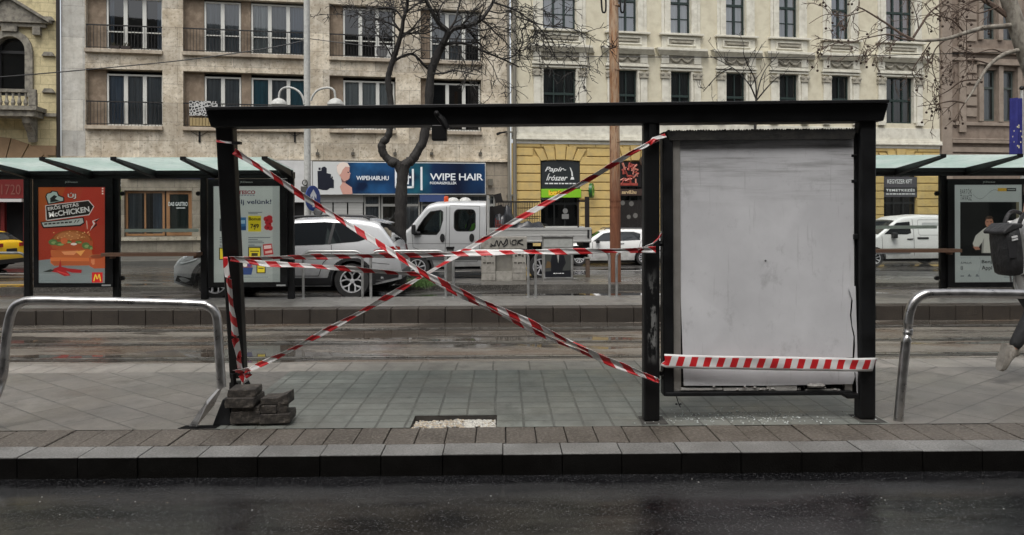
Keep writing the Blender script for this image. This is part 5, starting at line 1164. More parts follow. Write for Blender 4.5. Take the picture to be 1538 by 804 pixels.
p.poly([(140, 290), (150, 262), (176, 240), (186, 234), (206, 236), (226, 246), (246, 268), (252, 296), (244, 306), (232, 290), (228, 284), (230, 326), (170, 326), (172, 286), (164, 296), (160, 306), (146, 304)], (188, 186, 178)); p.poly([(172, 286), (180, 268), (176, 326), (170, 326)], (146, 144, 138)); p.poly([(226, 284), (218, 262), (222, 326), (230, 326)], (150, 148, 142)); p.poly([(190, 238), (204, 238), (198, 262)], (150, 110, 90))
p.poly([(170, 322), (230, 322), (232, 332), (168, 332)], (30, 30, 32)); p.ell(197, 216, 14, 19, (172, 126, 104)); p.poly([(183, 214), (184, 200), (192, 194), (204, 194), (211, 200), (211, 214), (207, 204), (188, 205)], (70, 56, 46)); p.rect(187, 213, 194, 215.5, (80, 56, 48)); p.rect(200, 213, 207, 215.5, (80, 56, 48)); p.rect(192, 225, 202, 227, (120, 70, 62)); p.poly([(140, 300), (160, 300), (166, 310), (150, 312)], (166, 122, 102)); p.poly([(236, 300), (252, 298), (250, 312), (238, 312)], (166, 122, 102))
p.text('ÁPRILIS', 98, 351, 136, 360, (60, 66, 68), .01); p.text('8', 98, 367, 107, 381, (60, 66, 68), .0)
p.text('Benjamin', 171, 346, 245, 361, (22, 26, 28), .015); p.text('Appl', 171, 366, 207, 384, (22, 26, 28), .015)
for xx in (98, 123, 150): p.rect(xx, 400, xx + 12, 403, (70, 76, 78))
p.rect(126, 395, 130, 403, (70, 76, 78)); p.rect(153, 395, 157, 403, (70, 76, 78)); p.rect(248, 404, 290, 406, (90, 96, 98)); p.rect(98, 338, 134, 340, (120, 126, 128))
for k in range(10):
    f_ = lambda q: 163 + 4 * math.sin(q * 6) + 10 * max(0, q - .6); a_ = k / 10; b_ = (k + 1) / 10
    p.poly([(f_(a_), 336 + 80 * a_), (f_(a_) + 1.2, 336 + 80 * a_), (f_(b_) + 1.2, 336 + 80 * b_), (f_(b_), 336 + 80 * b_)], (110, 116, 118))
p.build('poster', sr)['label'] = 'pale concert poster with a man in a white shirt'

# hoops on the far platform: one built, the rest copied
spans = [(455, 544, 'low steel hoop in front of the silver SUV, beside the left shelter'), (556.5, 669, 'second low steel hoop from the left shelter, at the tail of the silver SUV'), (680.5, 793, 'low steel hoop in front of the grey concrete cabinet with graffiti'), (804, 915, 'low steel hoop in front of the grey advertising cabinet'),
         (925.6, 1037, 'low steel hoop between the rusty pole and the torn advert case'), (-72, 39.5, 'low steel hoop in front of the yellow taxi at the left edge')]
for a, b, lb in spans:
    xa, xb = XP(a, YS), XP(b, YS); h = thing('hoop_barrier', lb, 'barrier', ((xa + xb) / 2, YS, 0), 0, 'steel hoops on the far platform'); hw = (xb - xa) / 2
    MB().tube(hoop_path(-hw, hw, 0, ZP(376.5, YS), 0, .16), .027, 8).build('hoop', M_galv, h, smooth=60)
    q = MB()
    for s_ in (-hw, hw): q.lathe([(.055, 0), (.055, .008), (.03, .012)], Matrix.Translation((s_, 0, 0)), 10)
    q.build('base_plate', M_galv, h)

# ================================================================== MEDIAN: cabinets, poles, lamp
def on_median(name, label, cat, px, Y, group=None):
    o = thing(name, label, cat, (XP(px, Y), Y, -.04), 0, group); return o, Matrix.Translation(-Vector(o.location))
YM = 19.2
M_conc = noisy('cast_concrete', (.33, .315, .28), (.25, .235, .205), 3, .8, .25, c3=(.16, .15, .13), s3=9)
o, T = on_median('utility_cabinet', 'grey concrete cabinet with two columns and black graffiti along its top', 'cabinet', 757, YM)
def bx(T, px0, py0, px1, py1, Y, d, q=None):
    q = q or MB(); q.T = T; a, b = P(px0, py1, Y), P(px1, py0, Y); q.box(a.x, b.x, Y, Y + d, a.z, b.z); return q
bx(T, 723, 375, 744, 428.5, YM, .4).build('column', M_conc, o, bevel=.012); bx(T, 770, 375, 790, 428.5, YM, .4).build('column', M_conc, o, bevel=.012)
bx(T, 744.3, 380, 769.7, 407, YM + .12, .25).build('door', noisy('grey_cabinet_door', (.17, .16, .14), (.22, .21, .18), 4, .6, .2), o); bx(T, 744.3, 407.5, 769.7, 428.5, YM + .05, .3).build('plinth', M_conc, o)
cp = bx(T, 722, 356, 791.5, 374.6, YM - .02, .46).build('top_panel', M_conc, o, bevel=.01)
q = MB(); q.T = T
for st in ([(737, 366), (742, 369), (746, 361), (749, 370), (752, 362), (756, 368), (761, 359), (762, 366), (756, 371)], [(766, 360), (767, 367)], [(770, 361), (769, 367), (774, 367), (775, 361), (770, 361)], [(778, 361), (777, 368)], [(777, 362), (785, 360)], [(783, 361), (778, 364), (786, 368)], [(736, 370), (745, 368)]):
    q.tube(smooth_path([P(a, b, YM - .026) for a, b in st], 4), .014, 4)
q.build('graffiti', flat('graffiti_black', lin(22, 22, 22), .6), cp)
q = MB(); q.T = T
for c0 in (733.5, 780):
    for dx, dy, w_, h_ in ((-5, 383, 3, 3), (0, 381, 4, 4), (5, 383, 3, 3), (-6, 394, 4, 2), (-1, 394, 2, 3), (2, 394, 5, 2), (7, 394, 2, 2)): a, b = P(c0 + dx - w_ / 2, dy + h_, YM - .004), P(c0 + dx + w_ / 2, dy, YM - .004); q.box(a.x, b.x, YM - .004, YM - .001, a.z, b.z)
    for yy in (410, 421): a, b = P(c0 - 10.2, yy + .6, YM - .003), P(c0 + 10.2, yy, YM - .003); q.box(a.x, b.x, YM - .003, YM - .001, a.z, b.z)
q.parts('stencil', flat('stencil_dark', lin(62, 58, 52), .7), o, key=lambda c: c.x > 0)
o, T = on_median('advertising_cabinet', 'grey advertising cabinet with a dark poster of a person in a suit', 'cabinet', 838, YM)
bx(T, 815, 356, 861, 428.5, YM + .02, .34).build('body', noisy('grey_cabinet', (.27, .265, .25), (.20, .195, .18), 4, .55, .15), o, bevel=.012); bx(T, 813.5, 354, 862.5, 356.5, YM - .01, .4).build('cap', M_galv, o)
bx(T, 817, 359.5, 859.5, 371.5, YM + .012, .006).build('upper_panel', noisy('faded_panel', (.30, .31, .29), (.38, .385, .365), 8, .5), o)
q = MB(); 
for a_ in ((816.3, 374, 818.6, 418.5), (857.6, 374, 859.9, 418.5), (818.6, 374, 857.6, 376), (818.6, 416.5, 857.6, 418.5)): bx(T, *a_, YM, .018, q)
fr = q.build('poster_frame', M_galv, o)
q = MB(); q.T = T; mats = [flat('poster_grey', lin(66, 68, 66), .4), flat('poster_suit', lin(22, 24, 30), .4), flat('poster_skin', lin(130, 96, 78), .5), flat('poster_shirt', lin(150, 150, 146), .5), flat('poster_tan', lin(96, 76, 48), .5)]
def pp_(pts, k, mi): q.poly([tuple(P(a, b, YM + .012 - .0015 * k)) for a, b in pts], mi)
pp_([(818, 417), (858, 417), (858, 375), (818, 375)], 0, 0); pp_([(819, 403), (830, 402), (832, 396), (822, 392)], 1, 4); pp_([(818, 417), (858, 417), (858, 406), (818, 408)], 1, 1)
pp_([(828, 408), (827, 394), (829, 384), (834, 380.5), (841, 380.5), (847, 384), (850, 395), (846, 402), (844, 409), (832, 409)], 2, 1); pp_([(836, 381), (840, 381), (838.6, 396)], 3, 3); pp_([(835.5, 380.5), (835, 375.5), (837, 373.8), (840, 374), (841, 376), (840, 380.5)], 4, 2)
q.build('poster', mats, fr); q = MB(); q.T = T; a, b = P(831, 411.4, YM), P(847, 410.2, YM); dashes(q, a.x, b.x, a.z, b.z, YM + .001, 5); q.build('lettering', M_ink, fr)
o, T = on_median('bollard', 'dark square bollard in the median behind the low hoops', 'bollard', 676, YM); bx(T, 671, 374, 681, 429, YM, .16).build('shaft', noisy('weathered_dark_steel', (.06, .06, .056), (.11, .105, .095), 6, .6), o, bevel=.01); bx(T, 670, 371, 682, 374, YM - .02, .2).build('cap', M_black2, o)
o, T = on_median('bollard', 'short brown wooden post left of the rusty pole by the white estate car', 'bollard', 883, 20.0); bx(T, 880, 389, 886, 417, 20.0, .12).build('shaft', noisy('weathered_wood', (.13, .085, .06), (.08, .055, .04), 5, .8), o, bevel=.012); bx(T, 879, 387, 887, 389, 19.98, .16).build('cap', M_conc, o)

# rusty pole carrying the tram wires
M_rust, t, b = new_mat('rusty_pole')
v = coords(t, (3, 3, .45)); f1 = noise(t, v, 2.6, 6, .65, .38, .62); f2 = noise(t, coords(t, (6, 6, .7)), 5, 5, .7, .5, .62)
geo = N(t, 'ShaderNodeNewGeometry'); sp = N(t, 'ShaderNodeSeparateXYZ'); t.links.new(geo.outputs['Position'], sp.inputs[0])
low = maprange(t, sp.outputs[2], 3.4, 2.0, 0, 1)
c1 = mix(t, f1, (.44, .34, .24), (.36, .19, .09)); c2 = mix(t, f1, (.125, .045, .022), (.22, .088, .042)); col = mix(t, low, c1, c2)
col = mix(t, math_(t, 'MULTIPLY', f2, .75), col, (.14, .045, .02)); t.links.new(col, b.inputs['Base Color']); b.inputs['Roughness'].default_value = .85; bump(t, b, f2, .4, .01)
o, T = on_median('tram_wire_pole', 'tall rusty orange-brown pole carrying wires in the median', 'pole', 924, 18.8)
q = MB(); q.T = T; bs_ = Vector((XP(924, 18.8), 18.8, -.04)); top = P(923, 60, 18.8); q.tube([bs_, bs_ + Vector((0, 0, 2.0)), bs_ + Vector((-.01, 0, 4.6)), Vector((top.x - .02, 18.8, 9.5))], [.135, .132, .122, .105], 16); q.build('shaft', M_rust, o, smooth=60)
q = MB(); q.T = T
for py, r in ((302, .142), (311, .14), (214, .13), (10, .122), (106, .126)): c = P(924, py, 18.8); q.tube([c, c + Vector((0, 0, .035))], r, 16)
q.build('band', M_rust, o)
for px in (905, 936):
    q = MB(); q.T = T; a = P(px, -30, 18.7); c = P(px + (2 if px < 920 else -1), 19, 18.7)
    q.tube(smooth_path([a + Vector((-.05, 0, 0)), c + Vector((-.05, 0, .12)), c, c + Vector((.05, 0, .12)), a + Vector((.06, 0, 0))], 6), .022, 6)
    q.tube([a, Vector((XP(922, 18.8), 18.8, a.z))], .02, 6); q.build('wire_hanger', M_black2, o, smooth=60)

# double-armed lamp post with the blue sign
YL = 19.0
M_lp = noisy('pale_pole_paint', (.44, .445, .42), (.52, .52, .49), 3, .5, .05, c3=(.33, .33, .31), s3=14)
o, T = on_median('street_lamp', 'tall pale lamp post with two curved arms behind the left far shelter', 'street lamp', 462, YL)
q = MB(); q.T = T; c = Vector((XP(462, YL), YL, -.04)); q.tube([c, c + Vector((0, 0, 1.2)), c + Vector((0, 0, 9.6))], [.088, .085, .07], 16); q.tube([c + Vector((0, 0, 0)), c + Vector((0, 0, .9))], .105, 16); q.build('pole', M_lp, o, smooth=50)
for pts, lc in (([(457, 157), (455, 147), (449, 138), (439, 132.5), (428, 132), (421, 137), (419, 146), (419, 152)], (419, 154)), ([(467, 152), (470, 144), (477, 136), (487, 132.5), (496, 132.5), (502, 137), (503.5, 146), (504, 152)], (504, 154))):
    q = MB(); q.T = T; q.tube(smooth_path([P(a, b, YL - .05) for a, b in pts], 5), .028, 8); ar = q.build('arm', M_lp, o, smooth=60)
    q = MB(); q.T = T; q.lathe([(.05, .10), (.12, .07), (.19, 0), (.205, -.06), (.19, -.075), (.0, -.10)], Matrix.Translation(P(*lc, YL - .05)), 18); q.build('lamp_shade', M_lp, ar, smooth=50)
q = MB(); q.T = T; c = P(458, 282, YL - .1); q.tube([c + Vector((.06 * math.cos(a * .7) - .0, 0, .12 + .07 * math.sin(a * .7))) for a in range(10)], .014, 4); q.box(c.x - .10, c.x + .07, YL - .11, YL - .09, c.z - .12, c.z + .03); q.build('sticker', flat('sticker_dark', lin(74, 74, 70), .6), o)
c = P(470, 298, 18.8)
o = thing('road_sign', 'blue round road sign with a white arrow, seen edge-on on the pale lamp post', 'road sign', c, rad(70))
MB().lathe([(0, -.012), (.31, -.012), (.31, .012), (0, .012)], Matrix.Rotation(rad(90), 4, 'X'), 28).build('sign_disc', flat('sign_blue', lin(28, 60, 130), .35), o)
q = MB(); q.poly([(-.04, -.015, -.22), (.04, -.015, -.22), (.04, -.015, .06), (.13, -.015, -.03), (.13, -.015, .08), (0, -.015, .22), (-.13, -.015, .08), (-.13, -.015, -.03), (-.04, -.015, .06)]); q.build('arrow', flat('sign_arrow_white', lin(226, 228, 230), .4), o)
q = MB(); q.tube([(0, .03, .1), (-.0, .10, .1)], .015, 6); q.tube([(0, .03, -.1), (0, .10, -.1)], .015, 6); q.build('sign_bracket', M_galv, o)
c = P(478, 318, 18.8)
o = thing('road_mirror', 'small dark round sign back low on the pale lamp post behind the SUV roof', 'road sign', c)
MB().lathe([(0, -.02), (.10, -.02), (.12, 0), (.10, .03), (0, .04)], Matrix.Rotation(rad(70), 4, 'X'), 16).build('sign_back', noisy('sign_back_grey', (.015, .015, .016), (.04, .04, .042), 9, .5), o, smooth=50); MB().tube([(0, .02, 0), (-.2, .15, .0)], .018, 6).build('sign_bracket', M_galv, o)

# flag
o, T = on_median('flag_pole', 'white flag pole at the right edge behind the right far shelter', 'flag pole', 1535.5, 18.9)
q = MB(); q.T = T; c = Vector((XP(1535.5, 18.9), 18.9, -.04)); zt_ = ZP(138, 18.9); q.tube([c, Vector((c.x, c.y, zt_))], .04, 10); q.build('pole', M_lp, o, smooth=60)
q = MB(); q.T = T; q.lathe([(.0, -.0), (.055, .03), (.06, .07), (.03, .11), (0, .12)], Matrix.Translation((c.x, c.y, zt_)), 12); q.build('finial', M_black2, o, smooth=50)
fo = P(1533, 240, 18.85); M_fl = noisy('flag_blue', lin(34, 36, 104), lin(46, 48, 124), 3, .8, .1)
o = thing('flag', 'dark blue flag with a ring of pale stars hanging at the right edge', 'flag', (fo.x, fo.y, fo.z))
hh = P(1533, 148, 18.85).z - fo.z + .3; fw_ = .30
def fy(u): return -.05 + .06 * math.sin(u * 9) - .02
MB().grid([[(-fw_ * u * (1.08 - .08 * zz / hh) , fy(u), zz - .3) for u in [k / 14 for k in range(15)]] for zz in (0, hh * .33, hh * .66, hh)]).build('cloth', M_fl, o, smooth=80)
q = MB()
for k in range(12):
    a = 2 * math.pi * k / 12; u = .40 + .36 * math.cos(a); z_ = ZP(208, 18.85) - fo.z + .27 * math.sin(a)
    q.poly([(-fw_ * u + (.024 if j % 2 == 0 else .010) * math.cos(rad(90 + 36 * j)), fy(u) - .02, z_ + (.032 if j % 2 == 0 else .014) * math.sin(rad(90 + 36 * j))) for j in range(10)])
q.build('stars', flat('star_pale', lin(210, 204, 170), .6), o)

# ================================================================== TREES
def grow(mb, path, r0, r1, rnd, depth, spread=.6, droop=0.0, minr=.006, balls=None, dens=1.0, maxlen=1.4, n=6):
    """a limb along path, with side twigs growing out of it"""
    k = len(path); rr = [r0 + (r1 - r0) * i / (k - 1) for i in range(k)]
    mb.tube(path, rr, n, 0, True)
    if depth <= 0: return
    tot = sum((path[i + 1] - path[i]).length for i in range(k - 1)); cnt = max(2, int(tot * 3.2 * dens)) if depth > 1 else max(2, int(tot * 4.5 * dens))
    for c in range(cnt):
        q = (rnd.random() * .85 + .15) * (k - 1); i = min(int(q), k - 2); p = path[i].lerp(path[i + 1], q - i); d = (path[i + 1] - path[i]).normalized()
        side = Vector((rnd.gauss(0, 1), rnd.gauss(0, .7), rnd.gauss(.15 - droop, .8))); side = (side - d * side.dot(d)); side = side.normalized() if side.length > .01 else Vector((0, 0, 1))
        dd = (d * rnd.uniform(.25, .9) + side * rnd.uniform(.6, 1.1)).normalized()
        L = min(maxlen, tot * rnd.uniform(.25, .65)) * (1 if depth > 1 else .8); L = max(L, .18); m_ = 5; pt = [p.copy()]
        for j in range(m_):
            dd = (dd + Vector((rnd.gauss(0, .16), rnd.gauss(0, .16), rnd.gauss(-droop * .35, .16)))).normalized(); pt.append(pt[-1] + dd * L / m_)
        ra = max(minr, min(rr[i] * .55, .035 * L + .004)); grow(mb, pt, ra, max(minr * .75, ra * .3), rnd, depth - 1, spread, droop, minr, balls, dens, maxlen * .62, 4 if depth > 1 else 3)
        if balls is not None and depth == 1 and rnd.random() < .3: balls.append(pt[-1] + Vector((0, 0, -.05)))
M_bark = noisy('dark_wet_bark', (.008, .007, .006), (.018, .015, .013), 7, .7, 1.0, (1, 1, .3), c3=(.034, .029, .025), s3=22)
rt_ = random.Random(11)
o, T = on_median('bare_tree', 'dark bare street tree with a forked knobbly trunk behind the silver SUV', 'tree', 602, 18.6)
def tpath(pts, Y, dy=0.0, k=5):
    n_ = len(pts); return smooth_path([P(a, b, Y + dy * (i / (n_ - 1))) for i, (a, b) in enumerate(pts)], k)
q = MB(); q.T = T
tr = tpath([(602, 432), (601, 400), (601.5, 360), (602, 320), (603, 285), (605, 262), (607, 248)], 18.6); q.tube(tr, [.19] + [(.15 - .012 * i / (len(tr) - 2)) * rt_.uniform(.93, 1.08) for i in range(len(tr) - 1)], 14)
l1 = tpath([(604, 262), (597, 248), (584, 240), (575, 229), (574, 216), (581, 208), (585.5, 194), (587, 155), (583, 122), (586, 104), (594, 80)], 18.6, -.15); q.tube(l1, [(.11 - .045 * i / (len(l1) - 1)) * rt_.uniform(.88, 1.14) for i in range(len(l1))], 10)
r1 = tpath([(606, 262), (609, 248), (620, 239), (630, 222), (636, 210), (643, 165), (647, 113), (655, 87), (666, 65)], 18.6, .2); q.tube(r1, [(.125 - .03 * i / (len(r1) - 1)) * rt_.uniform(.9, 1.12) for i in range(len(r1))], 12)
q.lathe([(0, -.09), (.07, -.05), (.09, 0), (.06, .06), (0, .08)], Matrix.Translation(P(574, 218, 18.55)), 10)
q.lathe([(0, -.12), (.12, -.06), (.14, 0), (.1, .08), (0, .1)], Matrix.Translation(P(590, 245, 18.55)), 10)
q.build('trunk', M_bark, o, smooth=70)
q = MB(); q.T = T
limbs = [([(594, 80), (600, 60), (604, 44), (606, 28), (612, 8), (610, -25)], .07, .035, -.3), ([(666, 65), (672, 48), (660, 36), (650, 20), (640, 0), (632, -25)], .085, .035, -.4), ([(668, 62), (680, 44), (700, 40), (720, 32), (733, 16), (742, 0), (750, -25)], .07, .035, .4),
         ([(664, 68), (680, 65), (699, 66), (723, 76), (755, 89), (780, 101)], .045, .016, .5), ([(592, 92), (606, 84), (621, 82), (636, 97), (645, 106)], .035, .028, .25), ([(605, 50), (620, 50), (640, 50), (660, 40)], .024, .014, -.3),
         ([(650, 111), (666, 110), (681, 106), (700, 109), (718, 113)], .024, .010, -.4), ([(606, 30), (592, 14), (570, 12), (545, 20), (525, 26)], .03, .010, -.5), ([(600, 60), (584, 42), (566, 30), (540, 34)], .022, .008, .5), ([(608, 20), (630, 4), (650, -4), (668, 6)], .028, .014, .3),
         ([(602, 48), (590, 30), (588, 8), (578, -20)], .03, .014, .6), ([(672, 48), (684, 30), (690, 6), (700, -20)], .035, .016, .2), ([(590, 88), (580, 70), (566, 52), (548, 40)], .022, .008, -.6), ([(700, 40), (724, 46), (748, 40), (775, 48)], .02, .008, .3),
         ([(733, 16), (752, 20), (775, 14), (800, 24)], .02, .008, .1), ([(755, 89), (772, 84), (785, 66), (784, 46), (796, 37)], .02, .014, .0), ([(775, 25), (800, 34), (815, 48), (824, 66), (838, 92)], .02, .010, .2), ([(742, 4), (775, 16), (808, 36), (862, 44), (894, 64)], .026, .008, .5), ([(722, 76), (740, 100), (748, 120), (760, 132)], .014, .007, .2)]
for pts, a, b, dy in limbs: grow(q, tpath(pts, 18.6, dy, 4), a, b, rt_, 3, droop=.10, dens=1.6, maxlen=1.25, minr=.009)
q.build('crown', M_bark, o)
tag(MB().build('x', M_bark), None) if False else None
# plane tree with seed balls at the right
M_plane = noisy('plane_tree_bark', (.30, .28, .235), (.15, .128, .10), 5, .8, .2, (1, 1, .5), c3=(.075, .06, .048), s3=9)
M_twig = noisy('brown_twig', (.10, .065, .045), (.06, .04, .03), 5, .8, 0)
rt_ = random.Random(23); o, T = on_median('plane_tree', 'plane tree reaching in from the right edge with twigs of hanging seed balls', 'tree', 1612, 18.9)
q = MB(); q.T = T; q.tube(tpath([(1612, 440), (1606, 330), (1590, 220), (1560, 130), (1538, 70), (1524, 30), (1510, -15), (1496, -60)], 18.9), [.30 - .0045 * i for i in range(36)], 14)
q.tube(tpath([(1521, 38), (1504, 40), (1478, 42), (1449, 50), (1423, 58), (1396, 61), (1374, 61)], 18.9, -.5), [.075 - .0016 * i for i in range(31)], 8); q.tube(tpath([(1540, 74), (1510, 81), (1487, 97), (1471, 120), (1458, 142), (1449, 155)], 18.9, -.5), [.062 - .0018 * i for i in range(26)], 8)
q.build('trunk', M_plane, o, smooth=70)
q = MB(); q.T = T; balls = []
for pts, a, b, dy in [([(1374, 61), (1352, 50), (1332, 36), (1300, 16), (1287, 10)], .035, .014, .4), ([(1372, 56), (1385, 36), (1397, 19), (1425, -4)], .03, .02, .3), ([(1520, 29), (1494, 10), (1478, 0), (1460, -20)], .07, .05, .2), ([(1374, 61), (1352, 58), (1335, 52), (1312, 55), (1285, 62), (1262, 70)], .024, .008, -.4), ([(1336, 56), (1318, 70), (1304, 84)], .016, .008, .2),
                      ([(1449, 155), (1430, 152), (1408, 156), (1378, 160)], .022, .008, .2), ([(1449, 155), (1442, 166), (1440, 176)], .016, .008, .0), ([(1471, 120), (1445, 122), (1425, 136), (1405, 146)], .022, .008, .4), ([(1487, 97), (1460, 90), (1430, 96), (1405, 110)], .02, .008, -.4), ([(1300, 16), (1270, 24), (1240, 22), (1215, 36)], .014, .007, .1),
                      ([(1423, 58), (1405, 74), (1400, 100), (1410, 130)], .02, .008, .5), ([(1449, 50), (1430, 30), (1405, 22), (1390, 6)], .022, .010, -.3), ([(1290, 62), (1262, 64), (1240, 70), (1218, 68)], .012, .007, 0), ([(1500, 10), (1470, 20), (1450, 14), (1430, 24)], .02, .010, .4), ([(1400, 60), (1384, 84), (1370, 108), (1380, 124)], .016, .008, .3), ([(1510, 82), (1490, 74), (1464, 80), (1440, 72)], .018, .008, -.3)]:
    grow(q, tpath(pts, 18.9, dy, 4), a, b, rt_, 3, droop=.3, dens=1.3, maxlen=.95, minr=.0085, balls=balls)
q.build('crown', M_twig, o)
q = MB(); q.T = T
for c in balls[:420]: q.lathe([(0, -.034), (.028, -.02), (.034, 0), (.028, .02), (0, .034)], Matrix.Translation(c), 6)
sb = q.build('seed_balls', flat('seed_ball_brown', (.045, .028, .02), .9), o); sb['kind'] = 'stuff'
# sapling behind the advert case
rt_ = random.Random(5); o, T = on_median('bare_sapling', 'thin bare sapling whose twigs show above the torn advert case', 'tree', 1135, 19.2)
q = MB(); q.T = T; tr = tpath([(1135, 431), (1136, 330), (1134, 220), (1135, 170), (1136, 146)], 19.2); q.tube(tr, [.055 - .03 * i / (len(tr) - 1) for i in range(len(tr))], 8); q.build('trunk', M_bark, o, smooth=70)
q = MB(); q.T = T
for pts, dy in [([(1136, 150), (1126, 128), (1108, 108), (1090, 96), (1066, 84)], .3), ([(1136, 148), (1134, 120), (1122, 96), (1116, 78)], -.3), ([(1136, 146), (1142, 122), (1150, 104), (1160, 92)], .4), ([(1137, 150), (1152, 132), (1166, 118), (1178, 112)], -.4), ([(1100, 102), (1080, 112), (1056, 138)], .2), ([(1134, 176), (1110, 164), (1090, 166), (1072, 158)], .2)]:
    grow(q, tpath(pts, 19.2, dy, 4), .02, .008, rt_, 2, droop=-.05, dens=1.2, maxlen=.7, minr=.0075)
q.build('crown', M_bark, o)
# grass tuft at the tree's foot
q = MB(); rg = random.Random(3)
for k in range(1500):
    c = G(rg.gauss(631, 10), rg.gauss(426, 2.6), -.04); h = rg.uniform(.05, .13); a = rg.uniform(0, 6.28); w_ = .006
    q.add([(c.x - w_ * math.cos(a), c.y - w_ * math.sin(a), -.04), (c.x + w_ * math.cos(a), c.y + w_ * math.sin(a), -.04), (c.x + rg.gauss(0, .03), c.y + rg.gauss(0, .03), -.04 + h)], [(0, 1, 2)], 0)
tag(q.build('grass', noisy('grass_blades', (.045, .10, .02), (.08, .15, .035), 9, .7, 0)), 'patch of fresh green grass at the foot of the bare tree', 'grass', kind='stuff')
# overhead wires
def wire(label, pts, Y, r=.011):
    a = [P(x, y, Y) for x, y in pts]; tag(MB().tube(smooth_path(a, 6), r, 5).build('overhead_wire', M_black2), label, 'wire', 'overhead wires')
wire('thin wire rising from the left edge across the stone block to the lamp post', [(-60, 121), (0, 116), (129, 105), (281, 90), (400, 73), (462, 60)], 19.05, .014)
wire('thin wire from the lamp post across the facades to the right edge', [(462, 58), (560, 70), (640, 76), (780, 84), (920, 85.5), (1160, 86.5), (1300, 84), (1415, 81), (1600, 76)], 19.1, .010)
# ================================================================== VEHICLES
def lerp_table(tb, x):
    if x <= tb[0][0]: return tb[0][1]
    for (a, va), (b, vb) in zip(tb, tb[1:]):
        if x <= b: return va + (vb - va) * (x - a) / (b - a)
    return tb[-1][1]
class Car:
    """nose at x=0, heading -x, near flank at y<0, ground at z=0"""
    def __init__(s, L, W, top, fz, sill, wheels, R, nose=.16, tail=.12, crown=.03, arch=1.13, edge=.08, front_cut=None, back_cut=None):
        s.L, s.W, s.top, s.fzt, s.sill, s.wh, s.R = L, W, top, fz, sill, wheels, R
        s.nose, s.tail, s.crown, s.arch, s.edge, s.bc = nose, tail, crown, arch, edge, back_cut
    def zt(s, x): return sum(lerp_table(s.top, min(max(x + d, 0), s.L)) for d in (-.05, -.025, 0, .025, .05)) / 5
    def zb(s, x):
        z = lerp_table(s.sill, x)
        for wx in s.wh:
            ra = s.R * s.arch
            if abs(x - wx) < ra: z = max(z, s.R + math.sqrt(ra * ra - (x - wx) ** 2))
        return z
    def w(s, x, z):
        e0, e1 = max(0, 1 - x / .55), max(0, 1 - (s.L - x) / .55)
        f = s.W / 2 * lerp_table(s.fzt, z) * (1 - s.nose * e0 ** 2.2) * (1 - (0 if s.bc else s.tail) * e1 ** 2.2)
        d = s.zt(x) - z
        if d < s.edge: q = (s.edge - max(d, 0)) / s.edge; f -= s.edge * .8 * (1 - math.sqrt(max(0, 1 - q * q)))
        return f
    def shell(s):
        xs = [0.0, .015, .04]; x = .08
        while x < s.L - .06: xs.append(x); x += .045
        xs += [s.L - .04, s.L - .012, s.L]; rows = []; nz = 15
        for x in xs:
            zb, zt = s.zb(x), s.zt(x); zb = min(zb, zt - .05); r = []
            zs = [zb + (zt - zb) * (1 - (1 - j / nz) ** 1.5) for j in range(nz + 1)]
            for z in zs: r.append((x, -s.w(x, z), z))
            we = s.w(x, zt)
            for k in range(1, 8): yy = -we + 2 * we * k / 8; r.append((x, yy, zt + s.crown * (1 - (yy / we) ** 2)))
            for z in zs[::-1]: r.append((x, s.w(x, z), z))
            rows.append(r)
        n = len(rows[0]); k = len(rows); mb = MB()
        mb.add([p for r in rows for p in r], [(i * n + j, i * n + (j + 1) % n, (i + 1) * n + (j + 1) % n, (i + 1) * n + j) for i in range(k - 1) for j in range(n)] + [tuple(range(n))[::-1], tuple(range((k - 1) * n, k * n))])
        return mb
    def side(s, mb, pts, off=.006, mi=0, both=True, sub=3):
        pp = []
        for (a, b) in zip(pts, pts[1:] + pts[:1]): pp += [(a[0] + (b[0] - a[0]) * k / sub, a[1] + (b[1] - a[1]) * k / sub) for k in range(sub)]
        for sg in ((-1, 1) if both else (-1,)):
            q = [(x, sg * (s.w(x, z) + off), z) for x, z in pp]; mb.poly(q if sg < 0 else q[::-1], mi)
    def line(s, mb, pts, wd=.012, off=.004, mi=0):
        for (a, b) in zip(pts, pts[1:]):
            k = max(1, int(math.dist(a, b) / .08)); d = (b[0] - a[0], b[1] - a[1]); l = math.hypot(*d); nx, nz = -d[1] / l * wd / 2, d[0] / l * wd / 2
            for i in range(k):
                p, q = [(a[0] + d[0] * t_, a[1] + d[1] * t_) for t_ in (i / k, (i + 1) / k)]
                for sg in (-1, 1):
                    v = [(p[0] + nx, p[1] + nz), (q[0] + nx, q[1] + nz), (q[0] - nx, q[1] - nz), (p[0] - nx, p[1] - nz)]; v = [(x, sg * (s.w(x, z) + off), z) for x, z in v]
                    mb.poly(v if sg > 0 else v[::-1], mi)
    def topglass(s, mb, x0, x1, fr=.86, off=.006, mi=0):
        rows = []
        for k in range(9):
            x = x0 + (x1 - x0) * k / 8; we = s.w(x, s.zt(x)) ; wf = s.w(x, s.zt(x) - s.edge) * fr
            rows.append([(x + .0, yy, s.zt(x) + s.crown * max(0, 1 - (yy / we) ** 2) + off) for yy in [-wf + 2 * wf * j / 8 for j in range(9)]])
        mb.grid(rows, mi)
    def arches(s, mb, wd=.06, off=.008, mi=0, a0=-8, a1=188):
        for wx in s.wh:
            ra = s.R * s.arch; pts = [(wx + (ra + wd / 2) * math.cos(rad(a0 + (a1 - a0) * k / 18)), s.R + (ra + wd / 2) * math.sin(rad(a0 + (a1 - a0) * k / 18))) for k in range(19)]
            s.line(mb, pts, wd, off, mi)
M_tyre = noisy('tyre', (.016, .016, .016), (.03, .029, .028), 8, .75, .2)
M_carglass = flat('car_glass', (.012, .014, .016), .04, 0, .6)
M_trimb = flat('black_trim', (.014, .014, .015), .5)
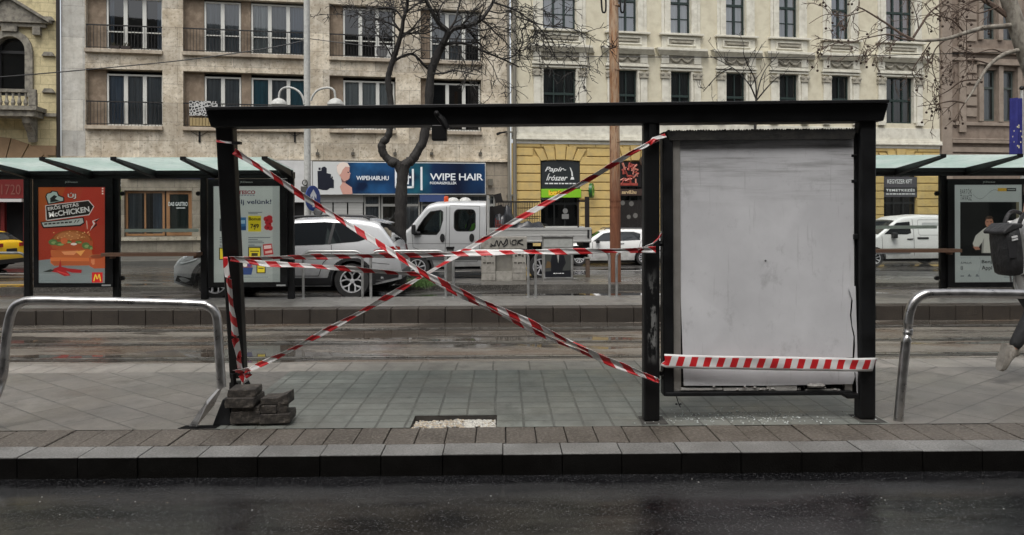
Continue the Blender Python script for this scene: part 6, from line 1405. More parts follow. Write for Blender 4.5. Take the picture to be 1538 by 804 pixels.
M_alloy = flat('alloy', (.56, .56, .57), .35, .25)
M_taill = flat('tail_lamp_red', lin(150, 24, 28), .2); M_headl = flat('lamp_glass', (.45, .47, .48), .12)
def dirty_paint(name, c, rough=.28, metal=0.0, dirt=(.10, .095, .085), top=1.0):
    if name in MC: return MC[name]
    m, t, b = new_mat(name); v = coords(t); f = noise(t, v, 5, 5, .65, .3, .75)
    tc = N(t, 'ShaderNodeTexCoord'); sp = N(t, 'ShaderNodeSeparateXYZ'); t.links.new(tc.outputs['Object'], sp.inputs[0])
    k = math_(t, 'MULTIPLY', maprange(t, sp.outputs[2], top, .25, 0, 1), maprange(t, f, 0, 1, .35, .95))      # road dirt thrown up onto the sills
    t.links.new(mix(t, k, c, dirt), b.inputs['Base Color']); t.links.new(maprange(t, k, 0, 1, rough, .7), b.inputs['Roughness']); b.inputs['Metallic'].default_value = metal
    b.inputs['Coat Weight'].default_value = .35; b.inputs['Coat Roughness'].default_value = .08; MC[name] = m; return m
def wheel(par, x, y, R, wd, style, side):
    M = Matrix.Translation((x, y, R)) @ Matrix.Rotation(rad(90) * side, 4, 'X')     # local +z looks outwards
    h = wd / 2; q = MB(); q.lathe([(R * .64, -h), (R * .93, -h), (R, -h * .7), (R, h * .7), (R * .93, h), (R * .66, h), (R * .63, h * .6)], M, 32, 0, False)
    ty = q.build('wheel', M_tyre, par, smooth=40); ri = R * .655
    q = MB(); q.lathe([(ri, h * .95), (ri * .93, h * .98), (ri * .9, h * .5), (ri * .88, -h * .4), (0, -h * .4)], M, 32, 1, False); q.lathe([(ri * .16, h * .3), (ri * .2, h * .72), (0, h * .75)], M, 16, 0)
    q.lathe([(ri * 1.0, h * .9), (ri * 1.0, h * 1.0), (ri * .9, h * 1.0), (ri * .9, h * .8)], M, 32, 0, False)
    n = {'y': 5, 'steel': 8, 'multi': 10}[style]
    for k in range(n):
        a = 2 * math.pi * k / n + .3
        def pt(r, da, z): return M @ Vector((r * math.cos(a + da), r * math.sin(a + da), z))
        if style == 'y':
            for sg in (-1, 1):
                a1, a2 = .07 * sg, .34 * sg
                q.add([pt(ri * .15, a1 - .35, h * .5), pt(ri * .15, a1 + .35, h * .5), pt(ri * .5, a1 + .10, h * .8), pt(ri * .5, a1 - .10, h * .8), pt(ri * .95, a2 + .075, h * .86), pt(ri * .95, a2 - .075, h * .86),
                       pt(ri * .5, a1 + .10, h * .5), pt(ri * .5, a1 - .10, h * .5), pt(ri * .95, a2 + .075, h * .5), pt(ri * .95, a2 - .075, h * .5)], [(0, 1, 2, 3), (3, 2, 4, 5), (2, 6, 8, 4), (3, 5, 9, 7)], 0)
        else:
            q.add([pt(ri * .15, -.3, h * .7), pt(ri * .15, .3, h * .7), pt(ri * .93, .12, h * .8), pt(ri * .93, -.12, h * .8)], [(0, 1, 2, 3)], 0)
    q.build('rim', [M_alloy, M_trimb], ty, smooth=35)
def wheels(car, par, wd, style):
    for x in car.wh:
        for sg in (-1, 1): wheel(par, x, sg * (car.W / 2 * .975 - wd / 2), car.R, wd, style, 1 if sg < 0 else -1)
def underbody(car, par, z0=.2, z1=.8):
    MB().box(.35, car.L - .3, -car.W / 2 + .30, car.W / 2 - .30, z0, z1).build('underbody', M_dark, par)
    q = MB()
    for x in car.wh:
        for sg in (-1, 1): y0 = sg * (car.W / 2 - .31); q.box(x - car.R * 1.12, x + car.R * 1.12, min(y0, y0 + sg * .01), max(y0, y0 + sg * .01), z0, car.R * 2.25)
    q.parts('wheel_housing', M_dark, par)

# ---- silver SUV
sc = 1.0; YV = 16.30
v_ = thing('car', 'dirty silver SUV with dark windows passing behind the left far shelter', 'car', (XP(265, YV + .3), YV + .965, -.15))
suv = Car(4.86, 1.93, [(0, .70), (.06, .84), (.3, .97), (.9, 1.07), (1.42, 1.14), (1.55, 1.18), (2.2, 1.60), (2.55, 1.695), (3.2, 1.725), (3.9, 1.70), (4.33, 1.63), (4.42, 1.58), (4.66, 1.25), (4.78, 1.08), (4.84, .86), (4.86, .5)],
          [(.2, .95), (.35, .985), (.62, 1.0), (.86, .99), (1.06, .965), (1.14, .945), (1.62, .80), (1.75, .76)], [(0, .36), (.4, .26), (1.4, .27), (3.3, .27), (4.3, .30), (4.86, .42)], (.92, 3.82), .385, crown=.035)
M_silver = dirty_paint('silver_paint', (.56, .57, .58), .24, .3)
suv.shell().build('body', M_silver, v_, smooth=50)
q = MB(); suv.side(q, [(1.66, 1.135), (2.28, 1.545), (2.6, 1.625), (3.2, 1.645), (3.7, 1.61), (3.95, 1.52), (4.10, 1.36), (4.09, 1.27), (3.95, 1.225), (3.2, 1.165), (2.2, 1.135)]); q.parts('side_window', M_carglass, v_)
q = MB(); suv.line(q, [(2.42, 1.14), (2.52, 1.6)], .05, .009); suv.line(q, [(3.33, 1.17), (3.42, 1.63)], .06, .009); q.parts('window_pillar', M_trimb, v_)
q = MB(); suv.topglass(q, 1.62, 2.28); q.build('windscreen', M_carglass, v_); q = MB(); suv.topglass(q, 4.40, 4.70, .93); q.build('rear_window', M_carglass, v_)
q = MB(); suv.side(q, [(1.32, .30), (3.40, .30), (3.36, .50), (3.3, .46), (1.45, .46), (1.38, .5)], .010); suv.arches(q, .075, .012); suv.side(q, [(4.28, .34), (4.80, .46), (4.82, .58), (4.5, .62), (4.30, .56)], .010); suv.side(q, [(.04, .40), (.44, .30), (.46, .46), (.1, .52)], .010); q.parts('cladding', M_trimb, v_, key=lambda c: c.y > 0)
q = MB(); suv.line(q, [(2.46, 1.13), (2.50, .9), (2.48, .5)], .014); suv.line(q, [(3.38, 1.16), (3.40, .95), (3.22, .78), (3.12, .5)], .014); suv.line(q, [(1.50, 1.1), (1.52, .5)], .014); suv.line(q, [(1.5, .5), (3.12, .5)], .012); suv.line(q, [(4.25, .78), (4.62, .74)], .010); q.parts('door_gap', M_trimb, v_, key=lambda c: c.y > 0)
q = MB(); suv.side(q, [(3.0, .965), (3.26, .985), (3.26, 1.015), (3.0, .995)], .028); suv.side(q, [(2.1, .945), (2.36, .96), (2.36, .99), (2.1, .975)], .028); q.parts('door_handle', M_silver, v_)
q = MB(); suv.side(q, [(4.28, 1.04), (4.52, 1.10), (4.70, 1.12), (4.80, 1.0), (4.82, .9), (4.62, .88), (4.52, .96)], .012)
for sg in (-1, 1): q.poly([(4.80, sg * .88, .92), (4.84, sg * .62, .92), (4.80, sg * .60, 1.10), (4.74, sg * .85, 1.12)][::sg]); 
q.parts('tail_lamp', M_taill, v_, key=lambda c: c.y > 0)
q = MB(); q.box(4.60, 4.875, -.70, .70, .42, .62); q.box(4.80, 4.868, -.4, .4, .78, .92); q.build('rear_bumper_panel', flat('grey_bumper', (.10, .10, .10), .5), v_, bevel=.02)
q = MB()
for sg in (-1, 1): q.tube([(2.35, sg * .66, 1.70), (2.5, sg * .66, 1.755), (3.3, sg * .64, 1.785), (4.0, sg * .62, 1.755), (4.15, sg * .62, 1.70)], .022, 6)
q.parts('roof_rail', M_trimb, v_, smooth=50)
q = MB(); q.ext([(4.10, -.6, 1.715), (4.5, -.58, 1.62), (4.52, -.58, 1.60), (4.12, -.6, 1.68)], (0, 1.2, 0)); q.build('spoiler', M_silver, v_)
q = MB(); suv.side(q, [(.10, .82), (.22, .90), (.62, .98), (.66, .94), (.5, .84), (.2, .76)], .010); q.parts('headlamp', M_headl, v_)
q = MB()
for sg in (-1, 1): q.obox((1.95, sg * 1.06, 1.16), (.16, .22, .15), None)
q.parts('door_mirror', M_silver, v_, bevel=.03)
wheels(suv, v_, .28, 'y'); underbody(suv, v_, .22)

# ---- silver crew-cab pickup with a drop-side bed
YV = 20.7
v_ = thing('pickup_truck', 'grey crew cab pickup lorry with a loaded drop side bed', 'truck', (XP(573, YV), YV + 1.0, -.15))
def vx(px): return (px - 573) / 1150 * YV
trk = Car(vx(729.5), 1.98, [(0, .95), (.05, 1.10), (.35, 1.22), (.68, 1.36), (.74, 1.42), (1.22, 2.03), (1.45, 2.10), (1.9, 2.125), (2.6, 2.12), (3.5, 2.11)], [(.3, .96), (.6, 1.0), (1.1, 1.0), (1.4, .985), (2.0, .88), (2.15, .84)], [(0, .42), (.4, .34), (1.4, .36), (3.5, .38)], (vx(626),), .345, nose=.2, tail=0, crown=.04, edge=.10, back_cut=True)
M_truck = dirty_paint('grey_van_paint', (.56, .57, .57), .3, .15, (.16, .15, .135), 1.15)
body = trk.shell().build('body', M_truck, None, smooth=50)
def rr_poly(x0, x1, z0, z1, r): return [(a, b) for cx, cz, a0 in ((x1 - r, z1 - r, 0), (x0 + r, z1 - r, 90), (x0 + r, z0 + r, 180), (x1 - r, z0 + r, 270)) for a, b in arc(cx, cz, r, r, a0, a0 + 90, 4)]
zz = lambda py: CAMH + .15 - (py - 318) / 1150 * (YV + .02)
win1 = [(vx(623.5), zz(351.5)), (vx(655), zz(352)), (vx(660), zz(346)), (vx(664.5), zz(330)), (vx(664.5), zz(318)), (vx(661), zz(315.5)), (vx(646), zz(317.5)), (vx(637), zz(327)), (vx(628), zz(340))]
win2 = rr_poly(vx(681.5), vx(713.5), zz(347), zz(314.5), .12)
M_cabin = flat('cabin_interior', (.03, .032, .035), .8)
body.data.materials.append(M_cabin)
for wn in (win1, win2):
    cu = fix_normals(MB().prism(wn, -1.5, 1.5).build('cutter', M_cabin)); fix_normals(body); bo = body.modifiers.new('b', 'BOOLEAN'); bo.object = cu; bo.operation = 'DIFFERENCE'; bo.solver = 'EXACT'; bo.material_mode = 'TRANSFER'
    dg = bpy.context.evaluated_depsgraph_get(); nm = bpy.data.meshes.new_from_object(body.evaluated_get(dg)); body.modifiers.clear(); body.data = nm; bpy.data.objects.remove(cu)
body.parent = v_
M_cabg = thin_glass('cab_glass', (.50, .58, .55), .04)
for wn in (win1, win2):
    q = MB(); trk.side(q, wn, -.012); q.parts('side_window', M_cabg, v_)
    q = MB(); trk.line(q, wn + wn[:1], .022, .004); q.parts('window_seal', M_trimb, v_, key=lambda c: c.y > 0)
q = MB(); trk.topglass(q, .80, 1.22, .9); q.build('windscreen', M_carglass, v_)
q = MB()
for a in (664, 708): q.lathe([(0, .02), (.075, .018), (.08, .004), (.08, 0)], Matrix.Translation((vx(a), -trk.w(vx(a), 1.1) - .004, zz(357))) @ Matrix.Rotation(rad(90), 4, 'X') @ Matrix.Diagonal((.85, 1.45, 1, 1)), 18)
q.parts('door_handle', M_trimb, v_, smooth=50)
q = MB(); trk.line(q, [(vx(618), 1.36), (vx(620), .9), (vx(641), .72), (vx(645), .5), (vx(667), .5), (vx(669.5), 1.3), (vx(670), 2.0)], .010); trk.line(q, [(vx(675), 2.0), (vx(674), .5), (vx(716), .5), (vx(719.5), .8), (vx(720), 2.0), (vx(675), 2.02)], .010); trk.line(q, [(vx(612), 1.0), (vx(722), .98)], .008); q.parts('door_gap', M_trimb, v_, key=lambda c: c.y > 0)
q = MB(); trk.line(q, [(vx(640), .62), (vx(727), .62)], .14, .01); trk.arches(q, .06, .01); q.build('cladding', flat('dull_grey_plastic', (.07, .07, .07), .6), v_)
q = MB()
for sg in (-1, 1): q.obox((vx(621.5), sg * 1.12, zz(344)), (.10, .18, .26)); q.obox((vx(626), sg * 1.0, zz(350)), (.2, .12, .1))
q.parts('door_mirror', M_trimb, v_, key=lambda c: c.y > 0, bevel=.03)
q = MB(); q.lathe([(.065, 0), (.065, .13), (.05, .16), (0, .17)], Matrix.Translation((vx(668), -.5, 2.12)), 14); q.build('beacon', flat('beacon_orange', lin(220, 84, 40), .25), v_, smooth=50)
q = MB()
for px in (677, 696): q.lathe([(.17, 0), (.16, .06), (.1, .11), (0, .13)], Matrix.Translation((vx(px), -.1, 2.13)), 14)
q.parts('roof_vent', M_white, v_, smooth=50)
wheel(v_, vx(626), -.99 + .13, .345, .22, 'steel', 1); wheel(v_, vx(626), .99 - .13, .345, .22, 'steel', -1); wheel(v_, vx(812), -.86, .345, .22, 'steel', 1); wheel(v_, vx(812), .86, .345, .22, 'steel', -1)
q = MB(); q.box(.4, vx(728), -.7, .7, .35, 1.0); q.box(vx(728), vx(885), -.45, .45, .55, .85); q.box(vx(650), vx(720), -.93, -.6, .3, .42); q.build('chassis', M_dark, v_)
M_bed = dirty_paint('bed_panel_paint', (.50, .50, .48), .45, .2, (.2, .19, .17), 1.3)
q = MB(); xb0, xb1 = vx(734), vx(887.5)
q.box(xb0, xb1, -1.0, 1.0, 1.0, 1.07); bedp = q.build('bed_floor', M_bed, v_)
for y0 in (-1.04, 1.0):
    q = MB(); q.box(xb0, xb1, y0, y0 + .035, 1.05, 1.40); q.box(xb0, xb1, y0 - .012, y0 + .047, 1.34, 1.41); q.box(xb0, xb1, y0 - .012, y0 + .047, 1.02, 1.07); q.box(xb0 + .1, xb1 - .1, y0 - .006, y0 + .04, 1.18, 1.22)
    q.build('side_board', M_bed, v_, bevel=.006)
q = MB(); q.box(xb1 - .03, xb1 + .01, -1.0, 1.0, 1.05, 1.40); q.build('tailgate', M_bed, v_); q = MB(); q.box(xb1 + .011, xb1 + .03, -.98, -.90, 1.12, 1.36); q.box(vx(881.5), vx(884.5), -1.056, -1.045, 1.13, 1.35); q.parts('latch', M_trimb, v_)
q = MB(); q.box(xb0 - .06, xb0, -1.0, -.94, .9, zz(293)); q.box(xb0 - .06, xb0, .94, 1.0, .9, zz(293)); q.box(xb0 - .06, xb0, -.94, .94, zz(297), zz(293)); q.box(xb0 - .04, xb0 - .02, -.94, .94, 1.0, 1.6); q.build('headboard', M_bed, v_)
q = MB(); q.box(vx(734), vx(800), -1.0, .9, .80, .98); q.box(vx(770), vx(800), -.95, -.55, .45, .8); q.build('fuel_tank', M_dark, v_)
q = MB(); q.poly([(vx(797), -.97, .25), (vx(799), -.75, .25), (vx(799), -.75, .75), (vx(797), -.97, .75)]); q.box(vx(876), vx(886), -.9, .9, .86, 1.0); q.build('mudguard', M_trimb, v_)
# load
TB = Matrix.Translation(v_.location); bo0 = Vector(v_.location)
def load(name, label, cat, lx, ly, lz=1.07): return thing(name, label, cat, (bo0.x + lx, bo0.y + ly, bo0.z + lz))
o = load('mesh_crate', 'tall mesh cage of thin dark bars on the pickup bed', 'crate', vx(780), .35); q = MB(); hx = vx(812) - vx(780)
top_ = zz(303.5) - 1.07
for y in (-.5, .5):
    for z in (.0, top_): q.box(-hx, hx, y - .02, y + .02, z, z + .035)
    for k in range(25): x = -hx + 2 * hx * k / 24; q.box(x - .006, x + .006, y - .006, y + .006, .0, top_)
    q.box(-hx, hx, y - .008, y + .008, top_ * .55, top_ * .55 + .015)
for x in (-hx, hx):
    for z in (0, top_): q.box(x - .02, x + .02, -.48, .48, z, z + .035)
q.build('bars', flat('cage_bar', lin(44, 38, 34), .6), o)
def tarp(label, px0, px1, hgt, seed, ly, dep, lz=1.07):
    o = load('tarpaulin', label, 'tarpaulin', vx((px0 + px1) / 2), ly, lz); hx = (vx(px1) - vx(px0)) / 2; r_ = random.Random(seed); nx, ny = 26, 16
    bl = [(r_.uniform(-.8, .8), r_.uniform(-.7, .7), r_.uniform(.45, .9), r_.uniform(.5, 1)) for _ in range(6)]; ph = [r_.uniform(0, 6) for _ in range(6)]
    rows_ = []
    for j in range(ny + 1):
        r = []
        for i in range(nx + 1):
            u, w_ = -1 + 2 * i / nx, -1 + 2 * j / ny; e = max(0, (1 - abs(u) ** 5)) * max(0, (1 - abs(w_) ** 5))
            h = max([k * math.exp(-((u - a) ** 2 + (w_ - b) ** 2) / c ** 2) for a, b, c, k in bl]) * .55 + .45
            h += .06 * math.sin(u * 4.5 + w_ * 3 + ph[0]) + .05 * math.sin(w_ * 6 - u * 5 + ph[1]) + .025 * math.sin(u * 15 + ph[2] + w_ * 8) + r_.uniform(-.012, .012)
            r.append((u * hx, w_ * dep / 2, max(0, hgt * h * e ** .3)))
        rows_.append(r)
    MB().grid(rows_).build('sheet', flat('black_tarp', (.022, .023, .026), .22, 0, .6), o, smooth=35)
tarp('shiny black tarpaulin heaped high behind the pickup cab', 739, 776, zz(308) - 1.07, 3, -.35, .9); tarp('low black tarpaulin spread along the pickup bed side', 770, 829, zz(332) - 1.07, 8, -.55, .7)
o = load('panel_box', 'upright black board standing behind the pickup headboard', 'board', vx(747), -.1); R_ = Matrix.Rotation(rad(-14), 3, 'Y'); q = MB(); q.obox((0, 0, .46), (.44, .9, .92)); q.obox((.04, -.46, .70), (.30, .05, .5), R_); q.obox((.02, -.1, 1.16), (.2, .35, .24), R_); q.build('boards', flat('black_board', lin(30, 26, 24), .6), o)
o = load('plastic_grating', 'red plastic grating leaning under the black tarpaulin', 'grating', vx(753), -.9); q = MB()
for k in range(9): q.box(-.17 + .042 * k, -.17 + .042 * k + .016, 0, .02, .06, .60 - .045 * k)
for k in range(5): q.box(-.17, .18 - .05 * k, .003, .017, .08 + .11 * k, .10 + .11 * k)
q.build('bars', flat('red_plastic', lin(120, 42, 34), .5), o)
o = load('load_post', 'dark upright post at the tail corner of the pickup bed', 'post', vx(882), -.93); q = MB(); q.box(-.06, .06, -.04, .04, 0, zz(296) - 1.07); q.box(-.26, -.22, .0, .04, 0, zz(299) - 1.07); q.box(-.26, .06, .0, .03, zz(304) - 1.07, zz(301) - 1.07); q.build('shaft', flat('load_post_paint', lin(34, 26, 24), .6), o)

# ---- people: one seated in the cab, one walking out of the frame
def skin(name, verts, edges, radii, mt, par=None, lv=2):
    me = bpy.data.meshes.new(name); me.from_pydata([tuple(v) for v in verts], edges, []); ob = bpy.data.objects.new(name, me); COL.objects.link(ob)
    sm = ob.modifiers.new('skin', 'SKIN'); sm.use_smooth_shade = True
    for i, r in enumerate(radii): sv = me.skin_vertices[0].data[i]; sv.radius = r if isinstance(r, tuple) else (r, r); sv.use_root = (i == 0)
    ss = ob.modifiers.new('sub', 'SUBSURF'); ss.levels = lv; ss.render_levels = lv
    dg = bpy.context.evaluated_depsgraph_get(); nm = bpy.data.meshes.new_from_object(ob.evaluated_get(dg)); ob.modifiers.clear(); ob.data = nm; nm.materials.clear(); nm.materials.append(mt)
    if par: ob.parent = par
    return ob
M_skin = flat('skin', (.42, .25, .18), .5)
def head_on(par, c, turn, hair_col, r=.105):
    """head with a face turned to direction turn (radians about z, 0 = +x)"""
    M = Matrix.Translation(c) @ Matrix.Rotation(turn, 4, 'Z'); q = MB(); rows_ = []
    for j in range(13):
        th = math.pi * j / 12; row = []
        for i in range(20):
            ph = 2 * math.pi * i / 20; x, y, z = math.sin(th) * math.cos(ph), math.sin(th) * math.sin(ph), math.cos(th)
            jaw = 1 - .24 * max(0, -z) ** 1.2; x2 = x * .98 * (jaw + .06 * max(0, -z)); nose = .22 * math.exp(-((ph if ph < 3.14 else ph - 6.283) / .16) ** 2 - ((z + .12) / .2) ** 2); eye = -.06 * (math.exp(-((abs(ph if ph < 3.14 else ph - 6.283) - .42) / .2) ** 2 - ((z - .05) / .12) ** 2))
            row.append(M @ Vector(((x2 + nose * x + eye * x) * r, y * .80 * jaw * r, z * 1.22 * r)))
        rows_.append(row + [row[0]])
    q.grid(rows_)
    for sg in (-1, 1): q.lathe([(0, -.012), (.022, -.008), (.03, .0), (.018, .012), (0, .014)], M @ Matrix.Translation((-.005, sg * .088, -.005)) @ Matrix.Rotation(rad(90), 4, 'X') @ Matrix.Diagonal((.8, 1.2, 1, 1)), 10)
    hd = q.build('head', M_skin, par, smooth=70)
    q = MB()
    for sg in (-1, 1): q.lathe([(0, -.004), (.011, -.002), (.012, .003), (0, .006)], M @ Matrix.Translation((.091, sg * .037, .008)) @ Matrix.Rotation(rad(90), 4, 'Y'), 10)
    q.obox(M @ Vector((.093, 0, -.065)), (.012, .045, .010), M.to_3x3()); q.build('face', flat('face_dark', (.06, .03, .028), .5), hd)
    q = MB(); rows_ = []
    for j in range(8):
        th = math.pi * .62 * j / 7; row = []
        for i in range(20):
            ph = 2 * math.pi * i / 20; f_ = abs(ph if ph < 3.14 else ph - 6.283); lim = .36 if f_ < .8 else .62; t2 = min(th, math.pi * lim); row.append(M @ Vector((math.sin(t2) * math.cos(ph) * .98 * r * 1.07, math.sin(t2) * math.sin(ph) * .82 * r * 1.08, math.cos(t2) * 1.22 * r * 1.06)))
        rows_.append(row + [row[0]])
    q.grid(rows_); q.build('hair', flat('hair_%d' % int(hair_col[0] * 1000), hair_col, .6), par, smooth=70)
def hand(vs, es, rs, wrist, d, palm):
    """palm and five bent fingers grown on the wrist joint"""
    d = d.normalized(); palm = (palm - d * palm.dot(d)).normalized(); s_ = d.cross(palm); w0 = len(vs) - 1
    vs.append(wrist + d * .055); es.append((w0, len(vs) - 1)); rs.append((.036, .017)); pm = len(vs) - 1
    for k, l in enumerate((.072, .082, .076, .06)):
        b = wrist + d * .09 + s_ * (.027 - .018 * k); vs.append(b); es.append((pm, len(vs) - 1)); rs.append(.0095)
        m1 = b + (d * .8 + palm * .5).normalized() * l * .5; vs.append(m1); es.append((len(vs) - 2, len(vs) - 1)); rs.append(.0085); vs.append(m1 + (d * .45 + palm * .9).normalized() * l * .5); es.append((len(vs) - 2, len(vs) - 1)); rs.append(.007)
    t0 = wrist + d * .03 + s_ * .03; vs.append(t0); es.append((w0, len(vs) - 1)); rs.append(.012); vs.append(t0 + (d * .7 + s_ * .5 + palm * .3) * .045); es.append((len(vs) - 2, len(vs) - 1)); rs.append(.0095); vs.append(vs[-1] + (d * .8 + palm * .4) * .03); es.append((len(vs) - 2, len(vs) - 1)); rs.append(.008)
# passenger
base = load('person', 'person in a bright green safety vest seated in the back of the pickup cab', 'person', vx(706), -.60, 1.19)
V3 = Vector
vs = [V3((0, 0, 0)), V3((0, 0, .22)), V3((0, 0, .42)), V3((0, 0, .52)), V3((-.3, -.1, .05)), V3((-.32, -.1, -.3)), V3((-.3, .1, .05)), V3((-.32, .1, -.3)), V3((0, -.19, .42)), V3((-.06, -.24, .18)), V3((-.26, -.18, .12)), V3((0, .19, .42)), V3((-.06, .24, .18)), V3((-.26, .18, .12))]
skin('body', vs, [(0, 1), (1, 2), (2, 3), (0, 4), (4, 5), (0, 6), (6, 7), (2, 8), (8, 9), (9, 10), (2, 11), (11, 12), (12, 13)], [(.15, .12), (.15, .12), (.15, .11), .055, .08, .055, .08, .055, .065, .05, .04, .065, .05, .04], flat('dark_work_clothes', (.03, .035, .04), .8), base, 1)
skin('safety_vest', [V3((.02, -.02, .02)), V3((.01, -.03, .2)), V3((0, -.03, .38))], [(0, 1), (1, 2)], [(.20, .17), (.20, .17), (.20, .15)], flat('hi_vis_green', (.35, .95, .06), .6), base, 1)
head_on(base, Vector((0, 0, .68)), math.pi, (.05, .035, .025))

# ---- white estate car
def simple_car(name, label, px_nose, Y, sc, L, W, top, fz, sill, wh, R, paint, glass, gaps, extra, style='multi', crown=.03, rz=0):
    o = thing(name, label, 'car' if name == 'car' else name.replace('_', ' '), (XP(px_nose, Y), Y + W * sc / 2, -.15), rz); o.scale = (sc, sc, sc)
    c = Car(L, W, top, fz, sill, wh, R, crown=crown); c.shell().build('body', paint, o, smooth=50)
    for g in glass: q = MB(); c.side(q, g); q.parts('side_window', M_carglass, o)
    q = MB()
    for g in gaps: c.line(q, *g) if isinstance(g, tuple) else c.line(q, g, .014)
    c.arches(q, .03, .006); q.parts('door_gap', M_trimb, o, key=lambda c: c.y > 0); wheels(c, o, .2, style); underbody(c, o); extra(c, o); return o
FZ = [(.2, .95), (.5, 1.0), (.8, .99), (.98, .955), (1.45, .78), (1.6, .74)]
def estate_extra(c, o):
    q = MB(); c.topglass(q, 1.12, 1.72, .9); q.build('windscreen', M_carglass, o); q = MB(); c.topglass(q, 4.1, 4.34, .9); q.build('rear_window', M_carglass, o)
    q = MB(); c.side(q, [(.12, .62), (.5, .74), (.62, .72), (.5, .6), (.15, .54)], .008); q.parts('headlamp', M_headl, o); q = MB(); c.side(q, [(4.25, .7), (4.40, .72), (4.36, 1.0), (4.26, 1.2), (4.2, 1.0)], .008); q.parts('tail_lamp', M_taill, o, key=lambda c: c.y > 0)
    q = MB(); c.line(q, [(1.35, .55), (3.25, .57)], .06, .01); c.line(q, [(.1, .42), (.5, .44)], .06, .01); q.build('rub_strip', M_trimb, o); q = MB()
    for sg in (-1, 1): q.tube([(1.9, sg * .6, 1.45), (2.0, sg * .6, 1.50), (4.0, sg * .58, 1.49), (4.1, sg * .58, 1.43)], .018, 6); q.obox((1.6, sg * .95, .98), (.14, .16, .12))
    q.parts('roof_rail', M_trimb, o); q = MB(); c.side(q, [(2.48, .86), (2.68, .87), (2.68, .9), (2.48, .89)], .02); c.side(q, [(3.4, .9), (3.6, .91), (3.6, .94), (3.4, .93)], .02); q.parts('door_handle', M_trimb, o)
M_wcar = dirty_paint('white_car_paint', (.74, .74, .72), .28, 0, (.22, .21, .19), .8)
simple_car('car', 'white estate car parked beyond the rusty pole, half hidden by the middle shelter post', 838, 26.0, .84, 4.45, 1.70, [(0, .55), (.05, .68), (.4, .80), (1.0, .93), (1.12, .97), (1.75, 1.36), (2.1, 1.44), (2.9, 1.46), (3.7, 1.43), (4.1, 1.37), (4.34, 1.02), (4.42, .8), (4.45, .45)], FZ, [(0, .28), (.5, .2), (3.8, .22), (4.45, .34)], (.86, 3.48), .31, M_wcar,
           [[(1.42, .98), (1.86, 1.30), (2.32, 1.37), (2.30, .99)], [(2.40, .99), (2.40, 1.375), (3.1, 1.36), (3.36, 1.28), (3.34, 1.03)], [(3.44, 1.04), (3.46, 1.29), (3.85, 1.26), (4.0, 1.1), (3.95, 1.06)]], [[(2.35, .98), (2.36, .35)], [(3.38, 1.02), (3.3, .8), (3.15, .35)], [(1.4, .95), (1.38, .35)]], estate_extra)
# ---- white panel van
def van_extra(c, o):
    q = MB(); c.topglass(q, 1.0, 1.62, .9); q.build('windscreen', M_carglass, o); q = MB(); c.side(q, [(.14, .72), (.55, .92), (.7, .9), (.5, .72), (.2, .64)], .008); q.parts('headlamp', M_headl, o)
    q = MB(); c.side(q, rr_poly(2.55, 4.05, 1.44, 1.56, .05), .004); q.build('side_rail', flat('van_recess', (.42, .43, .42), .4), o); q = MB(); c.line(q, rr_poly(2.4, 4.15, 1.12, 1.66, .08) + [(4.15, 1.58)], .014, .003); c.line(q, [(2.2, .62), (4.1, .62)], .06, .008); c.line(q, [(.9, .5), (2.1, .5)], .08, .008); q.build('panel_seam', flat('van_seam', (.2, .2, .2), .5), o)
    q = MB(); c.side(q, [(4.26, .8), (4.38, .8), (4.36, 1.3), (4.27, 1.3)], .008); q.parts('tail_lamp', M_taill, o, key=lambda c: c.y > 0); q = MB(); c.side(q, [(1.98, .96), (2.2, .97), (2.2, 1.01), (1.98, 1.0)], .02); c.side(q, [(2.35, .98), (2.75, .98), (2.75, 1.05), (2.35, 1.05)], .012); q.parts('door_handle', M_trimb, o)
    q = MB()
    for sg in (-1, 1): q.obox((1.5, sg * .99, 1.12), (.16, .2, .2))
    q.parts('door_mirror', M_trimb, o, bevel=.03)
simple_car('van', 'white panel van seen through the right far shelter glass', 1278, 24.6, .92, 4.4, 1.82, [(0, .6), (.05, .8), (.5, .98), (.95, 1.10), (1.02, 1.16), (1.6, 1.62), (1.9, 1.76), (2.6, 1.82), (3.6, 1.80), (4.2, 1.74), (4.34, 1.5), (4.4, .5)], [(.2, .95), (.5, 1.0), (1.0, .99), (1.2, .97), (1.8, .84)], [(0, .28), (4.4, .32)], (.85, 3.55), .32, M_wcar,
           [[(1.18, 1.16), (1.66, 1.56), (2.12, 1.6), (2.14, 1.2), (2.0, 1.15)]], [[(2.22, 1.68), (2.24, .4)], [(1.1, 1.1), (1.12, .45)]], van_extra, 'steel')
# ---- yellow taxi, tail at the left edge
def taxi_extra(c, o):
    q = MB(); c.topglass(q, 3.82, 4.22, .92); q.build('rear_window', M_carglass, o); q = MB(); c.topglass(q, 1.1, 1.7, .9); q.build('windscreen', M_carglass, o); q = MB(); c.side(q, [(4.0, .86), (4.36, .84), (4.40, .98), (4.1, 1.0)], .01)
    for sg in (-1, 1): q.box(4.395, 4.43, min(sg * .46, sg * .8), max(sg * .46, sg * .8), .84, .97)
    q.parts('tail_lamp', M_taill, o, key=lambda c: c.y > 0); q = MB(); q.box(4.35, 4.452, -.76, .76, .26, .42); q.box(4.42, 4.446, -.28, .28, .66, .78); q.build('rear_bumper_panel', M_trimb, o, bevel=.02)
    q = MB(); c.line(q, [(1.3, .3), (3.3, .3)], .08, .008); q.parts('cladding', M_trimb, o, key=lambda c: c.y > 0); q = MB(); c.side(q, [(.12, .6), (.5, .74), (.62, .72), (.5, .6)], .008); q.parts('headlamp', M_headl, o)
    q = MB(); q.box(1.9, 2.1, -.28, .28, 1.45, 1.58); q.build('roof_sign', flat('taxi_sign', lin(226, 190, 60), .4), o, bevel=.02)
Yt = 24.2; xt = XP(40, Yt + 1.6); Lt = 4.44
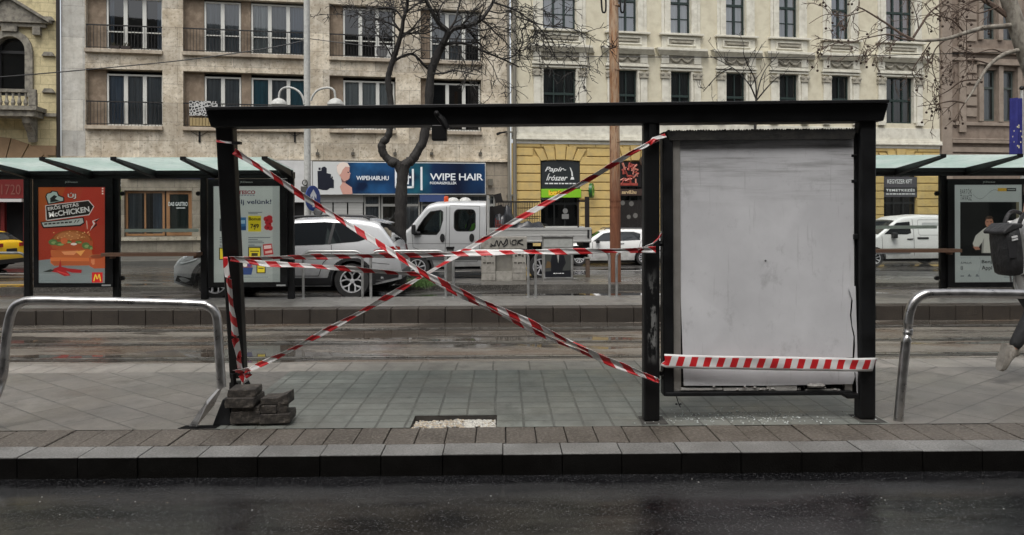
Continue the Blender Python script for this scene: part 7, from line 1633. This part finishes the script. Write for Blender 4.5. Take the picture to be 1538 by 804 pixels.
simple_car('car', 'bright yellow taxi with its tail at the left edge behind the shelter', 0, Yt, .93, Lt, 1.80, [(0, .55), (.05, .70), (.4, .82), (1.0, .93), (1.1, .97), (1.75, 1.36), (2.1, 1.45), (2.8, 1.47), (3.4, 1.42), (3.8, 1.34), (4.22, 1.04), (4.36, .98), (4.42, .8), (4.44, .4)], FZ, [(0, .28), (.5, .2), (3.8, .22), (4.44, .34)], (.88, 3.5), .32, dirty_paint('taxi_yellow', lin(238, 190, 16), .28, 0, (.12, .11, .08), .55),
           [[(1.42, .98), (1.86, 1.32), (2.36, 1.39), (2.34, .99)], [(2.44, .99), (2.44, 1.39), (3.1, 1.35), (3.6, 1.2), (3.7, 1.08), (3.4, 1.02)]], [[(2.38, .98), (2.4, .3)], [(3.4, 1.0), (3.2, .35)], [(1.4, .95), (1.38, .35)]], taxi_extra).location.x = xt - Lt * .93

# ================================================================== THE WALKER AT THE RIGHT EDGE
YW = 7.45
def wp(px, py, dy=0.0): return P(px, py, YW + dy)
wb = G(1565, 560); wb = Vector((XP(1566, YW), YW, 0))
per = thing('person', 'person in black trousers and pale jacket striding out of the right edge', 'person', wb)
def L_(p): return p - wb
hip = L_(Vector((XP(1548, YW), YW, .98))); chest = hip + V3((-.02, 0, .44)); neck = hip + V3((-.02, 0, .68)); headc = neck + V3((.05, 0, .20))
hr, hl_ = hip + V3((0, -.10, -.06)), hip + V3((0, .10, -.06))
knee_r = L_(wp(1551, 474, -.08)); ank_r = L_(wp(1519, 528, -.06)); toe_r = L_(wp(1511, 563, -.06))
knee_l = hl_ + V3((.24, .0, -.42)); ank_l = knee_l + V3((.10, 0, -.42)); ank_l.z = max(ank_l.z, .09); toe_l = ank_l + V3((.17, 0, -.03))
sh_r, sh_l = chest + V3((.02, -.19, .10)), chest + V3((.02, .19, .10)); el_r = sh_r + V3((.10, -.05, -.30)); wr_r = el_r + V3((.22, .02, -.12)); el_l = sh_l + V3((.04, .05, -.30)); wr_l = el_l + V3((.17, .0, -.19))
vs = [hip, hip + V3((.02, 0, .2)), chest, neck, headc, hr, knee_r, ank_r, ank_r.lerp(toe_r, .3), hl_, knee_l, ank_l, ank_l.lerp(toe_l, .3), sh_r, el_r, wr_r]
es = [(0, 1), (1, 2), (2, 3), (3, 4), (0, 5), (5, 6), (6, 7), (7, 8), (0, 9), (9, 10), (10, 11), (11, 12), (2, 13), (13, 14), (14, 15)]; rs = [(.10, .09), (.11, .09), (.13, .10), .055, .07, .085, .058, .036, .024, .085, .058, .036, .024, .06, .045, .03]
hand(vs, es, rs, wr_r, wr_r - el_r, V3((0, .6, -.4)))
k0 = len(vs); vs += [sh_l, el_l, wr_l]; es += [(2, k0), (k0, k0 + 1), (k0 + 1, k0 + 2)]; rs += [.06, .045, .03]; hand(vs, es, rs, wr_l, wr_l - el_l, V3((.5, -.5, 0)))
skin('body', vs, es, rs, M_skin, per)
head_on(per, headc + V3((.02, 0, .03)), 0, (.04, .028, .02))
M_trs = noisy('black_trousers', (.012, .012, .013), (.028, .028, .03), 9, .85, .3)
skin('trousers', [hip + V3((0, 0, .20)), hr, hr.lerp(knee_r, .5), knee_r, knee_r.lerp(ank_r, .5), ank_r.lerp(knee_r, .08), hl_, hl_.lerp(knee_l, .5), knee_l, ank_l.lerp(knee_l, .08)], [(0, 1), (1, 2), (2, 3), (3, 4), (4, 5), (0, 6), (6, 7), (7, 8), (8, 9)], [.135, .115, .10, .082, .072, .056, .115, .10, .082, .06], M_trs, per)
M_jk = noisy('pale_jacket', (.46, .46, .45), (.56, .56, .55), 6, .85, .4)
skin('jacket', [hip + V3((-.01, 0, -.19)), hip + V3((.0, 0, .10)), chest + V3((0, 0, .02)), neck + V3((-.03, 0, -.02)), sh_r, el_r, wr_r.lerp(el_r, .1), sh_l, el_l, wr_l.lerp(el_l, .1)], [(0, 1), (1, 2), (2, 3), (2, 4), (4, 5), (5, 6), (2, 7), (7, 8), (8, 9)], [.165, .148, .155, .105, .105, .066, .05, .085, .066, .05], M_jk, per)
M_shoe = noisy('grey_shoe', (.26, .235, .20), (.36, .335, .30), 12, .75, .4, c3=(.14, .12, .10), s3=25); M_sole = noisy('worn_sole', (.27, .25, .22), (.17, .155, .135), 14, .8, .4)
def shoe(ank, toe):
    d = (toe - ank).normalized(); side = V3((0, 1, 0)); side = (side - d * side.dot(d)).normalized(); u = d.cross(side); u = -u if u.dot(ank - toe) < 0 and False else u
    # u points from the sole towards the ankle opening
    opening = (ank + V3((.06, 0, .09))) - ank
    if u.dot(opening) < 0: u = -u
    heel = ank - d * .06 - u * .085; st = [(0, .034, .125, .0), (.035, .043, .15, 0), (.09, .046, .14, 0), (.14, .052, .105, 0), (.20, .054, .082, 0), (.245, .044, .066, 0), (.268, .018, .045, 0)]
    q = MB(); r2 = MB(); rows_ = []; so = []
    for x, hw, h, _ in st:
        c = heel + d * x; rows_.append([c + side * hw * math.cos(rad(a)) + u * (.02 + (h - .02) * max(0, math.sin(rad(a))) ** .7) for a in range(0, 181, 20)]); so.append([c - side * hw * 1.08, c - side * hw * 1.08 + u * .034, c + side * hw * 1.08 + u * .034, c + side * hw * 1.08, c - side * hw * 1.08])
    q.grid(rows_); q.poly(rows_[0][::-1]); q.poly(rows_[-1]); s_ = q.build('shoe', M_shoe, per, smooth=60)
    r2.grid(so); r2.poly(so[0][:4]); r2.poly(so[-1][:4][::-1]); r2.build('sole', M_sole, s_, smooth=30)
    q = MB(); c = heel + d * .05 + u * .14; q.tube([c + side * .03 * math.cos(a) + d * .04 * math.sin(a) for a in [k * .4 for k in range(17)]], .012, 6); q.build('collar', M_sole, s_, smooth=60)
shoe(ank_r, toe_r); shoe(ank_l, toe_l)
# backpack
bpk = Vector((XP(1521, YW - .05), YW - .02, 0)); bpk.z = ZP(416, YW)
o = thing('backpack', 'black roll-top backpack worn by the person at the right edge', 'backpack', bpk, 0); o.rotation_euler = (0, rad(-6), 0)
H_ = ZP(343, YW) - ZP(416, YW); secs = []
for z, dx, dy in ((0, .06, .11), (.02, .08, .14), (H_ * .35, .092, .155), (H_ * .75, .09, .155), (H_ * .97, .08, .15), (H_ * 1.0, .06, .13)):
    secs.append([(-.02 + dx * (abs(math.cos(rad(a))) ** .55) * (1 if math.cos(rad(a)) > 0 else -1), dy * (abs(math.sin(rad(a))) ** .55) * (1 if math.sin(rad(a)) > 0 else -1), z) for a in range(0, 360, 15)])
q = MB(); q.grid([s_ + [s_[0]] for s_ in secs]); q.poly(secs[0][::-1]); q.poly(secs[-1]); M_bag = noisy('black_bag_cloth', (.012, .012, .013), (.03, .03, .032), 10, .6, .5)
bd_ = q.build('bag', M_bag, o, smooth=55)
q = MB(); q.ext([(-.13, -.16, H_ * .86), (.07, -.16, H_ * .98), (.07, -.16, H_ * 1.05), (-.04, -.16, H_ * 1.07), (-.135, -.16, H_ * .93)], (0, .32, 0)); q.build('flap', M_bag, o, bevel=.02, segs=3)
q = MB(); q.box(-.10, -.03, -.163, -.158, H_ * .38, H_ * .72); q.build('pocket', flat('bag_pocket', (.022, .022, .024), .5), o); q = MB(); q.obox((-.035, -.166, H_ * .80), (.055, .008, .018), Matrix.Rotation(rad(-8), 3, 'Y')); q.obox((-.035, -.166, H_ * .745), (.055, .008, .014), Matrix.Rotation(rad(-8), 3, 'Y')); q.build('emblem', flat('bag_emblem', (.6, .6, .6), .5), o)
q = MB()
for y in (-.11, .11): q.tube(smooth_path([V3((.06, y, H_ * .95)), V3((.075, y, H_ * 1.10)), V3((.15, y * 1.05, H_ * 1.27)), V3((.26, y * 1.05, H_ * 1.16)), V3((.31, y, H_ * .7)), V3((.10, y, .05))], 5), .02, 6)
q.build('strap', M_bag, o, smooth=60)
q = MB(); q.tube([(.0, -.06, .0), (.0, -.06, -.10), (.01, -.06, -.16)], .009, 5); q.tube([(.02, .04, .0), (.02, .04, -.08)], .009, 5); q.build('loose_strap', flat('pale_strap', (.4, .4, .4), .7), o)
